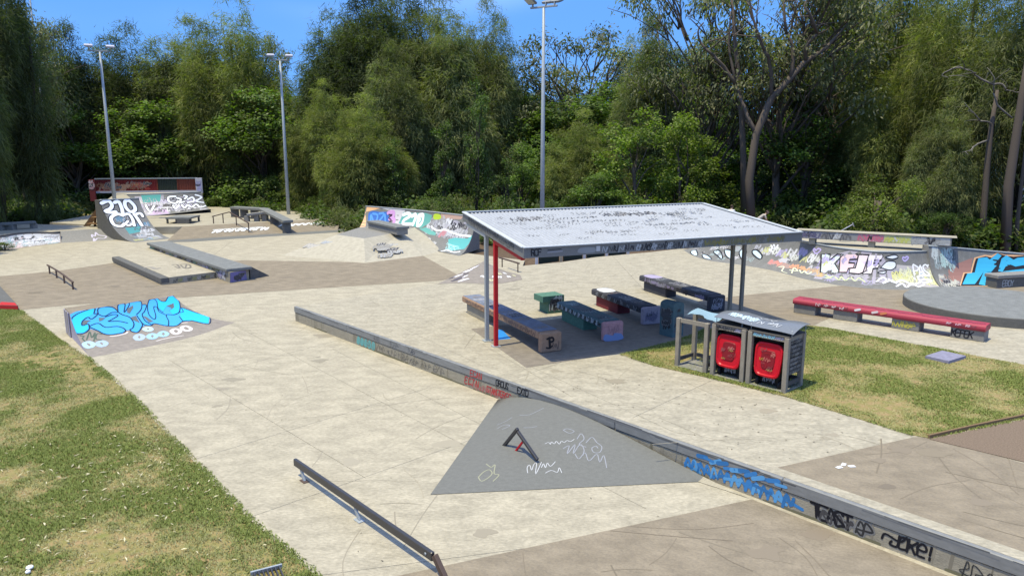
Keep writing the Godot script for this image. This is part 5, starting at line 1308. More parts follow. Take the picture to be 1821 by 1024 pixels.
func bins():
	# bays run along dx; dz goes back from the concrete
	var a := Vector3(3.592, 0.45, -15.817); var b := Vector3(5.367, 0.45, -13.91)
	var dx := (b - a).normalized()
	var dz := Vector3(dx.z, 0, -dx.x)
	if dz.z > 0: dz = -dz
	var L := a.distance_to(b)
	var H := 1.12
	var w1 := L * 0.335
	var dep := 0.74
	frame_bay("open empty bin frame with no side slats, left of the two red-lidded bins", a, dx, dz, w1 - 0.06, dep, H - 0.02, false, 0)
	frame_bay("grey slatted bin surround holding the left red-lidded bin", a + dx * (w1 + 0.02), dx, dz, w1 - 0.08, dep, H, true, 1)
	frame_bay("grey slatted bin surround with a scribbled side wall, right-hand one by the grass", a + dx * (2 * w1 - 0.02), dx, dz, L - 2 * w1 + 0.02, dep, H, true, 2)
	wheelie("left of two black bins with red lid hanging open", a + dx * (w1 + 0.02 + (w1 - 0.08) / 2.0) + dz * 0.2, dx, dz)
	wheelie("right of two black bins with red lid hanging open", a + dx * (2 * w1 - 0.02 + (L - 2 * w1 + 0.02) / 2.0) + dz * 0.2, dx, dz)
	# bent clear covers above
	var cv := thing("bin_cover", "bent grey plastic roof sheet on thin rods above the two red-lidded bins", "bin cover", a + dx * (w1 + 0.1) + Vector3(0, H, 0))
	var st := begin(false)
	var n := 14
	for i in n:
		for j in 6:
			var q := []
			for k in [[i, j], [i, j + 1], [i + 1, j + 1], [i + 1, j]]:
				var u := float(k[0]) / n; var v := float(k[1]) / 6.0
				var y := 0.15 + 0.06 * sin(v * PI * 0.9) + 0.02 * sin(u * 9.0) * (0.4 + v) - 0.07 * u * (1.0 - v)
				q.append(a + dx * (w1 + 0.04 + u * (L - w1 + 0.02)) + dz * (0.04 + v * 0.72) + Vector3(0, H + y, 0))
			quad(st, q[0], q[1], q[2], q[3])
			var dn := Vector3(0, -0.006, 0)
			quad(st, q[3] + dn, q[2] + dn, q[1] + dn, q[0] + dn)
	part(cv, "cover_sheet", st, M.cover, true)
	for u in [0.02, 0.36, 0.48, 0.98]:
		for v in [0.1, 0.66]:
			var p: Vector3 = a + dx * (w1 + 0.04 + u * (L - w1)) + dz * v
			var rd := begin(false)
			tube(rd, [p + Vector3(0, H - 0.02, 0), p + Vector3(0, H + 0.15, 0)], [0.008, 0.008], 6)
			part(cv, "rod", rd, M.galv, true)
	var g := begin()
	var sf := func(u: float, v: float) -> Vector3:
		var y := 0.15 + 0.06 * sin(v / 0.72 * PI * 0.9) + 0.02 * sin(u / (L - w1) * 9.0) * (0.4 + v / 0.72) - 0.07 * u / (L - w1) * (1.0 - v / 0.72)
		return a + dx * (w1 + 0.04 + u) + dz * (0.04 + v) + Vector3(0, H + y + 0.002, 0)
	for i in 10: squiggle(g, sf, 0.2 + i * 0.06, 0.15, 0.14, 0.22, Color(0.5, 0.62, 0.68), 0.02, 0.004, 2)
	for i in 5: squiggle(g, sf, 0.75 + i * 0.12, 0.1 + rng.randf() * 0.3, 0.2, 0.12, Color(0.48, 0.5, 0.53), 0.02, 0.004, 2)
	part(cv, "graffiti", g, M.paint, true)
	var c2 := thing("bin_cover", "torn pale blue roof sheet hanging on the open empty bin frame", "bin cover", a + Vector3(0, H, 0))
	var s2 := begin(false)
	for i in 10:
		for j in 5:
			var q := []
			for k in [[i, j], [i, j + 1], [i + 1, j + 1], [i + 1, j]]:
				var u := float(k[0]) / 10; var v := float(k[1]) / 5.0
				var y := 0.02 + 0.05 * sin(u * 5.0 + v * 2.0) * (1.0 - v * 0.5) + 0.06 * v
				q.append(a + dx * (0.08 + u * (w1 - 0.1)) + dz * (0.3 + v * 0.42 + 0.05 * sin(u * 17.0) * (1.0 - v)) + Vector3(0, H + y, 0))
			quad(s2, q[0], q[1], q[2], q[3])
			var dn := Vector3(0, -0.006, 0)
			quad(s2, q[3] + dn, q[2] + dn, q[1] + dn, q[0] + dn)
	var cm := surf_mat(lin(0.32, 0.47, 0.55), 0.4, M.speck, Vector3(0.8, 0.8, 0.8))
	part(c2, "cover_sheet", s2, cm, true)

func frame_bay(label: String, p: Vector3, dx: Vector3, dz: Vector3, w: float, dep: float, h: float, full: bool, k: int):
	var o := thing("bin_surround", label, "bin surround", p, "bin surrounds beside the path")
	var up := Vector3(0, h, 0)
	for q in [[0.05, 0.05], [w - 0.05, 0.05], [w - 0.05, dep - 0.05], [0.05, dep - 0.05]]:
		var st := begin()
		var c: Vector3 = p + dx * q[0] + dz * q[1]
		bar(st, c, c + up, 0.095, 0.095, 0.008, dz)
		part(o, "post", st, M.frame_grey, true)
	for q in [[0.05, 0.05, w - 0.05, 0.05, h - 0.05, 0.09], [0.05, dep - 0.05, w - 0.05, dep - 0.05, h - 0.05, 0.09], [0.05, 0.05, 0.05, dep - 0.05, h - 0.05, 0.09], [w - 0.05, 0.05, w - 0.05, dep - 0.05, h - 0.05, 0.09], [0.05, dep - 0.05, w - 0.05, dep - 0.05, 0.16, 0.08], [0.05, 0.05, 0.05, dep - 0.05, 0.16, 0.08], [w - 0.05, 0.05, w - 0.05, dep - 0.05, 0.16, 0.08]]:
		if not full and q[4] > 0.5 and q[1] != q[3]: continue
		var a: Vector3 = p + dx * q[0] + dz * q[1]; var b: Vector3 = p + dx * q[2] + dz * q[3]
		var e := (b - a).normalized() * 0.05
		var st := begin()
		bar(st, a + e + Vector3(0, q[4], 0), b - e + Vector3(0, q[4], 0), 0.035, q[5])
		part(o, "rail", st, M.frame_grey if q[4] > 0.5 else M.slat_dark, true)
	if full:
		for s in 9:
			var y := 0.30 + s * 0.088
			for q in [[0.07, dep - 0.028, w - 0.07, dep - 0.028], [0.026, 0.1, 0.026, dep - 0.1], [w - 0.026, 0.1, w - 0.026, dep - 0.1]]:
				if s == 0 and q[1] != q[3]: continue
				if s == 8 and q[1] != q[3] : continue
				var st := begin()
				var yy := y + rng.randf_range(-0.006, 0.006)
				bar(st, p + dx * q[0] + dz * q[1] + Vector3(0, yy, 0), p + dx * q[2] + dz * q[3] + Vector3(0, yy, 0), 0.022, 0.074)
				part(o, "slat", st, M.slat_dark, true)
		var lid := begin()
		box(lid, Transform3D(Basis(dx, Vector3.UP, -dz), p + dx * w / 2.0 + dz * dep / 2.0 + Vector3(0, h + 0.012, 0)), Vector3(w - 0.02, 0.018, dep - 0.02), 0.004)
		part(o, "top_board", lid, M.slat_dark, true)
		var g := begin()
		var fr := plane_of(p + dx * 0.1 + dz * 0.033 + Vector3(0, h - 0.09, 0), dx, Vector3.UP)
		for i in 8: squiggle(g, fr, i * (w - 0.24) / 8.0, 0.01, 0.09, 0.06, (Color(0.03, 0.03, 0.03) if k == 1 else Color(0.3, 0.62, 0.68)) if i < 6 else Color(0.4, 0.36, 0.48), 0.016, 0.003, 2)
		if k == 2:
			var sd := plane_of(p + dx * (w - 0.015) + dz * 0.1, dz, Vector3.UP)
			for i in 70: squiggle(g, sd, rng.randf_range(0.0, dep - 0.36), 0.36 + 0.088 * (i % 8), rng.randf_range(0.1, 0.2), 0.055, [Color(0.16, 0.15, 0.14), Color(0.035, 0.035, 0.035), Color(0.24, 0.23, 0.22)][i % 3], 0.012, 0.004, 3)
		part(o, "graffiti", g, M.paint, true)
	var fl := begin()
	box(fl, Transform3D(Basis(dx, Vector3.UP, -dz), p + dx * w / 2.0 + dz * dep / 2.0 + Vector3(0, 0.015, 0)), Vector3(w, 0.03, dep), 0.004)
	part(o, "base_slab", fl, M.block_grey, true)

func wheelie(label: String, c: Vector3, dx: Vector3, dz: Vector3):
	var o := thing("wheelie_bin", label, "bin", c, "red lidded bins")
	var st := begin()
	var y0 := Vector3(0, 0.06, 0); var y1 := Vector3(0, 0.93, 0)
	hexa(st, [c - dx * 0.21 + y0, c + dx * 0.21 + y0, c + dx * 0.21 + dz * 0.42 + y0, c - dx * 0.21 + dz * 0.42 + y0], [c - dx * 0.265 - dz * 0.04 + y1, c + dx * 0.265 - dz * 0.04 + y1, c + dx * 0.265 + dz * 0.46 + y1, c - dx * 0.265 + dz * 0.46 + y1])
	part(o, "body", st, M.black_plastic, true)
	# lid: rounded tray hanging in front, slightly tilted
	var f := -dz
	var hang := Vector3(0, -1, 0) + f * 0.13
	hang = hang.normalized()
	var nrm := dx.cross(hang).normalized()
	if nrm.dot(f) < 0: nrm = -nrm
	var top := c + f * 0.06 + Vector3(0, 0.94, 0)
	var outline := func(sx: float, sy: float, grow: float) -> Array:
		var out := []
		for k in 20:
			var ang := TAU * k / 20.0
			var cx := signf(cos(ang)) * pow(absf(cos(ang)), 0.42); var cy := signf(sin(ang)) * pow(absf(sin(ang)), 0.42)
			var taper := 1.0 - 0.06 * cy
			out.append(Vector2(cx * sx * taper + 0.0, 0.36 + cy * sy) )
		return out
	var lay2 := func(p2: Vector2, z: float) -> Vector3: return top + dx * p2.x + hang * p2.y + nrm * z
	var rings := [[outline.call(0.285, 0.345, 0), 0.0], [outline.call(0.295, 0.355, 0), 0.02], [outline.call(0.285, 0.345, 0), 0.045], [outline.call(0.255, 0.315, 0), 0.05], [outline.call(0.235, 0.295, 0), 0.028], [outline.call(0.15, 0.2, 0), 0.03]]
	var ls := begin()
	for r in rings.size() - 1:
		for k in 20:
			var j := (k + 1) % 20
			quad(ls, lay2.call(rings[r][0][k], rings[r][1]), lay2.call(rings[r][0][j], rings[r][1]), lay2.call(rings[r + 1][0][j], rings[r + 1][1]), lay2.call(rings[r + 1][0][k], rings[r + 1][1]))
	for k in range(1, 19): tri(ls, lay2.call(rings[0][0][0], 0.0), lay2.call(rings[0][0][k + 1], 0.0), lay2.call(rings[0][0][k], 0.0))
	var lid := part(o, "lid", ls, M.lid_red, true)
	var pn := begin()
	var inner: Array = outline.call(0.15, 0.2, 0)
	var inner2: Array = outline.call(0.135, 0.185, 0)
	for k in 20:
		var j := (k + 1) % 20
		quad(pn, lay2.call(inner[k], 0.03), lay2.call(inner[j], 0.03), lay2.call(inner2[j], 0.045), lay2.call(inner2[k], 0.045))
		if k > 0 and k < 19: tri(pn, lay2.call(inner2[0], 0.045), lay2.call(inner2[k], 0.045), lay2.call(inner2[k + 1], 0.045))
	part(lid, "raised_panel", pn, M.lid_dark, true)
	var hd := begin(false)
	tube(hd, [top - dx * 0.2 + Vector3(0, 0.03, 0), top + dx * 0.2 + Vector3(0, 0.03, 0)], [0.018, 0.018], 8)
	part(o, "handle", hd, M.black_plastic, true)
	for s in [-1, 1]:
		var wl := begin(false)
		var wc: Vector3 = c + dx * s * 0.24 + Vector3(0, 0.1, 0) + f * 0.02
		tube(wl, [wc - dx * 0.025, wc + dx * 0.025], [0.1, 0.1], 16)
		part(o, "wheel", wl, M.black_plastic, true)
	var g := begin()
	var lp := plane_of(top + hang * 0.72 + nrm * 0.0, dx, -hang)
	var bodyf := plane_of(c - dz * 0.006, dx, Vector3.UP)
	for i in 9: squiggle(g, plane_of(top + hang * 0.62 - dx * 0.2 + nrm * 0.0495, dx, -hang), rng.randf_range(0.0, 0.26), rng.randf_range(0.0, 0.42), rng.randf_range(0.08, 0.16), rng.randf_range(0.03, 0.1), [Color(0.28, 0.012, 0.018), Color(0.52, 0.14, 0.11), Color(0.18, 0.03, 0.03), Color(0.34, 0.2, 0.03)][i % 4], 0.009, 0.002, 3)
	for i in 4: squiggle(g, bodyf, -0.14 + i * 0.07, 0.1, 0.06, 0.16, Color(0.28, 0.28, 0.3), 0.016, 0.02, 2)
	part(o, "graffiti", g, M.paint, true)

# ---------------------------------------------------------------- the right side of the park
func right_side():
	# bowl wall
	var o := thing("curved_bowl_wall", "long curved grey bowl wall covered in graffiti, with big white and pink letters", "bowl wall", Vector3(10.882, 0.45, -26.688))
	var sf := ramp(o, [Vector3(8.122, 0.45, -34.908), Vector3(8.127, 0.45, -33.036), Vector3(8.438, 0.45, -31.51), Vector3(9.319, 0.45, -30.416), Vector3(10.225, 0.45, -28.974), Vector3(10.882, 0.45, -26.688), Vector3(11.87, 0.45, -25.244), Vector3(13.162, 0.45, -24.727), Vector3(14.806, 0.45, -24.931)], [Vector3(9.172, 1.6, -34.911), Vector3(9.173, 1.6, -33.133), Vector3(9.394, 1.6, -31.945), Vector3(10.177, 1.6, -31.02), Vector3(11.194, 1.6, -29.38), Vector3(11.842, 1.6, -27.112), Vector3(12.554, 1.6, -26.04), Vector3(13.273, 1.6, -25.772), Vector3(14.677, 1.6, -25.973)], 1.082, 12.837, 1.661, M.ramp_grey, M.block_grey, 0.1, 48, 10, 0.05, M.galv)
	var W: float = [[Vector3(8.122, 0.45, -34.908), Vector3(8.127, 0.45, -33.036), Vector3(8.438, 0.45, -31.51), Vector3(9.319, 0.45, -30.416), Vector3(10.225, 0.45, -28.974), Vector3(10.882, 0.45, -26.688), Vector3(11.87, 0.45, -25.244), Vector3(13.162, 0.45, -24.727), Vector3(14.806, 0.45, -24.931)], [Vector3(9.172, 1.6, -34.911), Vector3(9.173, 1.6, -33.133), Vector3(9.394, 1.6, -31.945), Vector3(10.177, 1.6, -31.02), Vector3(11.194, 1.6, -29.38), Vector3(11.842, 1.6, -27.112), Vector3(12.554, 1.6, -26.04), Vector3(13.273, 1.6, -25.772), Vector3(14.677, 1.6, -25.973)], 1.082, 12.837, 1.661][3]; var L: float = [[Vector3(8.122, 0.45, -34.908), Vector3(8.127, 0.45, -33.036), Vector3(8.438, 0.45, -31.51), Vector3(9.319, 0.45, -30.416), Vector3(10.225, 0.45, -28.974), Vector3(10.882, 0.45, -26.688), Vector3(11.87, 0.45, -25.244), Vector3(13.162, 0.45, -24.727), Vector3(14.806, 0.45, -24.931)], [Vector3(9.172, 1.6, -34.911), Vector3(9.173, 1.6, -33.133), Vector3(9.394, 1.6, -31.945), Vector3(10.177, 1.6, -31.02), Vector3(11.194, 1.6, -29.38), Vector3(11.842, 1.6, -27.112), Vector3(12.554, 1.6, -26.04), Vector3(13.273, 1.6, -25.772), Vector3(14.677, 1.6, -25.973)], 1.082, 12.837, 1.661][4]
	var g := begin()
	var ink := Color(0.02, 0.02, 0.025); var lil := Color(0.42, 0.36, 0.6); var wh := Color(0.72, 0.72, 0.74); var yel := Color(0.6, 0.58, 0.2); var pnk := Color(0.68, 0.5, 0.52); var mint := Color(0.4, 0.5, 0.5)
	blob(g, sf, [Vector2(7.789, 1.369), Vector2(8.752, 1.627), Vector2(9.776, 1.661), Vector2(10.705, 1.594), Vector2(11.448, 1.08), Vector2(11.275, 0.728), Vector2(10.486, 0.492), Vector2(9.243, 0.564), Vector2(7.998, 0.288)], Color(0.36, 0.33, 0.38), 0.002)
	blob(g, sf, [Vector2(11.494, 1.307), Vector2(12.837, 1.195), Vector2(12.837, 1.089), Vector2(12.837, 0), Vector2(12.837, 0), Vector2(12.534, 0.255), Vector2(11.377, 0.527)], Color(0.40, 0.37, 0.36), 0.002)
	for q in [[[Vector2(7.667, 1.395), Vector2(8.003, 1.446), Vector2(8.075, 1.258), Vector2(8.283, 1.479), Vector2(8.555, 1.506), Vector2(8.33, 1.189), Vector2(8.705, 0.876), Vector2(8.003, 0.729)], Color(0.58, 0.66, 0.64)], [[Vector2(8.428, 1.488), Vector2(9.236, 1.551), Vector2(9.245, 1.409), Vector2(8.899, 1.364), Vector2(8.908, 1.268), Vector2(9.184, 1.279), Vector2(9.2, 1.117), Vector2(8.984, 1.074), Vector2(8.99, 0.918), Vector2(8.67, 0.879)], pnk], [[Vector2(9.286, 1.553), Vector2(9.796, 1.568), Vector2(9.823, 1.053), Vector2(9.538, 0.915), Vector2(9.099, 0.907), Vector2(9.063, 1.097), Vector2(9.292, 1.118)], pnk.lerp(wh, 0.4)], [[Vector2(9.82, 1.568), Vector2(10.809, 1.567), Vector2(10.682, 1.435), Vector2(10.225, 1.42), Vector2(10.167, 1.334), Vector2(10.558, 1.332), Vector2(10.493, 1.185), Vector2(10.183, 1.155), Vector2(10.134, 0.952), Vector2(9.692, 0.945)], wh.lerp(pnk, 0.3)]]:
		blob(g, sf, q[0], q[1], 0.006)
		pen(g, sf, q[0], 0.055, ink, 0.010, true, false)
	for run in [[Vector2(11.024, 1.54), Vector2(11.439, 1.596), Vector2(11.592, 1.526), Vector2(11.333, 1.47), Vector2(10.965, 1.512)], [Vector2(10.655, 1.207), Vector2(11.016, 1.396), Vector2(11.418, 1.397), Vector2(11.438, 1.245), Vector2(11.188, 1.131), Vector2(10.655, 1.207)], [Vector2(10.483, 1.032), Vector2(10.654, 1.089), Vector2(10.98, 1.077), Vector2(10.759, 0.984), Vector2(10.483, 1.032)]]:
		blob(g, sf, run, wh.lerp(mint, 0.3), 0.005, true); pen(g, sf, run, 0.03, ink, 0.009, true)
	for run in [[Vector2(11.78, 1.481), Vector2(11.873, 1.406), Vector2(12.033, 1.505), Vector2(11.954, 1.534), Vector2(11.887, 1.493), Vector2(11.828, 1.522)], [Vector2(7.317, 1.474), Vector2(7.469, 1.379), Vector2(7.585, 1.52), Vector2(7.466, 1.544), Vector2(7.423, 1.478), Vector2(7.332, 1.522)]]:
		pen(g, sf, run, 0.05, lil, 0.006, true)
	letters(g, sf, "PASTO6", [Vector2(12.129, 1.356)][0].x, 0.92, 0.34, 0.05, wh, 0.008, 0.1, 0.02)
	for run in [[Vector2(6.487, 0.475), Vector2(6.638, 0.567), Vector2(6.786, 0.221), Vector2(7.038, 0.155)], [Vector2(6.96, 0.453), Vector2(7.237, 0.52), Vector2(7.011, 0.624), Vector2(7.157, 0.28)], [Vector2(7.263, 0.602), Vector2(7.43, 0.465), Vector2(7.449, 0.617), Vector2(7.643, 0.497), Vector2(7.698, 0.654)]]:
		pen(g, sf, run, 0.05, Color(0.62, 0.63, 0.45), 0.007)
	for run in [[Vector2(8.249, 0.651), Vector2(8.544, 0.55), Vector2(8.346, 0.488), Vector2(8.555, 0.672)], [Vector2(8.653, 0.639), Vector2(8.879, 0.51), Vector2(8.861, 0.704), Vector2(9.107, 0.526), Vector2(9.196, 0.691)], [Vector2(9.262, 0.731), Vector2(9.488, 0.576), Vector2(9.597, 0.747), Vector2(9.906, 0.58)]]:
		pen(g, sf, run, 0.05, Color(0.5, 0.55, 0.32), 0.007)
	for run in [[Vector2(10.442, 0.655), Vector2(10.746, 0.847), Vector2(10.921, 0.722), Vector2(10.714, 0.564), Vector2(11.103, 0.725), Vector2(11.315, 0.581)], [Vector2(11.26, 0.401), Vector2(11.551, 0.58), Vector2(11.611, 0.326), Vector2(11.929, 0.568), Vector2(12.059, 0.339), Vector2(12.347, 0.488)], [Vector2(11.023, 0.769), Vector2(11.249, 0.632), Vector2(11.599, 0.726), Vector2(11.908, 0.513), Vector2(12.246, 0.605)], [Vector2(12.248, 0.703), Vector2(12.567, 0.735), Vector2(12.679, 0.635), Vector2(12.321, 0.601), Vector2(12.272, 0.875), Vector2(12.751, 0.898)]]:
		pen(g, sf, run, 0.075, wh, 0.008)
	for i in 26:
		var c: Vector2 = [[Vector2(11.528, 0.895), Vector2(11.832, 0.966), Vector2(12.029, 0.843), Vector2(12.837, 0.927), Vector2(12.837, 0.852), Vector2(12.837, 0), Vector2(12.837, 0.538), Vector2(12.837, 0.607)]][0][i % 8]
		squiggle(g, sf, c.x - 0.25 + rng.randf_range(-0.2, 0.2), c.y - 0.15 + rng.randf_range(-0.15, 0.15), 0.5, 0.3, yel.lerp(wh, rng.randf() * 0.5), 0.045, 0.006, 3)
	for i in 14: squiggle(g, sf, [Vector2(11.563, 1.212)][0].x + i * 0.13, 0.75 + rng.randf_range(-0.1, 0.15), 0.25, 0.3, [wh, Color(0.55, 0.55, 0.4), Color(0.36, 0.42, 0.42)][i % 3], 0.035, 0.005, 2)
	for i in 10: squiggle(g, sf, [Vector2(5.933, 0.613)][0].x + i * 0.22, 0.55 + rng.randf_range(-0.05, 0.1), 0.3, 0.22, Color(0.55, 0.2, 0.18).lerp(Color(0.6, 0.4, 0.15), i / 10.0), 0.05, 0.005, 3)
	for i in 14: squiggle(g, sf, [Vector2(5.433, 1.289)][0].x + i * 0.2, 1.05 + rng.randf_range(-0.1, 0.15), 0.3, 0.3, [Color(0.5, 0.5, 0.2), wh, Color(0.55, 0.55, 0.5), lil][i % 4], 0.04, 0.005, 3)
	for i in 12: squiggle(g, sf, [Vector2(7.783, 1.465)][0].x + i * 0.22, 1.2 + rng.randf_range(-0.05, 0.1), 0.3, 0.2, lil, 0.04, 0.005, 3)
	for q in [[Vector2(2.657, 0.788), Vector2(2.937, 0.93), Vector2(3.403, 0.782), Vector2(3.724, 0.422), Vector2(3.205, 0.633)], [Vector2(3.421, 0.983), Vector2(3.781, 1.015), Vector2(4.038, 0.9), Vector2(4.249, 0.518), Vector2(3.82, 0.659)], [Vector2(4.365, 0.976), Vector2(4.518, 1.156), Vector2(4.722, 1.013), Vector2(4.786, 0.612), Vector2(4.585, 0.7)], [Vector2(4.988, 1.086), Vector2(5.174, 1.147), Vector2(5.496, 0.943), Vector2(5.498, 0.748), Vector2(5.111, 0.93)], [Vector2(0.736, 0.207), Vector2(0.826, 0.513), Vector2(1.663, 0.289), Vector2(1.681, 0.059)], [Vector2(1.981, 0.422), Vector2(2.527, 0.489), Vector2(3.175, 0.268), Vector2(2.656, 0.169)]]:
		blob(g, sf, q, Color(0.5, 0.6, 0.66), 0.004, true); pen(g, sf, q, 0.06, ink, 0.008, true)
	clutter(g, sf, 0.3, 0.3, W - 0.3, 1.4, 46, [Color(0.36, 0.35, 0.38), Color(0.5, 0.48, 0.5), Color(0.2, 0.2, 0.21), lil * 0.8, mint * 0.7], 0.32, 0.03, 0.002)
	part(o, "graffiti", g, M.paint, true)
	# taller end of the bowl wall
	var e := thing("bowl_wall_end", "raised right-hand end of the bowl wall with bright blue lettering", "bowl wall", Vector3(16.089, 0.45, -25.139))
	var se := ramp(e, [Vector3(14.845, 0.45, -24.931), Vector3(16.089, 0.45, -25.139), Vector3(17.392, 0.45, -25.349), Vector3(18.837, 0.45, -25.456)], [Vector3(14.681, 1.8, -25.918), Vector3(15.927, 1.68, -26.125), Vector3(17.278, 1.54, -26.343), Vector3(18.764, 1.4, -26.453)], 1.152, 4.086, 1.641, M.ramp_grey, M.block_grey, 0.1, 20, 10, 0.3, M.galv)
	var ge := begin()
	var cy := Color(0.05, 0.38, 0.60); var org := Color(0.66, 0.38, 0.2)
	blob(ge, se, [Vector2(0.853, 1.184), Vector2(1.275, 1.253), Vector2(1.852, 1.419), Vector2(1.631, 0.97), Vector2(1.326, 0.932), Vector2(0.835, 0.397), Vector2(0.665, 0.463), Vector2(0.665, 0.962)], Color(0.3, 0.16, 0.13), 0.002)
	blob(ge, se, [Vector2(0.825, 0.315), Vector2(1.305, 0.932), Vector2(1.623, 0.952), Vector2(1.914, 1.422), Vector2(2.356, 1.531), Vector2(2.624, 1.518), Vector2(2.86, 1.641), Vector2(3.104, 1.58), Vector2(3.417, 1.603), Vector2(3.763, 1.631), Vector2(3.897, 1.641), Vector2(3.438, 0.281), Vector2(2.187, 0.136)], org, 0.004)
	blob(ge, se, [Vector2(0.866, 0.313), Vector2(1.343, 0.895), Vector2(1.649, 0.916), Vector2(1.97, 1.395), Vector2(2.388, 1.489), Vector2(2.614, 1.456), Vector2(2.858, 1.608), Vector2(3.135, 1.551), Vector2(3.409, 1.539), Vector2(3.894, 1.609), Vector2(3.438, 0.281), Vector2(2.224, 0.192)], ink, 0.007)
	blob(ge, se, [Vector2(0.978, 0.391), Vector2(1.455, 0.896), Vector2(1.781, 0.935), Vector2(2.076, 1.414), Vector2(2.422, 1.461), Vector2(2.525, 1.39), Vector2(2.858, 1.608), Vector2(2.993, 1.541), Vector2(2.682, 1.253), Vector2(2.79, 1.24), Vector2(2.426, 0.941), Vector2(2.603, 0.904), Vector2(2.173, 0.501), Vector2(1.818, 0.254), Vector2(1.64, 0.361), Vector2(2.163, 0.976), Vector2(1.488, 0.382)], cy, 0.010)
	blob(ge, se, [Vector2(2.721, 0.966), Vector2(2.979, 1.446), Vector2(3.172, 1.569), Vector2(3.393, 1.433), Vector2(3.541, 1.509), Vector2(3.89, 1.575), Vector2(3.839, 1.293), Vector2(3.409, 1.198), Vector2(3.254, 1.262), Vector2(3.06, 1.182), Vector2(2.894, 0.99), Vector2(3.8, 1.14), Vector2(3.762, 1.018)], cy, 0.010)
	for i in 22: squiggle(ge, se, 0.1 + rng.randf() * 0.8, 0.95 + rng.randf_range(0, 0.5), 0.3, 0.3, [Color(0.36, 0.5, 0.47), Color(0.55, 0.6, 0.58), Color(0.08, 0.1, 0.1), Color(0.25, 0.3, 0.3)][i % 4], 0.035, 0.004, 3)
	clutter(ge, se, 0.05, 0.1, 1.0, 0.9, 14, [Color(0.5, 0.48, 0.4), Color(0.4, 0.2, 0.15), Color(0.3, 0.3, 0.3)], 0.25, 0.03, 0.004)
	part(e, "graffiti", ge, M.paint, true)
	# deck behind the bowl
	var dk := structure("bowl_deck")
	var dp := []
	var tops: Array = [[Vector3(8.122, 0.45, -34.908), Vector3(8.127, 0.45, -33.036), Vector3(8.438, 0.45, -31.51), Vector3(9.319, 0.45, -30.416), Vector3(10.225, 0.45, -28.974), Vector3(10.882, 0.45, -26.688), Vector3(11.87, 0.45, -25.244), Vector3(13.162, 0.45, -24.727), Vector3(14.806, 0.45, -24.931)], [Vector3(9.172, 1.6, -34.911), Vector3(9.173, 1.6, -33.133), Vector3(9.394, 1.6, -31.945), Vector3(10.177, 1.6, -31.02), Vector3(11.194, 1.6, -29.38), Vector3(11.842, 1.6, -27.112), Vector3(12.554, 1.6, -26.04), Vector3(13.273, 1.6, -25.772), Vector3(14.677, 1.6, -25.973)], 1.082, 12.837, 1.661][1]; var topsr: Array = [[Vector3(14.845, 0.45, -24.931), Vector3(16.089, 0.45, -25.139), Vector3(17.392, 0.45, -25.349), Vector3(18.837, 0.45, -25.456)], [Vector3(14.681, 1.8, -25.918), Vector3(15.927, 1.68, -26.125), Vector3(17.278, 1.54, -26.343), Vector3(18.764, 1.4, -26.453)], 1.152, 4.086, 1.641][1]
	for p in tops: dp.append(Vector2(p.x, p.z) + Vector2(0.0, -0.05))
	dp.append_array([Vector2(16.476, -26.913), Vector2(12.341, -31.207), Vector2(10.492, -32.498), Vector2(9.9, -36)])
	flat(dk, "deck_slab", dp, -0.1, 1.6, M.concrete_far)
	# long bench on that deck
	var l0 := Vector3(10.881, 1.6, -27.71); var l1 := Vector3(15.131, 1.6, -25.309)
	var lb := thing("long_deck_bench", "long graffiti-covered ledge bench on short feet on the deck behind the bowl", "bench", (l0 + l1) / 2.0)
	var ld := (l1 - l0).normalized(); var ln := Vector3(ld.z, 0, -ld.x)
	if ln.z > 0: ln = -ln
	l0 -= ld * 0.3
	l0 += ln * 0.5; l1 += ln * 0.5
	var ls := begin()
	bar(ls, l0 + Vector3(0, 0.36, 0) + ln * 0.3, l1 + Vector3(0, 0.36, 0) + ln * 0.3, 0.6, 0.3, 0.02)
	part(lb, "seat", ls, M.block_grey, true)
	var tl := begin()
	bar(tl, l0 + Vector3(0, 0.516, 0) + ln * 0.3, l1 + Vector3(0, 0.516, 0) + ln * 0.3 + ld * 0.15, 0.66, 0.02, 0.004)
	part(lb, "seat_top", tl, M.concrete_far, true)
	var len := l0.distance_to(l1)
	var s := 0.6
	while s < len:
		var fs := begin()
		box(fs, Transform3D(Basis(ld, Vector3.UP, -ln), l0 + ld * s + ln * 0.32 + Vector3(0, 0.105, 0)), Vector3(0.22, 0.21, 0.5))
		part(lb, "foot", fs, M.concrete_far, true)
		s += 2.05
	var lg := begin()
	var lf := plane_of(l0 + Vector3(0, 0.21, 0), ld, Vector3.UP)
	var u := 0.1
	var cols := [Color(0.10, 0.09, 0.16), Color(0.09, 0.09, 0.1), Color(0.52, 0.13, 0.2), Color(0.5, 0.52, 0.12), Color(0.42, 0.42, 0.4), Color(0.5, 0.08, 0.12), Color(0.1, 0.1, 0.12), Color(0.16, 0.17, 0.18), Color(0.55, 0.12, 0.15)]
	var k := 0
	while u < len - 0.5:
		var w := rng.randf_range(0.8, 1.4)
		blob(lg, lf, [Vector2(u, 0.02), Vector2(minf(u + w, len - 0.05), 0.02), Vector2(minf(u + w, len - 0.05), 0.28), Vector2(u, 0.28)], cols[k % 9].lerp(Color(0.45, 0.44, 0.43), 0.45), 0.002)
		for i in 5: squiggle(lg, lf, u + i * w / 6.0, 0.04, 0.26, 0.2, cols[k % 9] if i % 3 != 2 else (Color(0.5, 0.5, 0.5) if k % 2 else ink), 0.045, 0.005, 2)
		u += w; k += 1
	part(lb, "graffiti", lg, M.paint, true)
	# small box at the far right
	var bx := thing("small_ledge_box", "small dark ledge box in front of the blue lettering at the right edge", "ledge", Vector3(17.059, 0.45, -25.139))
	var b0 := Vector3(16.662, 0.45, -25.035); var b1 := Vector3(18.52, 0.45, -25.563)
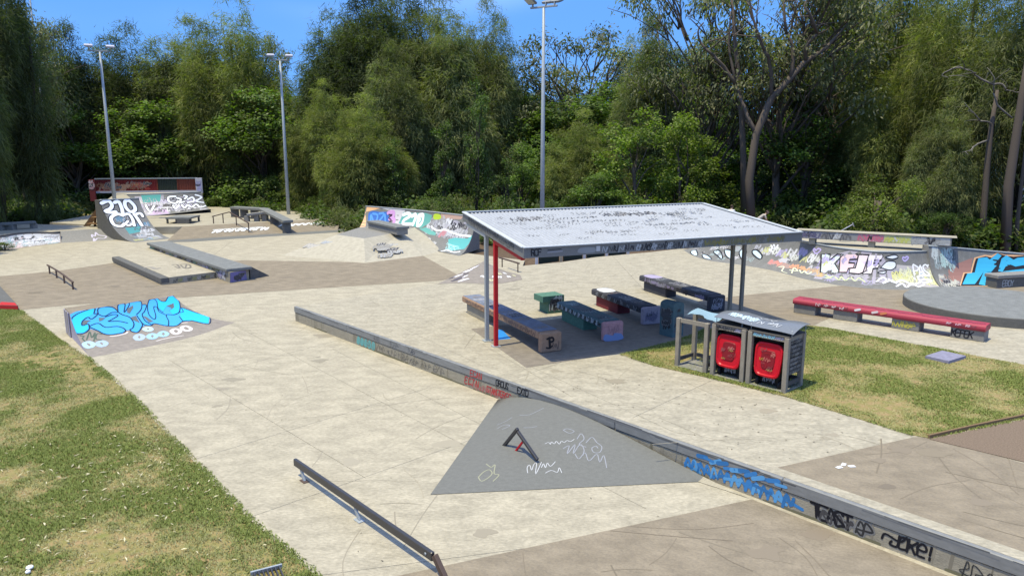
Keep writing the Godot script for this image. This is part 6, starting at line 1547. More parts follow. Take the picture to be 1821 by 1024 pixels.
	var bd := (b1 - b0).normalized(); var bn := Vector3(bd.z, 0, -bd.x)
	if bn.z > 0: bn = -bn
	var bs := begin()
	bar(bs, b0 + Vector3(0, 0.17, 0) + bn * 0.22, b1 + Vector3(0, 0.17, 0) + bn * 0.22, 0.44, 0.34)
	part(bx, "box_body", bs, M.dark_concrete, true)
	var bc := begin()
	bar(bc, b0 - bd * 0.04 + Vector3(0, 0.40, 0) + bn * 0.22, b1 + Vector3(0, 0.40, 0) + bn * 0.22, 0.54, 0.12, 0.015)
	part(bx, "box_cap", bc, M.block_grey, true)
	var bg := begin()
	letters(bg, plane_of(b0, bd, Vector3.UP), "EBOY", 0.25, 0.06, 0.2, 0.03, Color(0.36, 0.37, 0.36), 0.004, 0, 0.05)
	part(bx, "graffiti", bg, M.paint, true)
	# round platform
	var rc := Vector3(14.35, 0.45, -21.55)
	var rp := thing("round_platform", "large low round dark grey platform behind the red bench", "skate platform", rc)
	var rs := begin(false)
	var n := 64
	var R0 := 2.42
	var rings := [[R0, 0.0], [R0, 0.25], [R0 - 0.02, 0.27]]
	for r in 2:
		rs.set_smooth_group(r)
		for i in n:
			var a0 := TAU * i / n; var a1 := TAU * (i + 1) / n
			var d0 := Vector3(cos(a0), 0, sin(a0)); var d1 := Vector3(cos(a1), 0, sin(a1))
			quad(rs, d0 * rings[r][0] + Vector3(0, rings[r][1], 0), d0 * rings[r + 1][0] + Vector3(0, rings[r + 1][1], 0), d1 * rings[r + 1][0] + Vector3(0, rings[r + 1][1], 0), d1 * rings[r][0] + Vector3(0, rings[r][1], 0))
	part(rp, "rim", rs, M.dark_concrete)
	var rt := begin()
	for i in n:
		var a0 := TAU * i / n; var a1 := TAU * (i + 1) / n
		tri(rt, Vector3(0, 0.27, 0), Vector3(cos(a0), 0, sin(a0)) * (R0 - 0.02) + Vector3(0, 0.27, 0), Vector3(cos(a1), 0, sin(a1)) * (R0 - 0.02) + Vector3(0, 0.27, 0))
	part(rp, "top_slab", rt, M.disc)
	var rg := begin()
	var cyl := func(uu: float, v: float) -> Vector3:
		var a := -PI * 1.5 + uu / R0
		return Vector3(-cos(a) * -1.0 * R0, v, sin(a) * R0) if false else Vector3(sin(uu / R0) * R0, v, cos(uu / R0) * R0)
	letters(rg, cyl, "HAS", -0.25, 0.05, 0.17, 0.03, Color(0.52, 0.3, 0.33), 0.004, 0, 0.05)
	part(rp, "graffiti", rg, M.paint)
	# red-topped bench on four blocks
	var r0 := Vector3(8.251, 0.45, -21.232); var r1 := Vector3(11.721, 0.45, -17.844)
	var rb := thing("red_bench", "long red-topped bench on four grey concrete blocks", "bench", (r0 + r1) / 2.0)
	var rd := (r1 - r0).normalized(); var rn := Vector3(rd.z, 0, -rd.x)
	if rn.z > 0: rn = -rn
	var RL := r0.distance_to(r1)
	var seat := begin(false)
	var prof := []
	for q in [[0.0, 0.27], [-0.025, 0.285], [-0.03, 0.34], [-0.02, 0.39], [0.03, 0.425], [0.43, 0.43], [0.48, 0.40], [0.5, 0.34], [0.49, 0.27]]: prof.append(Vector2(q[0], q[1]))
	for j in prof.size():
		var p: Vector2 = prof[j]; var q: Vector2 = prof[(j + 1) % prof.size()]
		seat.set_smooth_group(j if j == prof.size() - 1 else 0)
		quad(seat, r0 - rd * 0.02 + rn * p.x + Vector3(0, p.y, 0), r0 - rd * 0.02 + rn * q.x + Vector3(0, q.y, 0), r1 + rd * 0.02 + rn * q.x + Vector3(0, q.y, 0), r1 + rd * 0.02 + rn * p.x + Vector3(0, p.y, 0))
	seat.set_smooth_group(-1)
	for end in [r0 - rd * 0.02, r1 + rd * 0.02]:
		for j in range(1, prof.size() - 1):
			tri(seat, end + rn * prof[0].x + Vector3(0, prof[0].y, 0), end + rn * prof[j].x + Vector3(0, prof[j].y, 0), end + rn * prof[j + 1].x + Vector3(0, prof[j + 1].y, 0))
	part(rb, "seat", seat, M.red_seat, true)
	for q in [[0.0, 0.13], [0.235, 0.37], [0.555, 0.695], [0.845, 1.0]]:
		var bl := begin()
		bar(bl, r0 + rd * RL * q[0] + rn * 0.24 + Vector3(0, 0.135, 0), r0 + rd * RL * q[1] + rn * 0.24 + Vector3(0, 0.135, 0), 0.44, 0.27, 0.012)
		part(rb, "block", bl, M.block_grey, true)
	var g2 := begin()
	var rf := plane_of(r0 + rn * 0.02, rd, Vector3.UP)
	letters(g2, rf, "KEFEK", RL * 0.85, 0.06, 0.16, 0.028, ink, 0.004, 0.1, 0.03)
	for i in 6: squiggle(g2, rf, RL * 0.56 + i * 0.08, 0.06, 0.14, 0.16, Color(0.5, 0.45, 0.05), 0.025, 0.004, 2)
	var rt2 := plane_of(r0 + rn * -0.03 + Vector3(0, 0.34, 0), rd, Vector3.UP)
	for i in 8: squiggle(g2, rt2, 0.65 + i * 0.11, -0.02, 0.14, 0.07, [Color(0.75, 0.6, 0.62), Color(0.16, 0.03, 0.05)][i % 2], 0.016, 0.004, 2)
	for i in 6: squiggle(g2, rt2, RL * 0.82 + i * 0.11, 0.0, 0.13, 0.06, [Color(0.75, 0.5, 0.55), Color(0.2, 0.03, 0.05)][i % 2], 0.014, 0.004, 2)
	for q in [[1.75, Color(0.75, 0.72, 0.72)], [2.2, Color(0.72, 0.6, 0.6)], [2.42, Color(0.65, 0.22, 0.1)]]:
		pen(g2, rt2, [Vector2(q[0], 0.01), Vector2(q[0] + 0.12, 0.05)], 0.06, q[1], 0.004)
	var rtop := plane_of(r0 + Vector3(0, 0.432, 0) + rn * 0.06, rd, rn)
	for i in 16: pen(g2, rtop, [Vector2(0.2 + i * 0.29, 0.02 + rng.randf() * 0.1), Vector2(0.45 + i * 0.29, 0.05 + rng.randf() * 0.2)], 0.03, Color(0.11, 0.05, 0.06), 0.003)
	part(rb, "graffiti", g2, M.paint, true)

# ---------------------------------------------------------------- the far left of the park
func far_left():
	var ink := Color(0.015, 0.015, 0.02); var wh := Color(0.8, 0.82, 0.84)
	var o := thing("corner_quarter_pipe", "steep quarter pipe with bold white bubble letters, left of the red fence", "quarter pipe", Vector3(-20.269, 0, -41.497))
	var sf := ramp(o, [Vector3(-21.155, 0, -41.244), Vector3(-19.874, 0, -43.077)], [Vector3(-24.002, 2.206, -43.3), Vector3(-22.658, 2.177, -45.2)], 1.117, 2.282, 4.356, M.ramp_grey, M.dark_concrete, 0.0, 16, 14, 0.6, M.galv)
	var g := begin()
	var W: float = [[Vector3(-21.155, 0, -41.244), Vector3(-19.874, 0, -43.077)], [Vector3(-24.002, 2.206, -43.3), Vector3(-22.658, 2.177, -45.2)], 1.117, 2.282, 4.356][3]; var L: float = [[Vector3(-21.155, 0, -41.244), Vector3(-19.874, 0, -43.077)], [Vector3(-24.002, 2.206, -43.3), Vector3(-22.658, 2.177, -45.2)], 1.117, 2.282, 4.356][4]
	clutter(g, sf, 0.05, 0.3, W - 0.05, L - 0.2, 22, [Color(0.35, 0.36, 0.4), Color(0.08, 0.2, 0.3), Color(0.5, 0.5, 0.52), Color(0.1, 0.1, 0.12)], 0.4, 0.05)
	blob(g, sf, [Vector2(0.61, 2.235), Vector2(1.573, 2.253), Vector2(1.261, 1.717), Vector2(0.549, 1.568)], Color(0.08, 0.27, 0.28), 0.004)
	clutter(g, sf, 0.3, 0.25, W - 0.2, 1.0, 8, [Color(0.36, 0.35, 0.12), Color(0.3, 0.3, 0.28)], 0.3, 0.06)
	for q in [[[Vector2(0.045, 4.157), Vector2(0.455, 4.293), Vector2(0.588, 4.026), Vector2(0.417, 3.778), Vector2(0.076, 3.617), Vector2(0.364, 3.515), Vector2(0.64, 3.549)], 0.21], [[Vector2(0.788, 4.166), Vector2(1.043, 4.203), Vector2(1.064, 3.735), Vector2(0.998, 3.438)], 0.21], [[Vector2(0.921, 3.244), Vector2(0.664, 3.38), Vector2(0.213, 3.132), Vector2(0.15, 2.577), Vector2(0.465, 2.4), Vector2(0.724, 2.576)], 0.2], [[Vector2(1.03, 3.293), Vector2(1.315, 3.327), Vector2(1.364, 2.899), Vector2(1.218, 2.375)], 0.18], [[Vector2(1.05, 2.804), Vector2(0.809, 2.566), Vector2(0.918, 2.413), Vector2(1.151, 2.525)], 0.14], [[Vector2(1.624, 3.302), Vector2(1.672, 2.868), Vector2(1.651, 2.318)], 0.2], [[Vector2(1.601, 3.244), Vector2(2.004, 3.329), Vector2(2.044, 3.084)], 0.18]]:
		pen(g, sf, q[0], q[1] + 0.11, ink, 0.006)
	pen(g, sf, [Vector2(1.395, 4.185), Vector2(1.642, 4.248), Vector2(1.847, 3.899), Vector2(1.776, 3.576), Vector2(1.468, 3.486), Vector2(1.32, 3.825)], 0.32, ink, 0.006, true)
	for q in [[[Vector2(0.045, 4.157), Vector2(0.455, 4.293), Vector2(0.588, 4.026), Vector2(0.417, 3.778), Vector2(0.076, 3.617), Vector2(0.364, 3.515), Vector2(0.64, 3.549)], 0.21], [[Vector2(0.788, 4.166), Vector2(1.043, 4.203), Vector2(1.064, 3.735), Vector2(0.998, 3.438)], 0.21], [[Vector2(0.921, 3.244), Vector2(0.664, 3.38), Vector2(0.213, 3.132), Vector2(0.15, 2.577), Vector2(0.465, 2.4), Vector2(0.724, 2.576)], 0.2], [[Vector2(1.03, 3.293), Vector2(1.315, 3.327), Vector2(1.364, 2.899), Vector2(1.218, 2.375)], 0.18], [[Vector2(1.05, 2.804), Vector2(0.809, 2.566), Vector2(0.918, 2.413), Vector2(1.151, 2.525)], 0.14], [[Vector2(1.624, 3.302), Vector2(1.672, 2.868), Vector2(1.651, 2.318)], 0.2], [[Vector2(1.601, 3.244), Vector2(2.004, 3.329), Vector2(2.044, 3.084)], 0.18]]:
		pen(g, sf, q[0], q[1], wh, 0.012)
	pen(g, sf, [Vector2(1.395, 4.185), Vector2(1.642, 4.248), Vector2(1.847, 3.899), Vector2(1.776, 3.576), Vector2(1.468, 3.486), Vector2(1.32, 3.825)], 0.21, wh, 0.012, true)
	part(o, "graffiti", g, M.paint, true)
	var b := thing("back_quarter_pipe", "wide quarter pipe with lilac and white graffiti below the red fence", "quarter pipe", Vector3(-24.291, 0.5, -52.964))
	var sb := ramp(b, [Vector3(-26.342, 0.4, -52.305), Vector3(-24.443, 0.55, -53.309), Vector3(-22.494, 0.7, -55.43)], [Vector3(-28.361, 1.841, -54.5), Vector3(-25.806, 1.881, -55.2), Vector3(-23.344, 1.958, -56)], 1.152, 5.139, 2.821, M.ramp_grey, M.dark_concrete, 0.3, 20, 10, 0.3, M.galv)
	var gb := begin()
	var bw: float = [[Vector3(-26.342, 0.4, -52.305), Vector3(-24.443, 0.55, -53.309), Vector3(-22.494, 0.7, -55.43)], [Vector3(-28.361, 1.841, -54.5), Vector3(-25.806, 1.881, -55.2), Vector3(-23.344, 1.958, -56)], 1.152, 5.139, 2.821][3]; var bl: float = [[Vector3(-26.342, 0.4, -52.305), Vector3(-24.443, 0.55, -53.309), Vector3(-22.494, 0.7, -55.43)], [Vector3(-28.361, 1.841, -54.5), Vector3(-25.806, 1.881, -55.2), Vector3(-23.344, 1.958, -56)], 1.152, 5.139, 2.821][4]
	blob(gb, sb, [Vector2(0.614, 2.716), Vector2(2.542, 2.768), Vector2(2.439, 0), Vector2(0.682, 0.231), Vector2(0.745, 1.65)], Color(0.33, 0.31, 0.36), 0.002)
	clutter(gb, sb, 0.1, 0.3, bw - 0.1, bl - 0.2, 60, [Color(0.42, 0.38, 0.5), Color(0.55, 0.53, 0.58), Color(0.2, 0.19, 0.22), Color(0.3, 0.3, 0.34), Color(0.6, 0.58, 0.6)], 0.5, 0.06, 0.004)
	blob(gb, sb, [Vector2(1.068, 2.731), Vector2(2.384, 2.742), Vector2(2.217, 2.082), Vector2(1.078, 2.09)], Color(0.07, 0.30, 0.28), 0.006)
	blob(gb, sb, [Vector2(1.576, 1.169), Vector2(2.436, 1.141), Vector2(2.457, 0.305), Vector2(0.953, 0.31)], Color(0.45, 0.33, 0.47), 0.006)
	for run in [[Vector2(3.329, 2.514), Vector2(2.856, 2.476), Vector2(2.829, 2.029), Vector2(3.204, 1.823), Vector2(3.404, 2.053)], [Vector2(3.408, 2.362), Vector2(3.637, 2.189), Vector2(3.474, 1.878), Vector2(3.794, 1.927)], [Vector2(3.909, 2.543), Vector2(4.103, 2.455), Vector2(3.908, 2.242)], [Vector2(4.098, 2.144), Vector2(4.452, 2.349), Vector2(4.474, 1.934), Vector2(4.03, 1.809)], [Vector2(4.702, 2.557), Vector2(5.076, 2.294), Vector2(4.627, 1.915), Vector2(5.046, 1.669)], [Vector2(3, 1.576), Vector2(3.063, 1.138), Vector2(3.351, 1.525)], [Vector2(3.571, 1.591), Vector2(3.677, 1.129), Vector2(3.97, 1.529), Vector2(4.142, 1.151), Vector2(4.542, 1.539), Vector2(4.677, 1.015), Vector2(5.139, 1.185)], [Vector2(1.174, 1.856), Vector2(1.245, 0.99), Vector2(1.721, 1.725)]]:
		pen(gb, sb, run, 0.24, ink, 0.007)
		pen(gb, sb, run, 0.15, wh, 0.012)
	part(b, "graffiti", gb, M.paint, true)
	# raised deck behind both ramps, with its fence
	var tb: Array = [[Vector3(-26.342, 0.4, -52.305), Vector3(-24.443, 0.55, -53.309), Vector3(-22.494, 0.7, -55.43)], [Vector3(-28.361, 1.841, -54.5), Vector3(-25.806, 1.881, -55.2), Vector3(-23.344, 1.958, -56)], 1.152, 5.139, 2.821][1]; var tc: Array = [[Vector3(-21.155, 0, -41.244), Vector3(-19.874, 0, -43.077)], [Vector3(-24.002, 2.206, -43.3), Vector3(-22.658, 2.177, -45.2)], 1.117, 2.282, 4.356][1]
	var d := structure("ramp_deck")
	flat(d, "deck_slab", [Vector2(tc[0].x - 0.35, tc[0].z - 0.4), Vector2(tc[1].x - 0.35, tc[1].z - 0.4), Vector2(tb[0].x, tb[0].z - 0.25), Vector2(tb[1].x, tb[1].z - 0.25), Vector2(tb[2].x, tb[2].z - 0.25), Vector2(-24.7, -58.6), Vector2(-30.6, -57.9)], 1.2, 1.84, M.concrete_far)
	var f := thing("red_fence", "dark red ribbed metal fence on the deck behind the quarter pipes", "fence", Vector3(-27.94, 1.73, -57))
	var f0 := Vector3(-31.531, 1.718, -56.5); var f1 := Vector3(-24.396, 1.842, -58)
	f0.y = 1.9; f1.y = 1.9
	var fd := (f1 - f0).normalized(); var FL := f0.distance_to(f1)
	var mats := [M.fence_red, M.fence_red, M.fence_red, M.fence_green, M.fence_rust]
	for i in 5:
		var st := begin()
		var a := f0 + fd * (FL * i / 5.0 + 0.03)
		var n := 22
		var pw := FL / 5.0 - 0.06
		for j in n:
			var z0 := 0.03 * (j % 2); var z1 := 0.03 * ((j + 1) % 2)
			var p := a + fd * (pw * j / n) + Vector3(0, 0, z0); var q := a + fd * (pw * (j + 1) / n) + Vector3(0, 0, z1)
			quad(st, p, p + Vector3(0, 0.92, 0), q + Vector3(0, 0.92, 0), q)
		part(f, "panel", st, mats[i], true)
		var ps := begin()
		bar(ps, a - fd * 0.03, a - fd * 0.03 + Vector3(0, 1.02, 0), 0.07, 0.07, 0.0, Vector3.BACK)
		part(f, "post", ps, M.fence_rust, true)
	var tr := begin()
	bar(tr, f0 + Vector3(0, 1.0, 0.02), f1 + Vector3(0, 1.0, 0.02), 0.1, 0.08)
	part(f, "top_rail", tr, M.galv, true)
	var br := begin()
	bar(br, f0 + Vector3(0, 0.0, 0.06), f1 + Vector3(0, 0.0, 0.06), 0.16, 0.14)
	part(f, "bottom_rail", br, M.white_post, true)
	var ep := begin()
	box(ep, at(f1 + Vector3(0.22, 0.45, 0.3)), Vector3(0.5, 1.15, 0.12), 0.01)
	part(f, "end_panel", ep, M.white_post, true, "pale lilac end panel")
	var ep2 := begin()
	box(ep2, at(f0 + Vector3(-0.1, 0.15, 0.25)), Vector3(0.42, 1.6, 0.12), 0.01)
	part(f, "end_panel", ep2, M.deep_red, true, "pink and red end panel")
	var fg := begin()
	clutter(fg, plane_of(f0 + Vector3(0, 0, 0.036), fd, Vector3.UP), 0.1, 0.1, FL * 0.55, 0.85, 26, [Color(0.35, 0.16, 0.07), Color(0.28, 0.05, 0.04), Color(0.2, 0.1, 0.06)], 0.4, 0.04)
	clutter(fg, plane_of(f0 + Vector3(-0.3, -0.6, 0.32), Vector3.RIGHT, Vector3.UP), 0.0, 0.8, 0.4, 1.5, 8, [Color(0.6, 0.5, 0.52), Color(0.55, 0.3, 0.33)], 0.3, 0.05)
	clutter(fg, plane_of(f1 + Vector3(-0.02, 0.0, 0.365), Vector3.RIGHT, Vector3.UP), 0.0, 0.0, 0.45, 1.0, 8, [Color(0.35, 0.35, 0.6), Color(0.1, 0.1, 0.2)], 0.25, 0.05)
	part(f, "graffiti", fg, M.paint, true)
	# timber steps on the left of the corner ramp
	var s := thing("timber_steps", "brown timber steps and brace beside the corner quarter pipe", "steps", Vector3(-26.692, 0, -47.932))
	var p0 := Vector3(-25.657, 0.572, -45.2); p0.y = 0
	for i in 4:
		var st := begin()
		box(st, at(p0 + Vector3(-0.05 + i * 0.26, 0.3 + i * 0.38, 0.3 - i * 0.1)), Vector3(0.62, 0.05, 0.5), 0.006)
		part(s, "tread", st, M.timber, true)
	for i in 3:
		var st := begin()
		bar(st, p0 + Vector3(-0.35 + i * 0.45, 0.0, 0.15 - i * 0.2), p0 + Vector3(-0.3 + i * 0.45, 0.5 + i * 0.5, 0.1 - i * 0.2), 0.12, 0.12)
		part(s, "post", st, M.timber, true)
	var rk := begin()
	bar(rk, p0 + Vector3(-0.7, 0.02, 0.1), p0 + Vector3(0.55, 1.75, -0.3), 0.1, 0.28)
	part(s, "stringer", rk, M.timber, true)
	# left bowl wall and bank
	var lb := thing("low_bowl_wall", "low curved bowl wall with faded white paint at the far left", "bowl wall", Vector3(-25.84, 0, -39.327))
	var ls := ramp(lb, [Vector3(-26.582, 0, -36.558), Vector3(-26.297, 0, -37.787), Vector3(-25.84, 0, -39.327), Vector3(-25.095, 0, -40.995)], [Vector3(-27.601, 0.542, -38.1), Vector3(-27.18, 0.588, -39.2), Vector3(-26.803, 0.598, -40.7), Vector3(-25.648, 0.463, -41.9)], 1.222, 4.545, 1.859, M.ramp_tan, M.dark_concrete, 0.0, 24, 8, 0.12, M.dark_steel)
	var lg := begin()
	var lw: float = [[Vector3(-26.582, 0, -36.558), Vector3(-26.297, 0, -37.787), Vector3(-25.84, 0, -39.327), Vector3(-25.095, 0, -40.995)], [Vector3(-27.601, 0.542, -38.1), Vector3(-27.18, 0.588, -39.2), Vector3(-26.803, 0.598, -40.7), Vector3(-25.648, 0.463, -41.9)], 1.222, 4.545, 1.859][3]; var ll: float = [[Vector3(-26.582, 0, -36.558), Vector3(-26.297, 0, -37.787), Vector3(-25.84, 0, -39.327), Vector3(-25.095, 0, -40.995)], [Vector3(-27.601, 0.542, -38.1), Vector3(-27.18, 0.588, -39.2), Vector3(-26.803, 0.598, -40.7), Vector3(-25.648, 0.463, -41.9)], 1.222, 4.545, 1.859][4]
	blob(lg, ls, [Vector2(0.8, 0.4), Vector2(lw - 0.05, 0.3), Vector2(lw - 0.05, ll - 0.12), Vector2(0.8, ll - 0.12)], Color(0.5, 0.5, 0.51), 0.002)
	clutter(lg, ls, 0.5, 0.1, lw - 0.05, ll - 0.15, 60, [Color(0.55, 0.56, 0.6), Color(0.66, 0.64, 0.68), Color(0.3, 0.42, 0.44), Color(0.6, 0.46, 0.47), Color(0.33, 0.33, 0.36)], 0.5, 0.06, 0.004)
	part(lb, "graffiti", lg, M.paint, true)
	var bk := thing("low_bank", "low smooth concrete bank with a faint lilac outline, right of the low bowl wall", "skate bank", Vector3(-23.734, 0, -41.752))
	var bs := ramp(bk, [Vector3(-25.095, 0, -40.995), Vector3(-23.893, 0, -41.752), Vector3(-22.549, 0, -42.538)], [Vector3(-25.943, 0.503, -42.4), Vector3(-24.861, 0.535, -43), Vector3(-23.945, 0.503, -43.6)], 0.524, 2.656, 1.696, M.block_grey, M.concrete_far, 0.0, 12, 6, 0.5)
	var bg := begin()
	for run in [[Vector2(1.551, 0.841), Vector2(1.599, 1.181), Vector2(1.722, 0.969), Vector2(1.873, 1.393), Vector2(1.959, 1.083), Vector2(2.276, 0.902), Vector2(2.053, 0.573), Vector2(1.75, 0.634), Vector2(1.477, 0), Vector2(1.596, 0.662)]]:
		pen(bg, bs, run, 0.08, Color(0.5, 0.46, 0.56), 0.006)
	clutter(bg, bs, 1.9, 0.4, 2.6, 1.1, 5, [Color(0.2, 0.2, 0.18)], 0.3, 0.04)
	part(bk, "graffiti", bg, M.paint, true)
	var dk := structure("left_deck")
	var tl: Array = [[Vector3(-26.582, 0, -36.558), Vector3(-26.297, 0, -37.787), Vector3(-25.84, 0, -39.327), Vector3(-25.095, 0, -40.995)], [Vector3(-27.601, 0.542, -38.1), Vector3(-27.18, 0.588, -39.2), Vector3(-26.803, 0.598, -40.7), Vector3(-25.648, 0.463, -41.9)], 1.222, 4.545, 1.859][1]; var tk: Array = [[Vector3(-25.095, 0, -40.995), Vector3(-23.893, 0, -41.752), Vector3(-22.549, 0, -42.538)], [Vector3(-25.943, 0.503, -42.4), Vector3(-24.861, 0.535, -43), Vector3(-23.945, 0.503, -43.6)], 0.524, 2.656, 1.696][1]
	flat(dk, "deck_slab", [Vector2(tl[0].x - 0.1, tl[0].z - 0.1), Vector2(tl[1].x - 0.1, tl[1].z - 0.1), Vector2(tl[2].x - 0.1, tl[2].z - 0.1), Vector2(tk[0].x, tk[0].z - 0.1), Vector2(tk[1].x, tk[1].z - 0.1), Vector2(tk[2].x, tk[2].z - 0.1), Vector2(-24.2, -45.2), Vector2(-31, -46.6), Vector2(-34, -44)], -0.1, 0.5, M.concrete_far)
	var fb := thing("deck_bench", "grey concrete bench on the deck at the far left edge", "bench", Vector3(-29.143, 0.282, -43.5))
	var q0 := Vector3(-30.086, 0.427, -42.5); var q1 := Vector3(-28.332, 0.292, -44)
	q0.y = 0.5; q1.y = 0.5
	var fs := begin()
	bar(fs, q0 + Vector3(0, 0.36, 0), q1 + Vector3(0, 0.36, 0), 0.5, 0.14, 0.015)
	part(fb, "seat", fs, M.disc, true)
	for t in [0.2, 0.45, 0.95]:
		var fl := begin()
		box(fl, at(q0.lerp(q1, t) + Vector3(0, 0.145, 0)), Vector3(0.5 if t < 0.9 else 0.2, 0.29, 0.4))
		part(fb, "leg", fl, M.block_grey, true)
	# low table box on the far deck
	var tx := thing("low_table_box", "low dark grind table on short legs in front of the back quarter pipe", "grind table", Vector3(-21.266, 0.45, -47.445))
	var t0 := Vector3(-22.038, 0.45, -47.088); var t1 := Vector3(-20.465, 0.45, -47.088); var t2 := Vector3(-20.583, 0.45, -48.93)
	var th := Vector3(0, 0.4, 0)
	var ty := t2 - t1; var tx0 := (t1 - t0)
	var ts := begin()
	hexa(ts, [t0 + th * 0.75, t1 + th * 0.75, t1 + ty + th * 0.75, t0 + ty + th * 0.75], [t0 + th, t1 + th, t1 + ty + th, t0 + ty + th])
	part(tx, "table_top", ts, M.disc, true)
	for q in [[0.03, 0.1], [0.4, 0.1], [0.97, 0.1], [0.97, 0.9], [0.03, 0.9]]:
		var c: Vector3 = t0 + tx0 * q[0] + ty * q[1]
		var lgs := begin()
		box(lgs, at(c + th * 0.37), Vector3(0.1, 0.3, 0.1))
		part(tx, "leg", lgs, M.dark_concrete, true)
	var tp := begin()
	hexa(tp, [t0 + tx0 * 0.45 - ty * 0.005, t1 - tx0 * 0.05 - ty * 0.005, t1 - tx0 * 0.05 + ty * 0.05, t0 + tx0 * 0.45 + ty * 0.05], [t0 + tx0 * 0.45 - ty * 0.005 + th * 0.74, t1 - tx0 * 0.05 - ty * 0.005 + th * 0.74, t1 - tx0 * 0.05 + ty * 0.05 + th * 0.74, t0 + tx0 * 0.45 + ty * 0.05 + th * 0.74])
	part(tx, "side_panel", tp, M.dark_concrete, true)
	# white writing on the bank
	var pt := thing("bank_lettering", "large white letters painted on the brown bank below the low grind table", "painted letters", Vector3(-18.162, 0.2, -45.449))
	var toe := [Vector3(-19.682, 0, -42.011), Vector3(-11.237, 0, -47.597)]
	var ux: Vector3 = (toe[1] - toe[0]).normalized(); var vy := Vector3(-0.55, 0.45, -3.4)
	vy = vy.normalized()
	var bp := plane_of(toe[0] + ux * 0.0, ux, vy)
	var pg := begin()
	var wl := Color(0.66, 0.66, 0.64)
	for i in 9:
		var u := 2.2 + i * 0.36
		pen(pg, bp, [Vector2(u, 1.2 + rng.randf() * 0.2), Vector2(u + 0.1, 2.0), Vector2(u + 0.3, 1.2 + rng.randf() * 0.5), Vector2(u + 0.35, 1.9)], 0.16, wl, 0.006, false, i % 2 == 0)
	for i in 5: pen(pg, bp, [Vector2(2.1 + i * 0.6, 2.1), Vector2(2.6 + i * 0.6, 2.0 + rng.randf() * 0.2)], 0.14, wl, 0.006)
	for i in 7:
		var u := 6.1 + i * 0.42
		pen(pg, bp, [Vector2(u, 1.9 + rng.randf() * 0.2), Vector2(u + 0.2, 2.5), Vector2(u + 0.42, 1.9 + rng.randf() * 0.3)], 0.2, wl, 0.006)
	part(pt, "paint", pg, M.paint, true).set_meta("kind", "stuff")
	# rail with a kink
	var kr := [Vector3(-19.118, 0.904, -47.2), Vector3(-18.141, 1.156, -47.6), Vector3(-16.074, 0.675, -45.2)]
	var ko := thing("kinked_rail", "thin kinked steel handrail running down the brown bank", "grind rail", Vector3(kr[1].x, 0.45, kr[1].z))
	for i in 2:
		var st := begin()
		bar(st, kr[i], kr[i + 1], 0.06, 0.06, 0.006)
		part(ko, "rail_bar", st, M.rust, true)
	for q in [[0, 0.07, 0.45], [0, 0.62, 0.45], [1, 0.35, 0.3], [1, 0.97, 0.05]]:
		var p: Vector3 = kr[q[0]].lerp(kr[q[0] + 1], q[1])
		var st := begin()
		bar(st, Vector3(p.x, q[2], p.z), p, 0.05, 0.05, 0.0, Vector3.RIGHT)
		part(ko, "leg", st, M.rust, true)
	# ledge with a kink at the edge of the deck
	var kl := [Vector3(-19.481, 1.096, -52), Vector3(-16.735, 1.141, -50), Vector3(-13.788, 0.739, -45.6)]
	var kb := thing("kinked_ledge", "long dark ledge on blocks that kinks down the bank by the light pole", "ledge", Vector3(kl[1].x, 0.45, kl[1].z))
	for i in 2:
		var st := begin()
		bar(st, kl[i], kl[i + 1], 0.62, 0.16, 0.015)
		part(kb, "ledge_slab", st, M.disc, true)
	for q in [[0, 0.03, 0.3], [0, 0.35, 0.3], [0, 0.7, 0.3], [1, 0.02, 0.3], [1, 0.45, 0.2], [1, 0.93, -0.05]]:
		var p: Vector3 = kl[q[0]].lerp(kl[q[0] + 1], q[1])
		var st := begin()
		box(st, at(Vector3(p.x, (p.y - 0.07 + q[2]) / 2.0, p.z), 0.2), Vector3(0.5, p.y - 0.07 - q[2], 0.35))
		part(kb, "block", st, M.dark_concrete, true)
	var sl := thing("angled_block", "short dark sloping block beside the kinked ledge on the far deck", "skate block", Vector3(-16.741, 0.786, -48.5))
	var ss := begin()
	var sa := Vector3(-17.394, 0.887, -48.6); var sc := Vector3(-16.34, 1, -49)
	bar(ss, sa, sc, 0.5, 0.14, 0.01)
	part(sl, "slab", ss, M.block_grey, true)
	for q in [sa, sa.lerp(sc, 0.55), sc]:
		var st := begin()
		box(st, at(Vector3(q.x, (q.y - 0.07 + 0.42) / 2.0, q.z)), Vector3(0.3, maxf(0.05, q.y - 0.07 - 0.42), 0.3))
		part(sl, "block", st, M.block_grey, true)

# ---------------------------------------------------------------- floodlights
func street_lights():
	light_pole("tall galvanised floodlight pole behind the red fence at the left", Vector3(-26.712, 0.46, -50), Vector3(-26.437, 11.306, -50).y, 0.5, true)
	light_pole("tall galvanised floodlight pole beside the kinked ledge", Vector3(-16.266, 0.285, -54), Vector3(-16.207, 11.19, -54).y, 0.3, true)
	light_pole("tall galvanised floodlight pole behind the picnic shelter", Vector3(1.59, 0.462, -39), Vector3(1.503, 12.066, -39).y, -0.5, false)
	light_pole("thin floodlight pole far behind the trees at the left edge", Vector3(-39.481, -0.867, -64), 21.0, 0.2, false, 0.7)

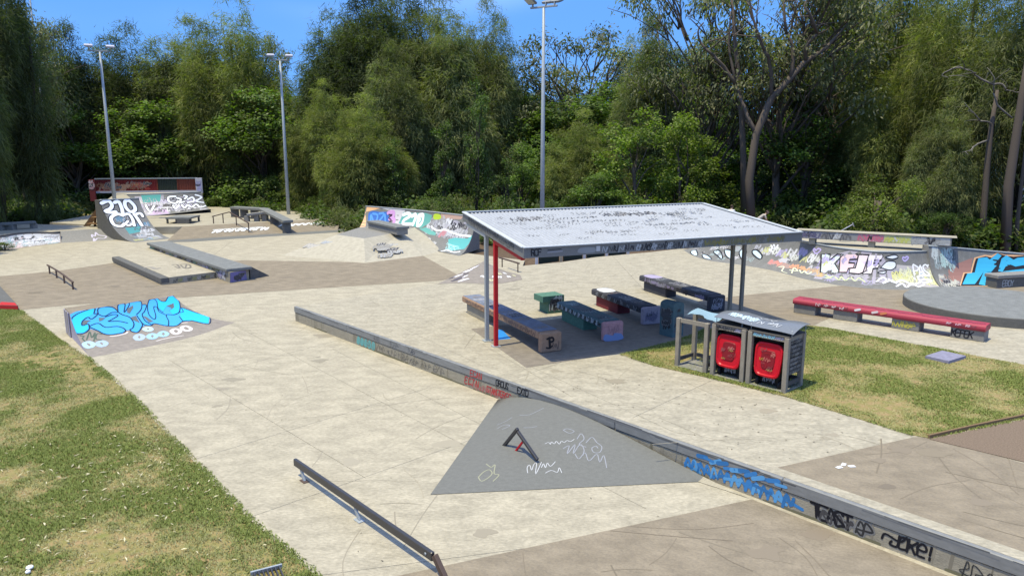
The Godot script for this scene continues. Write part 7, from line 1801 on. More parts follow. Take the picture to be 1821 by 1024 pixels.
func light_pole(label: String, foot: Vector3, top_y: float, yaw: float, twin: bool, thick := 1.0):
	foot.y = 0.0
	var o := thing("floodlight_pole", label, "light pole", foot, "", yaw)
	var h := top_y
	var st := begin(false)
	tube(st, [Vector3.ZERO, Vector3(0, h * 0.5, 0), Vector3(0, h, 0)], [0.135 * thick, 0.105 * thick, 0.07 * thick], 12)
	part(o, "pole", st, M.pole)
	var bs := begin()
	box(bs, at(Vector3(0, 0.02, 0)), Vector3(0.42, 0.04, 0.42), 0.005)
	part(o, "base_plate", bs, M.galv)
	var arm := begin()
	var aw := 1.5 if not twin else 1.3
	bar(arm, Vector3(-aw / 2.0, h + 0.05, 0), Vector3(aw / 2.0, h + 0.05, 0), 0.09, 0.09, 0.01)
	part(o, "cross_arm", arm, M.galv)
	var lamps := [[-0.62, 0.5], [0.62, 0.5]] if twin else [[-0.62, 0.9], [0.12, -0.5], [0.6, -0.5]]
	for q in lamps:
		var br := begin()
		bar(br, Vector3(q[0], h + 0.09, 0), Vector3(q[0], h + 0.27, 0), 0.05, 0.12, 0.0, Vector3.BACK)
		part(o, "bracket", br, M.galv)
		var lb := begin()
		var x := Transform3D(Basis(Vector3.RIGHT, 0.22) if twin else Basis(Vector3.RIGHT, -0.3 * signf(q[1])), Vector3(q[0], h + 0.34, 0.28 * signf(q[1])))
		box(lb, x, Vector3(0.5, 0.12, 0.62), 0.03)
		var lamp := part(o, "lamp_head", lb, M.white_post if twin else M.lamp_body)
		var gl := begin()
		box(gl, x * Transform3D(Basis(), Vector3(0, -0.07, 0.04)), Vector3(0.4, 0.012, 0.45), 0.003)
		part(lamp, "lens", gl, M.lamp_glass)

# ---------------------------------------------------------------- trees
# A crown is leaves on lobes. Shape in metres for a tree of 12 m by 8 m; each tree scales its copy.
const TH := 12.0
const TW := 8.0

func lobe_set(kind: String, r: RandomNumberGenerator) -> Array:
	var out := []   # [centre, radii]
	match kind:
		"oak":      # she-oak: several upright plumes
			out.append([Vector3(0, TH * 0.62, 0), Vector3(1.3, TH * 0.38, 1.3)])
			for i in 17:
				var a := i * 2.4 + r.randf() * 0.9; var d := sqrt(r.randf_range(0.03, 1.0)) * 2.9
				var hh := (1.0 - d / 10.0) * r.randf_range(0.76, 1.02) * TH
				var lo := r.randf_range(0.12, 0.42) * TH
				out.append([Vector3(cos(a) * d, (hh + lo) / 2.0, sin(a) * d), Vector3(r.randf_range(0.85, 1.45), (hh - lo) / 2.0 + 0.4, r.randf_range(0.85, 1.45))])
			for i in 10:
				var a := r.randf() * TAU
				out.append([Vector3(cos(a) * 2.7, r.randf_range(0.1, 0.45) * TH, sin(a) * 2.7), Vector3(1.4, 1.6, 1.4)])
		"gum":
			for i in 36:
				var a := r.randf() * TAU; var d := sqrt(r.randf()) * 3.7
				var y := TH * r.randf_range(0.42, 0.97) * (1.0 - 0.012 * d * d)
				out.append([Vector3(cos(a) * d, y, sin(a) * d), Vector3(r.randf_range(0.7, 1.25), r.randf_range(0.45, 0.85), r.randf_range(0.7, 1.25))])
		"broad":
			for i in 24:
				var a := r.randf() * TAU; var e := r.randf_range(0.0, 1.0)
				var d := 2.9 * sqrt(1.0 - pow(maxf(0.0, e - 0.25) / 0.78, 2.0)) * r.randf_range(0.55, 1.05)
				out.append([Vector3(cos(a) * d, TH * (0.12 + 0.78 * e), sin(a) * d), Vector3(r.randf_range(0.9, 1.5), r.randf_range(0.8, 1.3), r.randf_range(0.9, 1.5))])
		"shrub":
			for i in 16:
				var a := r.randf() * TAU; var d := sqrt(r.randf()) * 3.2
				out.append([Vector3(cos(a) * d, TH * r.randf_range(0.1, 0.85 - 0.05 * d), sin(a) * d), Vector3(1.1, 1.6, 1.1) * r.randf_range(0.7, 1.2)])
		"column":
			for i in 20:
				var a := r.randf() * TAU; var y := r.randf()
				var d := 2.4 * (1.0 - 0.55 * y) * r.randf_range(0.4, 1.0)
				out.append([Vector3(cos(a) * d, TH * (0.05 + 0.9 * y), sin(a) * d), Vector3(1.5, 1.0, 1.5) * r.randf_range(0.7, 1.1) * (1.0 - 0.4 * y)])
	return out

func crown_mesh(kind: String, lobes: Array, r: RandomNumberGenerator, dense := 1.0) -> ArrayMesh:
	var vs := PackedVector3Array(); var cs := PackedColorArray()
	for lobe in lobes:
		var c: Vector3 = lobe[0]; var rad: Vector3 = lobe[1]
		var size: float = (rad.x * rad.y + rad.y * rad.z + rad.x * rad.z) / 3.0
		var sprays := int(size * (46.0 if kind == "oak" else (30.0 if kind == "gum" else 21.0)) * dense)
		var tone := r.randf_range(0.7, 1.6)
		for s in sprays:
			var d := Vector3(r.randfn(), r.randfn(), r.randfn()).normalized()
			var depth := pow(r.randf(), 0.42) * r.randf_range(0.85, 1.12)
			if kind == "oak":
				var yy := r.randf_range(-1, 1); var aa := r.randf() * TAU
				var q := sqrt(1.0 - pow(absf(yy), 3.0))
				d = Vector3(cos(aa) * q, yy, sin(aa) * q)
				depth = 1.0 if absf(yy) > 0.9 else depth
			var p := c + d * rad * depth
			var out := Vector3(d.x, d.y * 0.6, d.z)
			var st := tone * r.randf_range(0.75, 1.25)
			if kind == "oak":
				var col := Color(0.2, 0.205, 0.088).lerp(Color(0.118, 0.138, 0.064), r.randf()) * st
				for k in 30:
					var q := p + Vector3(r.randfn(), r.randfn(), r.randfn()) * 0.2
					var dir := (out * 0.75 + Vector3(r.randfn() * 0.5, -0.42 + r.randfn() * 0.45, r.randfn() * 0.5)).normalized()
					var len := r.randf_range(0.22, 0.55)
					var side := dir.cross((Vector3.UP + Vector3(r.randfn(), r.randfn(), r.randfn()) * 0.6).normalized()).normalized() * 0.02
					vs.append(q - side); vs.append(q + dir * len + Vector3(0, -0.06, 0)); vs.append(q + side)
					var cc := col * r.randf_range(0.8, 1.2)
					cs.append(cc); cs.append(cc * 1.12); cs.append(cc)
			else:
				var n := 15; var ll := 0.19; var lw := 0.10; var spread := 0.24
				var col := Color(0.12, 0.175, 0.04)
				if kind == "gum":
					n = 15; ll = 0.2; lw = 0.045; spread = 0.26
					col = Color(0.18, 0.18, 0.10).lerp(Color(0.115, 0.13, 0.062), r.randf())
				elif kind == "shrub": 
					n = 13; ll = 0.26; lw = 0.08; spread = 0.3
					col = Color(0.11, 0.15, 0.04)
				elif kind == "column":
					n = 14; ll = 0.17; lw = 0.12; spread = 0.22
					col = Color(0.085, 0.125, 0.032)
				col *= st
				for k in n:
					var q := p + Vector3(r.randfn(), r.randfn() * 0.8, r.randfn()) * spread
					var dir := (out * 0.7 + Vector3(r.randfn() * 0.6, (-0.7 if kind == "gum" else -0.15) + r.randfn() * 0.4, r.randfn() * 0.6)).normalized()
					var up := (Vector3.UP + out * 0.5 + Vector3(r.randfn(), r.randfn(), r.randfn()) * 0.45).normalized()
					var side := dir.cross(up).normalized()
					var len := ll * r.randf_range(0.7, 1.35); var wid := lw * r.randf_range(0.8, 1.25)
					var cc := col * r.randf_range(0.75, 1.3)
					if r.randf() < 0.04: cc = cc.lerp(Color(0.26, 0.26, 0.12), 0.6)
					var a := q; var b := q + dir * len * 0.45 + side * wid; var e := q + dir * len + Vector3(0, -len * 0.12, 0); var f := q + dir * len * 0.45 - side * wid
					vs.append(a); vs.append(b); vs.append(e); vs.append(a); vs.append(e); vs.append(f)
					for z in 6: cs.append(cc)
	var arr := []
	arr.resize(Mesh.ARRAY_MAX)
	arr[Mesh.ARRAY_VERTEX] = vs; arr[Mesh.ARRAY_COLOR] = cs
	var m := ArrayMesh.new()
	m.add_surface_from_arrays(Mesh.PRIMITIVE_TRIANGLES, arr)
	return m

func limb(st, a: Vector3, b: Vector3, ra: float, rb: float, r: RandomNumberGenerator, bend: float, sides := 7):
	var pts := []; var rad := []
	var n := 6
	var side := Vector3(r.randfn(), r.randfn() * 0.3, r.randfn()) * bend
	for i in n + 1:
		var t := float(i) / n
		var up := sin(t * PI) * 0.12 * a.distance_to(b)
		pts.append(a.lerp(b, t) + side * sin(t * PI) + Vector3(0, up * 0.5, 0) + Vector3(r.randfn(), 0, r.randfn()) * bend * 0.12)
		rad.append(lerpf(ra, rb, pow(t, 0.8)))
	tube(st, pts, rad, sides, true)

func trunk_mesh(kind: String, lobes: Array, r: RandomNumberGenerator) -> Mesh:
	var st := begin(false)
	var stems := 1 if kind in ["oak", "gum"] else 2
	if kind == "shrub": stems = 4
	for s in stems:
		var top := Vector3(r.randfn() * 0.5, TH * (0.78 if kind == "oak" else 0.5), r.randfn() * 0.5)
		var foot := Vector3(r.randfn() * 0.25 * (stems - 1), -0.4, r.randfn() * 0.25 * (stems - 1))
		var r0 := 0.2 if kind in ["oak", "gum"] else 0.13
		var pts := []; var rad := []
		for i in 9:
			var t := i / 8.0
			pts.append(foot.lerp(top, t) + Vector3(sin(t * 5.0 + s) * 0.16, 0, cos(t * 4.0 + s) * 0.16)); rad.append(lerpf(r0 * (1.35 if i == 0 else 1.0), 0.06 if kind == "oak" else 0.11, t))
		tube(st, pts, rad, 8)
		for i in range(s, lobes.size(), stems):
			var c: Vector3 = lobes[i][0]
			var t := clampf((c.y - 1.8 - absf(Vector2(c.x, c.z).length()) * 0.5) / top.y, 0.18, 0.97)
			var from: Vector3 = pts[int(t * 8.0)]
			limb(st, from, c, 0.085 * (1.1 - t * 0.4), 0.025, r, 0.35 if kind == "gum" else 0.2, 5)
			if kind == "gum":
				for k in 3: limb(st, from.lerp(c, 0.6), c + Vector3(r.randfn(), r.randfn() * 0.5, r.randfn()) * 0.8, 0.04, 0.012, r, 0.25, 4)
	st.generate_normals()
	return st.commit()

func variant(kind: String, k: int) -> Dictionary:
	var key := "%s%d" % [kind, k]
	if not proto.has(key):
		var r := RandomNumberGenerator.new(); r.seed = hash(kind) + k * 91 + 5
		var lobes := lobe_set(kind, r)
		proto[key] = {"crown": crown_mesh(kind, lobes, r, 0.5 if kind == "oak" and k > 3 else 1.0), "trunk": trunk_mesh(kind, lobes, r)}
	return proto[key]

func tree(called: String, label: String, kind: String, k: int, x: float, z: float, g: float, h: float, w: float, bark: String, group: String, yaw := -1.0) -> Node3D:
	if kind == "oak": h *= 1.1
	var v := variant(kind, k)
	var o := thing(called, label, "shrub" if called.contains("shrub") else "tree", Vector3(x, g, z), group)
	var s := Vector3(w / TW, h / TH, w / TW)
	var b := Basis(Vector3.UP, yaw if yaw >= 0.0 else rng.randf() * TAU).scaled(s)
	var t := part(o, "trunk", v.trunk, M[bark]); t.basis = b
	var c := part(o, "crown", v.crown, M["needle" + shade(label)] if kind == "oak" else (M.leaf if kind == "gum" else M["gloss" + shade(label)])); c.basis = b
	return o

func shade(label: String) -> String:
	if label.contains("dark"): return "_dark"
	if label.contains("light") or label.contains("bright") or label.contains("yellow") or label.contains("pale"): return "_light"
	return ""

func trees():
	var G1 := "trees along the back of the park"
	# she-oaks, with needle crowns: pixel column, depth, top, width, ground
	var oaks := [
		[-35.026, -50, 0, 20.145, 8.719, 0, "tall dark she-oak at the left edge of the picture"],
		[-30.022, -35, 0, 9.523, 6.634, 1, "she-oak overhanging from outside the left edge"],
		[-32.41, -42, 0, 18.3, 7.324, 3, "dark she-oak just outside the left edge"],
		[-39.234, -68, 0, 14.452, 10.311, 1, "slender dark she-oak above the leafy fig at the left"],
		[-35.382, -71, 0, 14.712, 11.842, 2, "dark she-oak between the left floodlight pole and the big olive one"],
		[-29.642, -70, 0, 15.21, 12.206, 3, "olive she-oak left of the tall feathery one by the second pole"],
		[-24.107, -67, 0, 16.72, 11.175, 0, "tall olive she-oak rising beside the second floodlight pole"],
		[-29.559, -68, 0, 8.786, 6.187, 1, "short she-oak in the dark gap behind the red fence"],
		[-22.414, -65, 0, 8.628, 5.421, 2, "small bushy she-oak behind the kinked rail"],
		[-13.122, -66, 0, 16.774, 12.009, 1, "tall dark she-oak right of the left sky gap"],
		[-9.955, -68, 0, 19.206, 12.889, 2, "tallest dark she-oak in the middle of the row"],
		[-14.137, -58, 0, 9.296, 6.596, 3, "bushy light olive she-oak with low branches right of the second pole"],
		[-10.534, -54, 0, 8.048, 6.96, 0, "light olive she-oak behind the graffiti bank wall"],
		[-9.458, -60, 0, 11.982, 6.823, 1, "olive she-oak in front of the tallest one"],
		[-5.775, -64, 0, 16.204, 10.19, 3, "olive she-oak above the vine-covered trunks"],
		[-2.1, -66, 0, 15.868, 8.506, 2, "narrow grey-green she-oak left of the middle sky gap"],
		[4.661, -50, 0, 6.937, 5.686, 0, "young feathery light green she-oak right of the centre pole"],
		[10.402, -58, 0, 11.959, 6.596, 1, "she-oak below the big gum's left branches"],
		[27.369, -62, 0, 19.223, 8.931, 4, "dark she-oak between the gum and the right-hand group"],
		[28.914, -56, 0, 18.988, 10.19, 5, "she-oak with sky gaps above the pale leafy shrub"],
		[27.786, -47, 0, 16.459, 8.908, 4, "drooping she-oak left of the pale bare branches"],
		[28.963, -43, 0, 16.358, 8.802, 5, "large drooping she-oak at the right edge"],
		[24.318, -50, 0, 8.909, 6.444, 2, "low she-oak over the pale leafy shrub"],
		[24.201, -42, 0, 7.113, 4.458, 3, "small drooping she-oak beside the leaning trunks"],
		[31.436, -40, 0, 15.844, 7.278, 2, "she-oak just outside the right edge"],
	]
	for q in oaks:
		tree("she_oak_tree", q[6], "oak", q[5], q[0], q[1], q[2], q[3], q[4], "bark_dark", G1)
	var gums := [
		[6.526, -70, 0, 16.033, 13.798, 0, "round-topped olive gum tree right of the middle sky gap"],
		[2.938, -72, 0, 12.072, 6.55, 1, "pale gum tree low in the middle sky gap"],
		[13.817, -56, 0, 19.732, 10.614, 1, "tall gum tree with hanging leaves above the shelter's right end"],
		[18.282, -52, 0, 19.038, 11.827, 2, "large gum tree with twisting limbs at the right"],
		[24.734, -58, 0, 21.017, 10.553, 0, "gum tree with thin crown and sky showing through, right of the twisting one"],
		[-21.64, -78, 0, 11.817, 7.096, 2, "distant olive gum tree low in the left sky gap"],
		[-24.558, -72, 0, 17.333, 7.096, 1, "pale-twigged gum tree beside the left sky gap"],
		[-39.336, -60, 0, 18.771, 7.733, 2, "thin-crowned gum tree at the upper left"],
	]
	for q in gums:
		tree("gum_tree", q[6], "gum", q[5], q[0], q[1], q[2], q[3], q[4], "bark", G1)
	var broads := [
		[-36.926, -64, 0, 8.805, 9.219, 0, "dark leafy fig behind the left floodlight pole"],
		[-32.891, -66, 0, 9.861, 8.506, 1, "leafy fig left of the red fence's middle"],
		[-28.742, -65, 0, 6.988, 4.435, 2, "small leafy tree behind the red fence"],
		[7.725, -47, 0, 8.016, 6.414, 1, "yellow-green leafy tree behind the shelter roof"],
		[11.401, -50, 0, 7.837, 5.686, 3, "leafy tree with pale new leaves behind the shelter roof"],
		[13.672, -53, 0, 6.273, 6.831, 0, "bright leafy tree above the shelter roof's right end"],
		[20.618, -52, 0, 9.979, 8.673, 0, "large dark glossy fig behind the bowl"],
		[18.546, -57, 0, 7.797, 7.346, 1, "dark leafy fig left of the glossy one"],
		[5.038, -45, 0, 3.967, 4.435, 2, "low leafy tree right of the centre pole"],
		[3.124, -56, 0, 6.537, 5.944, 3, "leafy tree left of the centre pole"],
		[0.565, -52, 0, 5.685, 4.337, 0, "leafy tree between the vines and the centre pole"],
	]
	for q in broads:
		tree("leafy_tree", q[6], "broad", q[5], q[0], q[1], q[2], q[3], q[4], "bark", G1)
	var vines := [
		[-4.512, -50, 0, 7.298, 3.412, 0, "vine-covered trunk behind the bank wall, left one"],
		[-2.265, -50, 0, 10.324, 3.222, 1, "taller vine-covered trunk behind the bank wall"],
		[-8.197, -52, 0, 6.253, 3.154, 1, "vine-covered low trunk behind the bank wall's blue letters"],
		[-0.37, -47, 0, 4.779, 2.851, 0, "leafy vine column behind the shelter's left corner"],
	]
	for q in vines:
		tree("vine_covered_tree", q[6], "column", q[5], q[0], q[1], q[2], q[3], q[4], "bark_dark", G1)
	var shrubs := [
		[-19.791, -60, 0, 3.911, 3.412, 0, "rounded leafy shrub left of the second pole"],
		[-15.201, -56, 0, 2.209, 2.547, 1, "low green shrub right of the second pole"],
		[-13.595, -57, 0, 1.516, 2.593, 0, "low green shrub left of the bank wall"],
		[18.624, -38, 0.3, 4.559, 4.321, 1, "pale green long-leaved shrub behind the deck bench"],
		[6.589, -42, 0, 2.8, 2.866, 0, "low shrub behind the shelter roof"],
		[-23.237, -62, 0, 1.657, 4.23, 1, "weedy shrub beside the kinked ledge"],
		[-26.136, -38, 0, 0.584, 1.152, 0, "yellow-green shrub at the left edge"],
		[-4.151, -46, 0, 2.915, 3.836, 1, "low shrub behind the bank wall"],
		[22.465, -38, 0.3, 2.159, 3.169, 0, "dark low shrub behind the raised bowl end"],
		[2.949, -44, 0, 2.85, 3.336, 1, "low green shrub beside the centre pole"],
	]
	for q in shrubs:
		tree("leafy_shrub", q[6], "shrub", q[5], q[0], q[1], q[2], q[3], q[4], "bark", "shrubs at the edge of the trees")
	# the wood behind, one mass
	for kind in [["oak", 46], ["broad", 42]]:
		for k in 3:
			var v := variant(kind[0], k)
			var xs := []; var cs := []
			for i in kind[1]:
				var z := -rng.randf_range(70, 96)
				var x := rng.randf_range(-1.3, 1.3) * -z
				if kind[0] == "broad": z = -rng.randf_range(62, 84)
				var px := 910.0 + x / -z * 1319.0
				var gap := px > 490 and px < 590 or px > 880 and px < 1130 or px > 80 and px < 330
				var h := rng.randf_range(9, 12) if kind[0] == "broad" or gap else rng.randf_range(14, 18)
				var w := rng.randf_range(8, 12)
				if gap: h = minf(h, 11.0)
				if px > 1290: h = minf(h, 9.5)
				xs.append(Transform3D(Basis(Vector3.UP, rng.randf() * TAU).scaled(Vector3(w / TW, h / TH, w / TW)), Vector3(x, 0, z)))
				cs.append(Color.WHITE)
			scatter("distant_wood", v.crown, M.needle if kind[0] == "oak" else M.gloss, xs, cs)
			scatter("distant_trunks", v.trunk, M.bark_dark, xs, cs)
	feature_trunks()
	undergrowth()

func feature_trunks():
	# the twisting gum's big limbs and the pale dead boughs at the right
	var r := RandomNumberGenerator.new(); r.seed = 5
	var o := thing("leaning_gum_trunk", "thick grey gum trunk with a limb that curves up to the right", "tree", Vector3(15.561, -1.184, -48))
	var base := Vector3(15.561, -1.184, -48); base.y = 0
	var st := begin(false)
	tube(st, [base, Vector3(15.228, 3.173, -48), Vector3(15.488, 5.998, -48), Vector3(16.305, 8.247, -48), Vector3(17.387, 9.442, -48), Vector3(18.262, 10.457, -48), Vector3(19.527, 11.296, -48), Vector3(20.796, 12.794, -48)], [0.3, 0.26, 0.24, 0.23, 0.2, 0.16, 0.11, 0.05], 10)
	part(o, "trunk", st, M.bark, true)
	for q in [[Vector3(16.305, 8.247, -48), Vector3(15.371, 11.005, -47), Vector3(14.304, 14.563, -47)], [Vector3(17.387, 9.442, -48), Vector3(17.026, 12.13, -48), Vector3(17.51, 15.087, -48)], [Vector3(15.488, 5.998, -48), Vector3(14.359, 9.183, -49), Vector3(13.756, 13.625, -49)], [Vector3(18.262, 10.457, -48), Vector3(18.545, 11.986, -47), Vector3(18.203, 14.243, -47)], [Vector3(14.359, 9.183, -49), Vector3(12.834, 10.91, -49), Vector3(12.022, 12.952, -49)]]:
		var b := begin(false)
		limb(b, q[0], q[1], 0.13, 0.1, r, 0.3); limb(b, q[1], q[2], 0.1, 0.04, r, 0.4)
		for k in 4: limb(b, q[1].lerp(q[2], k * 0.22), q[1].lerp(q[2], k * 0.22) + Vector3(r.randfn(), r.randf() * 1.4, r.randfn()) * 1.3, 0.05, 0.015, r, 0.3, 5)
		part(o, "branch", b, M.bark, true)
	var t2 := thing("straight_trunk", "straight brown trunk beside the leaning gum trunk", "tree", Vector3(15.668, -0.683, -50))
	var s2 := begin(false)
	var b2 := Vector3(15.713, -1.45, -50); b2.y = 0
	tube(s2, [b2, Vector3(15.343, 4.935, -50), Vector3(14.986, 8.553, -50), Vector3(14.441, 11.725, -50), Vector3(13.944, 15.499, -50)], [0.24, 0.2, 0.17, 0.13, 0.07], 8)
	part(t2, "trunk", s2, M.bark, true)
	var d := thing("bare_bough_tree", "grey trunk with pale bare twisted boughs at the right", "tree", Vector3(25.62, -0.428, -40))
	var db := Vector3(25.577, -0.582, -40); db.y = 0.2
	var s3 := begin(false)
	tube(s3, [db, Vector3(25.428, 1.711, -40), Vector3(25.32, 4.4, -40), Vector3(25.301, 6.3, -40), Vector3(25.4, 8.167, -40)], [0.19, 0.17, 0.15, 0.12, 0.08], 9)
	part(d, "trunk", s3, M.bark, true)
	for q in [[Vector3(25.301, 6.3, -40), Vector3(24.395, 6.572, -39.5), Vector3(23.412, 7.51, -39.5)], [Vector3(26.051, 6.719, -39.6), Vector3(24.959, 7.996, -39.6), Vector3(24.489, 9.259, -39.6)], [Vector3(24.85, 8.419, -39.6), Vector3(23.764, 8.96, -39.4), Vector3(23.07, 9.238, -39.4)], [Vector3(23.07, 9.238, -39.4), Vector3(22.558, 9.172, -39.3), Vector3(22.377, 8.729, -39.3)], [Vector3(25.18, 5.573, -40), Vector3(24.061, 5.136, -39.4), Vector3(23.555, 4.934, -39.4)], [Vector3(24.85, 8.419, -39.6), Vector3(25.453, 8.123, -39.4), Vector3(26.194, 7.982, -39.4)]]:
		var b := begin(false)
		limb(b, q[0], q[1], 0.055, 0.04, r, 0.15); limb(b, q[1], q[2], 0.04, 0.014, r, 0.2)
		for k in 3: limb(b, q[1].lerp(q[2], k * 0.4), q[1].lerp(q[2], k * 0.4) + Vector3(r.randfn(), r.randfn() * 0.6, r.randfn()) * 0.5, 0.025, 0.008, r, 0.1, 4)
		part(d, "bough", b, M.bark_pale, true)
	var k := 0
	for q in [[Vector3(25.519, -0.293, -38), Vector3(25.274, 3.312, -38), Vector3(25.399, 7.476, -38), 0.23, "thick leaning trunk at the right edge behind the bowl"], [Vector3(26.386, -0.365, -38.5), Vector3(26.29, 1.55, -38.5), Vector3(26.249, 4.145, -38.5), 0.1, "thin trunk at the right edge behind the bowl"], [Vector3(-33.837, -0.94, -49), Vector3(-33.475, 2.766, -49), Vector3(-33.131, 7.432, -49), 0.22, "dark trunk at the left edge of the picture"], [Vector3(-33.481, -0.918, -52), Vector3(-32.943, 2.617, -52), Vector3(-32.663, 7.569, -52), 0.2, "dark trunk near the left edge behind the path"]]:
		var t := thing("tree_trunk", q[4], "tree", Vector3(q[0].x, 0, q[0].z))
		var foot: Vector3 = q[0]; foot.y = 0
		var s := begin(false)
		tube(s, [foot, q[0], q[1], q[2], q[2] + (q[2] - q[1])], [q[3] * 1.4, q[3] * 1.15, q[3], q[3] * 0.8, q[3] * 0.4], 9)
		part(t, "trunk", s, M.bark if k < 2 else M.bark_dark, true)
		k += 1

func undergrowth():
	# weeds, vines and low leaves under the trees, one mass
	var r := RandomNumberGenerator.new(); r.seed = 91
	var v := crown_mesh("column", [[Vector3(0, 0.45, 0), Vector3(0.8, 0.5, 0.8)], [Vector3(0.7, 0.3, 0.2), Vector3(0.6, 0.4, 0.6)]], r, 1.4)
	var w := crown_mesh("oak", [[Vector3(0, 0.4, 0), Vector3(0.7, 0.5, 0.7)]], r, 1.2)
	var a := []; var b := []; var ca := []; var cb := []
	for i in 1900:
		var z := -r.randf_range(42, 66)
		var x := r.randf_range(-0.75, 0.75) * -z
		var px := 910.0 + x / -z * 1319.0
		var lim := 64.0
		if px > 120 and px < 420: lim = 61.0
		elif px < 560: lim = 57.0
		elif px < 620: lim = 49.0
		elif px < 860: lim = 46.5
		elif px < 1250: lim = 41.0
		elif px < 1470: lim = 49.0
		else: lim = 38.5
		if px <= 120: lim = 52.0
		if px > 860: z = -r.randf_range(lim, lim + 16)
		if -z < lim: continue
		x = (px - 910.0) / 1319.0 * -z
		var s := r.randf_range(0.6, 1.35)
		var t := Transform3D(Basis(Vector3.UP, r.randf() * TAU).scaled(Vector3(s, s * r.randf_range(0.7, 1.5), s)), Vector3(x, -0.15, z))
		if r.randf() < 0.62: a.append(t); ca.append(Color.WHITE)
		else: b.append(t); cb.append(Color.WHITE)
	scatter("undergrowth", v, M.leaf, a, ca)
	scatter("long_grass", w, M.needle, b, cb)

# ---------------------------------------------------------------- people
# a body as one skin: tapered bones joined by a smooth minimum, meshed with surface nets
func body(bones: Array, cell: float, blend: float) -> ArrayMesh:
	var lo := Vector3(INF, INF, INF); var hi := -lo
	for b in bones:
		for e in 2:
			var rr: float = b[2 + e] + 0.06
			lo = lo.min(b[e] - Vector3.ONE * rr); hi = hi.max(b[e] + Vector3.ONE * rr)
	var n := Vector3i(((hi - lo) / cell).ceil()) + Vector3i.ONE
	var val := PackedFloat32Array(); val.resize(n.x * n.y * n.z); val.fill(1.0)
	var own := PackedInt32Array(); own.resize(val.size())
	var best := PackedFloat32Array(); best.resize(val.size()); best.fill(9.0)
	for bi in bones.size():
		var b: Array = bones[bi]
		var reach := maxf(b[2], b[3]) + 0.06
		var l0 := Vector3i(((b[0].min(b[1]) - Vector3.ONE * reach - lo) / cell).floor()).clamp(Vector3i.ZERO, n - Vector3i.ONE)
		var h0 := Vector3i(((b[0].max(b[1]) + Vector3.ONE * reach - lo) / cell).ceil()).clamp(Vector3i.ZERO, n - Vector3i.ONE)
		var ab: Vector3 = b[1] - b[0]; var ll := maxf(ab.length_squared(), 1e-6)
		for z in range(l0.z, h0.z + 1):
			for y in range(l0.y, h0.y + 1):
				for x in range(l0.x, h0.x + 1):
					var p := lo + Vector3(x, y, z) * cell
					var t := clampf((p - b[0]).dot(ab) / ll, 0, 1)
					var d: float = p.distance_to(b[0] + ab * t) - lerpf(b[2], b[3], t)
					var id := x + n.x * (y + n.y * z)
					var o := val[id]
					var hh := maxf(blend - absf(o - d), 0.0) / blend
					val[id] = minf(o, d) - hh * hh * blend * 0.25
					if d < best[id]: best[id] = d; own[id] = bi
	var st := SurfaceTool.new(); st.begin(Mesh.PRIMITIVE_TRIANGLES); st.set_smooth_group(0)
	var at_cell := {}
	var offs := [Vector3i(0, 0, 0), Vector3i(1, 0, 0), Vector3i(0, 1, 0), Vector3i(1, 1, 0), Vector3i(0, 0, 1), Vector3i(1, 0, 1), Vector3i(0, 1, 1), Vector3i(1, 1, 1)]
	var idx := func(c: Vector3i) -> int: return c.x + n.x * (c.y + n.y * c.z)
	for z in n.z - 1:
		for y in n.y - 1:
			for x in n.x - 1:
				var c := Vector3i(x, y, z)
				var inside := 0
				var vv := []
				for o in offs:
					var q: float = val[idx.call(c + o)]
					vv.append(q)
					if q < 0: inside += 1
				if inside == 0 or inside == 8: continue
				var sum := Vector3.ZERO; var cnt := 0
				for e in [[0, 1], [2, 3], [4, 5], [6, 7], [0, 2], [1, 3], [4, 6], [5, 7], [0, 4], [1, 5], [2, 6], [3, 7]]:
					var a: float = vv[e[0]]; var b: float = vv[e[1]]
					if (a < 0) != (b < 0):
						sum += Vector3(offs[e[0]]).lerp(Vector3(offs[e[1]]), a / (a - b)); cnt += 1
				at_cell[c] = lo + (Vector3(c) + sum / cnt) * cell
	for c in at_cell:
		for axis in 3:
			var d := Vector3i.ZERO; d[axis] = 1
			var a: float = val[idx.call(c)]; var b: float = val[idx.call(c + d)]
			if (a < 0) == (b < 0): continue
			var u := Vector3i.ZERO; u[(axis + 1) % 3] = 1
			var v := Vector3i.ZERO; v[(axis + 2) % 3] = 1
			var k := [c, c - u, c - u - v, c - v]
			var ok := true
			for q in k:
				if not at_cell.has(q): ok = false
			if not ok: continue
			if a < 0: k.reverse()
			st.set_color(bones[own[idx.call(c if a < 0 else c + d)]][4])
			quad(st, at_cell[k[0]], at_cell[k[1]], at_cell[k[2]], at_cell[k[3]])
	st.generate_normals()
	return st.commit()

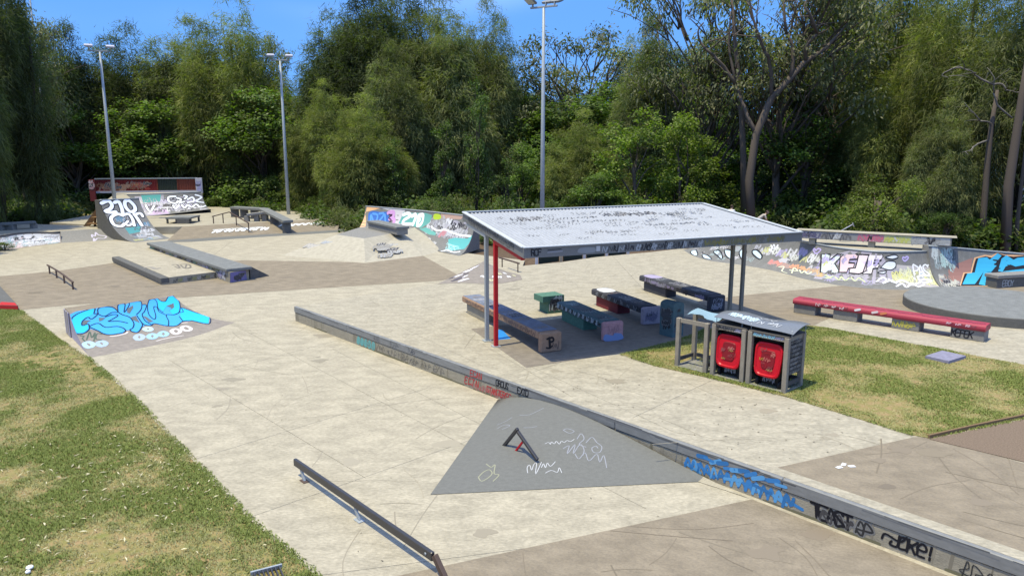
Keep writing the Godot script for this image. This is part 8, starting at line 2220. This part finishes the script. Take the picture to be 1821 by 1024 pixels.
func person(label: String, foot: Vector3, yaw: float, bend: float, shirt: Color, shorts: Color, hair: Color, crouch: float):
	var o := thing("person", label, "person", foot, "", yaw)
	var skin := Color(0.42, 0.27, 0.19); var shoe := Color(0.06, 0.06, 0.06)
	var hipc := Vector3(0, 0.92 - crouch, 0.0 - crouch * 0.4)
	var tdir := Vector3(0, cos(bend), sin(bend))
	var chest := hipc + tdir * 0.42
	var neck := hipc + tdir * 0.56
	var hd := neck + (tdir * 0.6 + Vector3(0, 0.35, 0.25) * sin(bend) + Vector3(0, 0.4, 0) * cos(bend)).normalized() * 0.17
	var B := []
	B.append([hipc - Vector3(0.07, 0, 0), hipc + Vector3(0.07, 0, 0), 0.11, 0.11, shorts])
	B.append([hipc + tdir * 0.1, chest, 0.115, 0.125, shirt])
	B.append([chest - Vector3(0.13, 0, 0) + tdir * 0.06, chest + Vector3(0.13, 0, 0) + tdir * 0.06, 0.085, 0.085, shirt])
	B.append([chest + tdir * 0.08, neck + tdir * 0.04, 0.07, 0.05, skin])
	B.append([neck + tdir * 0.03, hd, 0.05, 0.06, skin])
	B.append([hd - Vector3(0, 0.03, -0.01), hd + Vector3(0, 0.03, 0.0), 0.075, 0.088, skin])
	B.append([hd + Vector3(0, 0.045, -0.02), hd + Vector3(0, 0.055, 0.0), 0.088, 0.08, hair])
	B.append([hd + Vector3(0, -0.01, 0.085), hd + Vector3(0, -0.025, 0.1), 0.014, 0.018, skin])
	for s in [-1, 1]:
		var sh: Vector3 = chest + Vector3(s * 0.2, 0, 0) + tdir * 0.07
		var el := sh + Vector3(s * 0.05, -0.25, 0.08); var wr := el + Vector3(-s * 0.03, -0.16, 0.16)
		B.append([sh, sh.lerp(el, 0.55), 0.06, 0.052, shirt]); B.append([sh.lerp(el, 0.5), el, 0.044, 0.038, skin])
		B.append([el, wr, 0.038, 0.028, skin]); B.append([wr, wr + Vector3(0, -0.06, 0.04), 0.032, 0.03, skin])
		for f in 5:
			var p0: Vector3 = wr + Vector3((f - 2) * 0.014, -0.07, 0.045)
			B.append([p0, p0 + Vector3((f - 2) * 0.004, -0.05 - 0.01 * (2 - absi(f - 2)), 0.03), 0.011, 0.009, skin])
		var hp: Vector3 = hipc + Vector3(s * 0.095, -0.03, 0)
		var kn := Vector3(s * 0.13, 0.48 - crouch * 0.3, crouch * 0.5 + 0.02); var an := Vector3(s * 0.13, 0.08, -0.02)
		B.append([hp, hp.lerp(kn, 0.8), 0.095, 0.08, shorts]); B.append([hp.lerp(kn, 0.7), kn, 0.065, 0.055, skin])
		B.append([kn, an, 0.055, 0.036, skin]); B.append([an + Vector3(0, -0.03, -0.03), an + Vector3(0, -0.045, 0.14), 0.04, 0.034, shoe])
	part(o, "body", body(B, 0.022, 0.04), M.paint)

func people():
	person("person in a white shirt standing behind the shelter roof", Vector3(Vector3(13.683, 0.439, -46.5).x, -0.06, -46.5), 2.4, 0.25, Color(0.66, 0.66, 0.68), Color(0.08, 0.08, 0.1), Color(0.06, 0.04, 0.03), 0.0)
	person("person bending forward in a pale grey top, right of the shelter roof", Vector3(Vector3(15.283, 0.49, -46).x, -0.02, -46.0), 1.45, 0.95, Color(0.40, 0.36, 0.33), Color(0.05, 0.05, 0.06), Color(0.05, 0.035, 0.03), 0.08)

# ---------------------------------------------------------------- small things
func small_things():
	var pl := thing("pit_lid", "purple-grey rectangular concrete pit lid in the grass on the right", "pit lid", Vector3(9.946, 0.46, -16.454))
	var c := [Vector3(9.448, 0.47, -16.373), Vector3(9.741, 0.47, -15.923), Vector3(10.413, 0.47, -16.373), Vector3(10.117, 0.47, -16.847)]
	var st := begin()
	var up := Vector3(0, 0.055, 0)
	hexa(st, [c[0] - up, c[1] - up, c[2] - up, c[3] - up], c)
	part(pl, "surround", st, M.block_grey, true)
	var cc: Vector3 = (c[0] + c[1] + c[2] + c[3]) / 4.0
	var s2 := begin()
	var t := []; var t2 := []
	for p in c:
		t.append(p.lerp(cc, 0.03) + Vector3(0, 0.004, 0)); t2.append(p.lerp(cc, 0.04) + Vector3(0, 0.06, 0))
	hexa(s2, t, t2)
	part(pl, "lid", s2, M.lid_purple, true)
	var e := thing("timber_edging", "thin weathered timber edging between the grass and the mulch bed", "edging", Vector3(6.944, 0.45, -11.672))
	var ep := [Vector3(6.93, 0.45, -11.648), Vector3(8, 0.45, -12.127), Vector3(9.295, 0.45, -12.671)]
	for i in 2:
		var s := begin()
		bar(s, ep[i] + Vector3(0, 0.03, 0), ep[i + 1] + Vector3(0, 0.03, 0), 0.035, 0.08, 0.005)
		part(e, "board", s, M.edging, true)
	var k := 0
	for q in [[Vector2(4.945, -10.5), 0.4, "white paper scrap, leftmost of three on the brown paving"], [Vector2(5.057, -10.601), 0.9, "white paper scrap, farthest of three on the brown paving"], [Vector2(5.15, -10.54), 0.1, "white paper scrap, rightmost of three on the brown paving"]]:
		var o := thing("paper_scrap", q[2], "litter", Vector3(q[0].x, 0.455, q[0].y), "paper scraps on the brown paving", q[1])
		var s := begin()
		hexa(s, [Vector3(-0.05, 0.002, -0.03), Vector3(0.05, 0.002, -0.03), Vector3(0.055, 0.002, 0.03), Vector3(-0.04, 0.002, 0.032)], [Vector3(-0.05, 0.006, -0.03), Vector3(0.05, 0.012, -0.03), Vector3(0.055, 0.007, 0.03), Vector3(-0.04, 0.01, 0.032)])
		part(o, "paper", s, M.white)
	var g := thing("drain_grate", "black slotted drain grate in the grass at the bottom edge", "drain grate", Vector3(-2.972, 0, -8.264))
	var gx := Vector3(-2.972, 0, -8.264)
	for i in 7:
		var s := begin()
		box(s, at(gx + Vector3(0, 0.03, 0) + Vector3((i - 3) * 0.05, 0, 0).rotated(Vector3.UP, 0.5), 0.5), Vector3(0.015, 0.04, 0.4))
		part(g, "slat", s, M.dark_steel, true)
	for s in [-1, 1]:
		var b := begin()
		box(b, at(gx + Vector3(0, 0.032, 0) + Vector3(0, 0, s * 0.2).rotated(Vector3.UP, 0.5), 0.5), Vector3(0.38, 0.045, 0.03))
		part(g, "frame_bar", b, M.galv, true)
	k = 0
	for q in [Vector3(-6.064, 0, -8.499), Vector3(-6.021, 0, -8.399)]:
		var o := thing("white_stone", ["larger pale stone in the grass at the bottom left", "smaller pale stone in the grass at the bottom left"][k], "stone", q, "pale stones in the grass")
		var sp := SphereMesh.new(); sp.radius = 0.045 - 0.013 * k; sp.height = 0.05; sp.radial_segments = 10; sp.rings = 5
		var m := part(o, "stone", sp, M.white); m.position.y = 0.025
		k += 1
	# kick scooter lying on the deck bench
	var sc := thing("kick_scooter", "pale kick scooter lying on the long deck bench", "scooter", Vector3(13.024, 1.988, -28.8))
	var p := Vector3(12.872, 1.966, -28.8)
	var dk := begin()
	bar(dk, p + Vector3(-0.12, 0.02, 0.05), p + Vector3(0.3, 0.02, -0.05), 0.12, 0.03, 0.008)
	part(sc, "deck", dk, M.dark_steel, true)
	for q in [p + Vector3(-0.16, 0.02, 0.06), p + Vector3(0.32, 0.04, -0.05)]:
		var wl := begin(false)
		tube(wl, [q - Vector3(0.01, 0, 0.015), q + Vector3(0.01, 0, 0.015)], [0.055, 0.055], 14)
		part(sc, "wheel", wl, M.black_plastic, true)
	var stem := begin(false)
	tube(stem, [p + Vector3(0.0, 0.06, -0.05), p + Vector3(0.45, 0.3, -0.1)], [0.02, 0.02], 8)
	part(sc, "stem", stem, M.white_post, true)
	var hb := begin(false)
	tube(hb, [p + Vector3(0.35, 0.36, 0.1), p + Vector3(0.45, 0.3, -0.1), p + Vector3(0.57, 0.2, -0.25)], [0.02, 0.02, 0.02], 8)
	part(sc, "handlebar", hb, M.white_post, true)
	# low rail and guard posts where the court ends behind the shelter
	slim_rail([Vector3(-0.399, 0.45, -29.678), Vector3(0.229, 0.45, -28.434)], [0.36, 0.36], 0.3, "small rusty rail stub behind the hip ramp, under the shelter roof edge", "rail_stub")
	var gp := thing("guard_barrier", "low dark barrier with pale posts at the edge of the upper court behind the shelter", "barrier", Vector3(2.129, 0.45, -31.032))
	var b0 := Vector3(1.043, 0.45, -30.567); var b1 := Vector3(5.38, 0.45, -33.576)
	b0 += Vector3(0, 0, -0.5); b1 += Vector3(0, 0, -0.5)
	for i in 5:
		var q := b0.lerp(b1, i / 4.0)
		var s := begin()
		bar(s, q - Vector3(0, 0.5, 0), q + Vector3(0, 0.42, 0), 0.12, 0.14, 0.01, Vector3.BACK)
		part(gp, "post", s, M.white_post if i != 1 else M.frame_grey, true)
		if i < 4:
			var q2 := b0.lerp(b1, (i + 1) / 4.0)
			var pn := begin()
			bar(pn, q + Vector3(0.1, 0.12, 0), q2 + Vector3(-0.1, 0.12, 0), 0.04, 0.42)
			part(gp, "board", pn, M.fence_green, true)
	# glimpses of houses through the trees at the right
	house("pale house wall and white gutter glimpsed through the she-oaks at the right", Vector3(31.547, 3.502, -62), Vector3(9, 0, 7), 7.4, M.block_grey, M.white)
	house("orange tiled house roof glimpsed between the trunks at the right edge", Vector3(38.794, 2.319, -58), Vector3(8, 0, 6), 5.6, M.white, M.fence_rust)

func house(label: String, at_p: Vector3, size: Vector3, h: float, wall: Material, roof: Material):
	at_p.y = 0
	var o := thing("house", label, "house", at_p)
	var st := begin()
	box(st, at(Vector3(0, h * 0.36, 0)), Vector3(size.x, h * 0.72, size.z))
	part(o, "wall", st, wall)
	var rf := begin()
	var y := h * 0.725
	var a := Vector3(-size.x * 0.55, y, size.z * 0.56); var b := Vector3(size.x * 0.55, y, size.z * 0.56)
	var c := Vector3(size.x * 0.55, y, -size.z * 0.56); var d := Vector3(-size.x * 0.55, y, -size.z * 0.56)
	var e := Vector3(-size.x * 0.3, h, 0); var f := Vector3(size.x * 0.3, h, 0)
	quad(rf, a, e, f, b); quad(rf, c, f, e, d); tri(rf, b, f, c); tri(rf, d, e, a)
	quad(rf, a, b, c, d)
	part(o, "roof", rf, roof)
	for i in 3:
		var w := begin()
		box(w, at(Vector3((i - 1) * size.x * 0.3, h * 0.42, size.z / 2.0 + 0.02)), Vector3(1.3, 1.2, 0.08))
		part(o, "window", w, M.lamp_glass)
	var gt := begin()
	bar(gt, a + Vector3(0, 0, 0.06), b + Vector3(0, 0, 0.06), 0.12, 0.14)
	part(o, "gutter", gt, M.white)
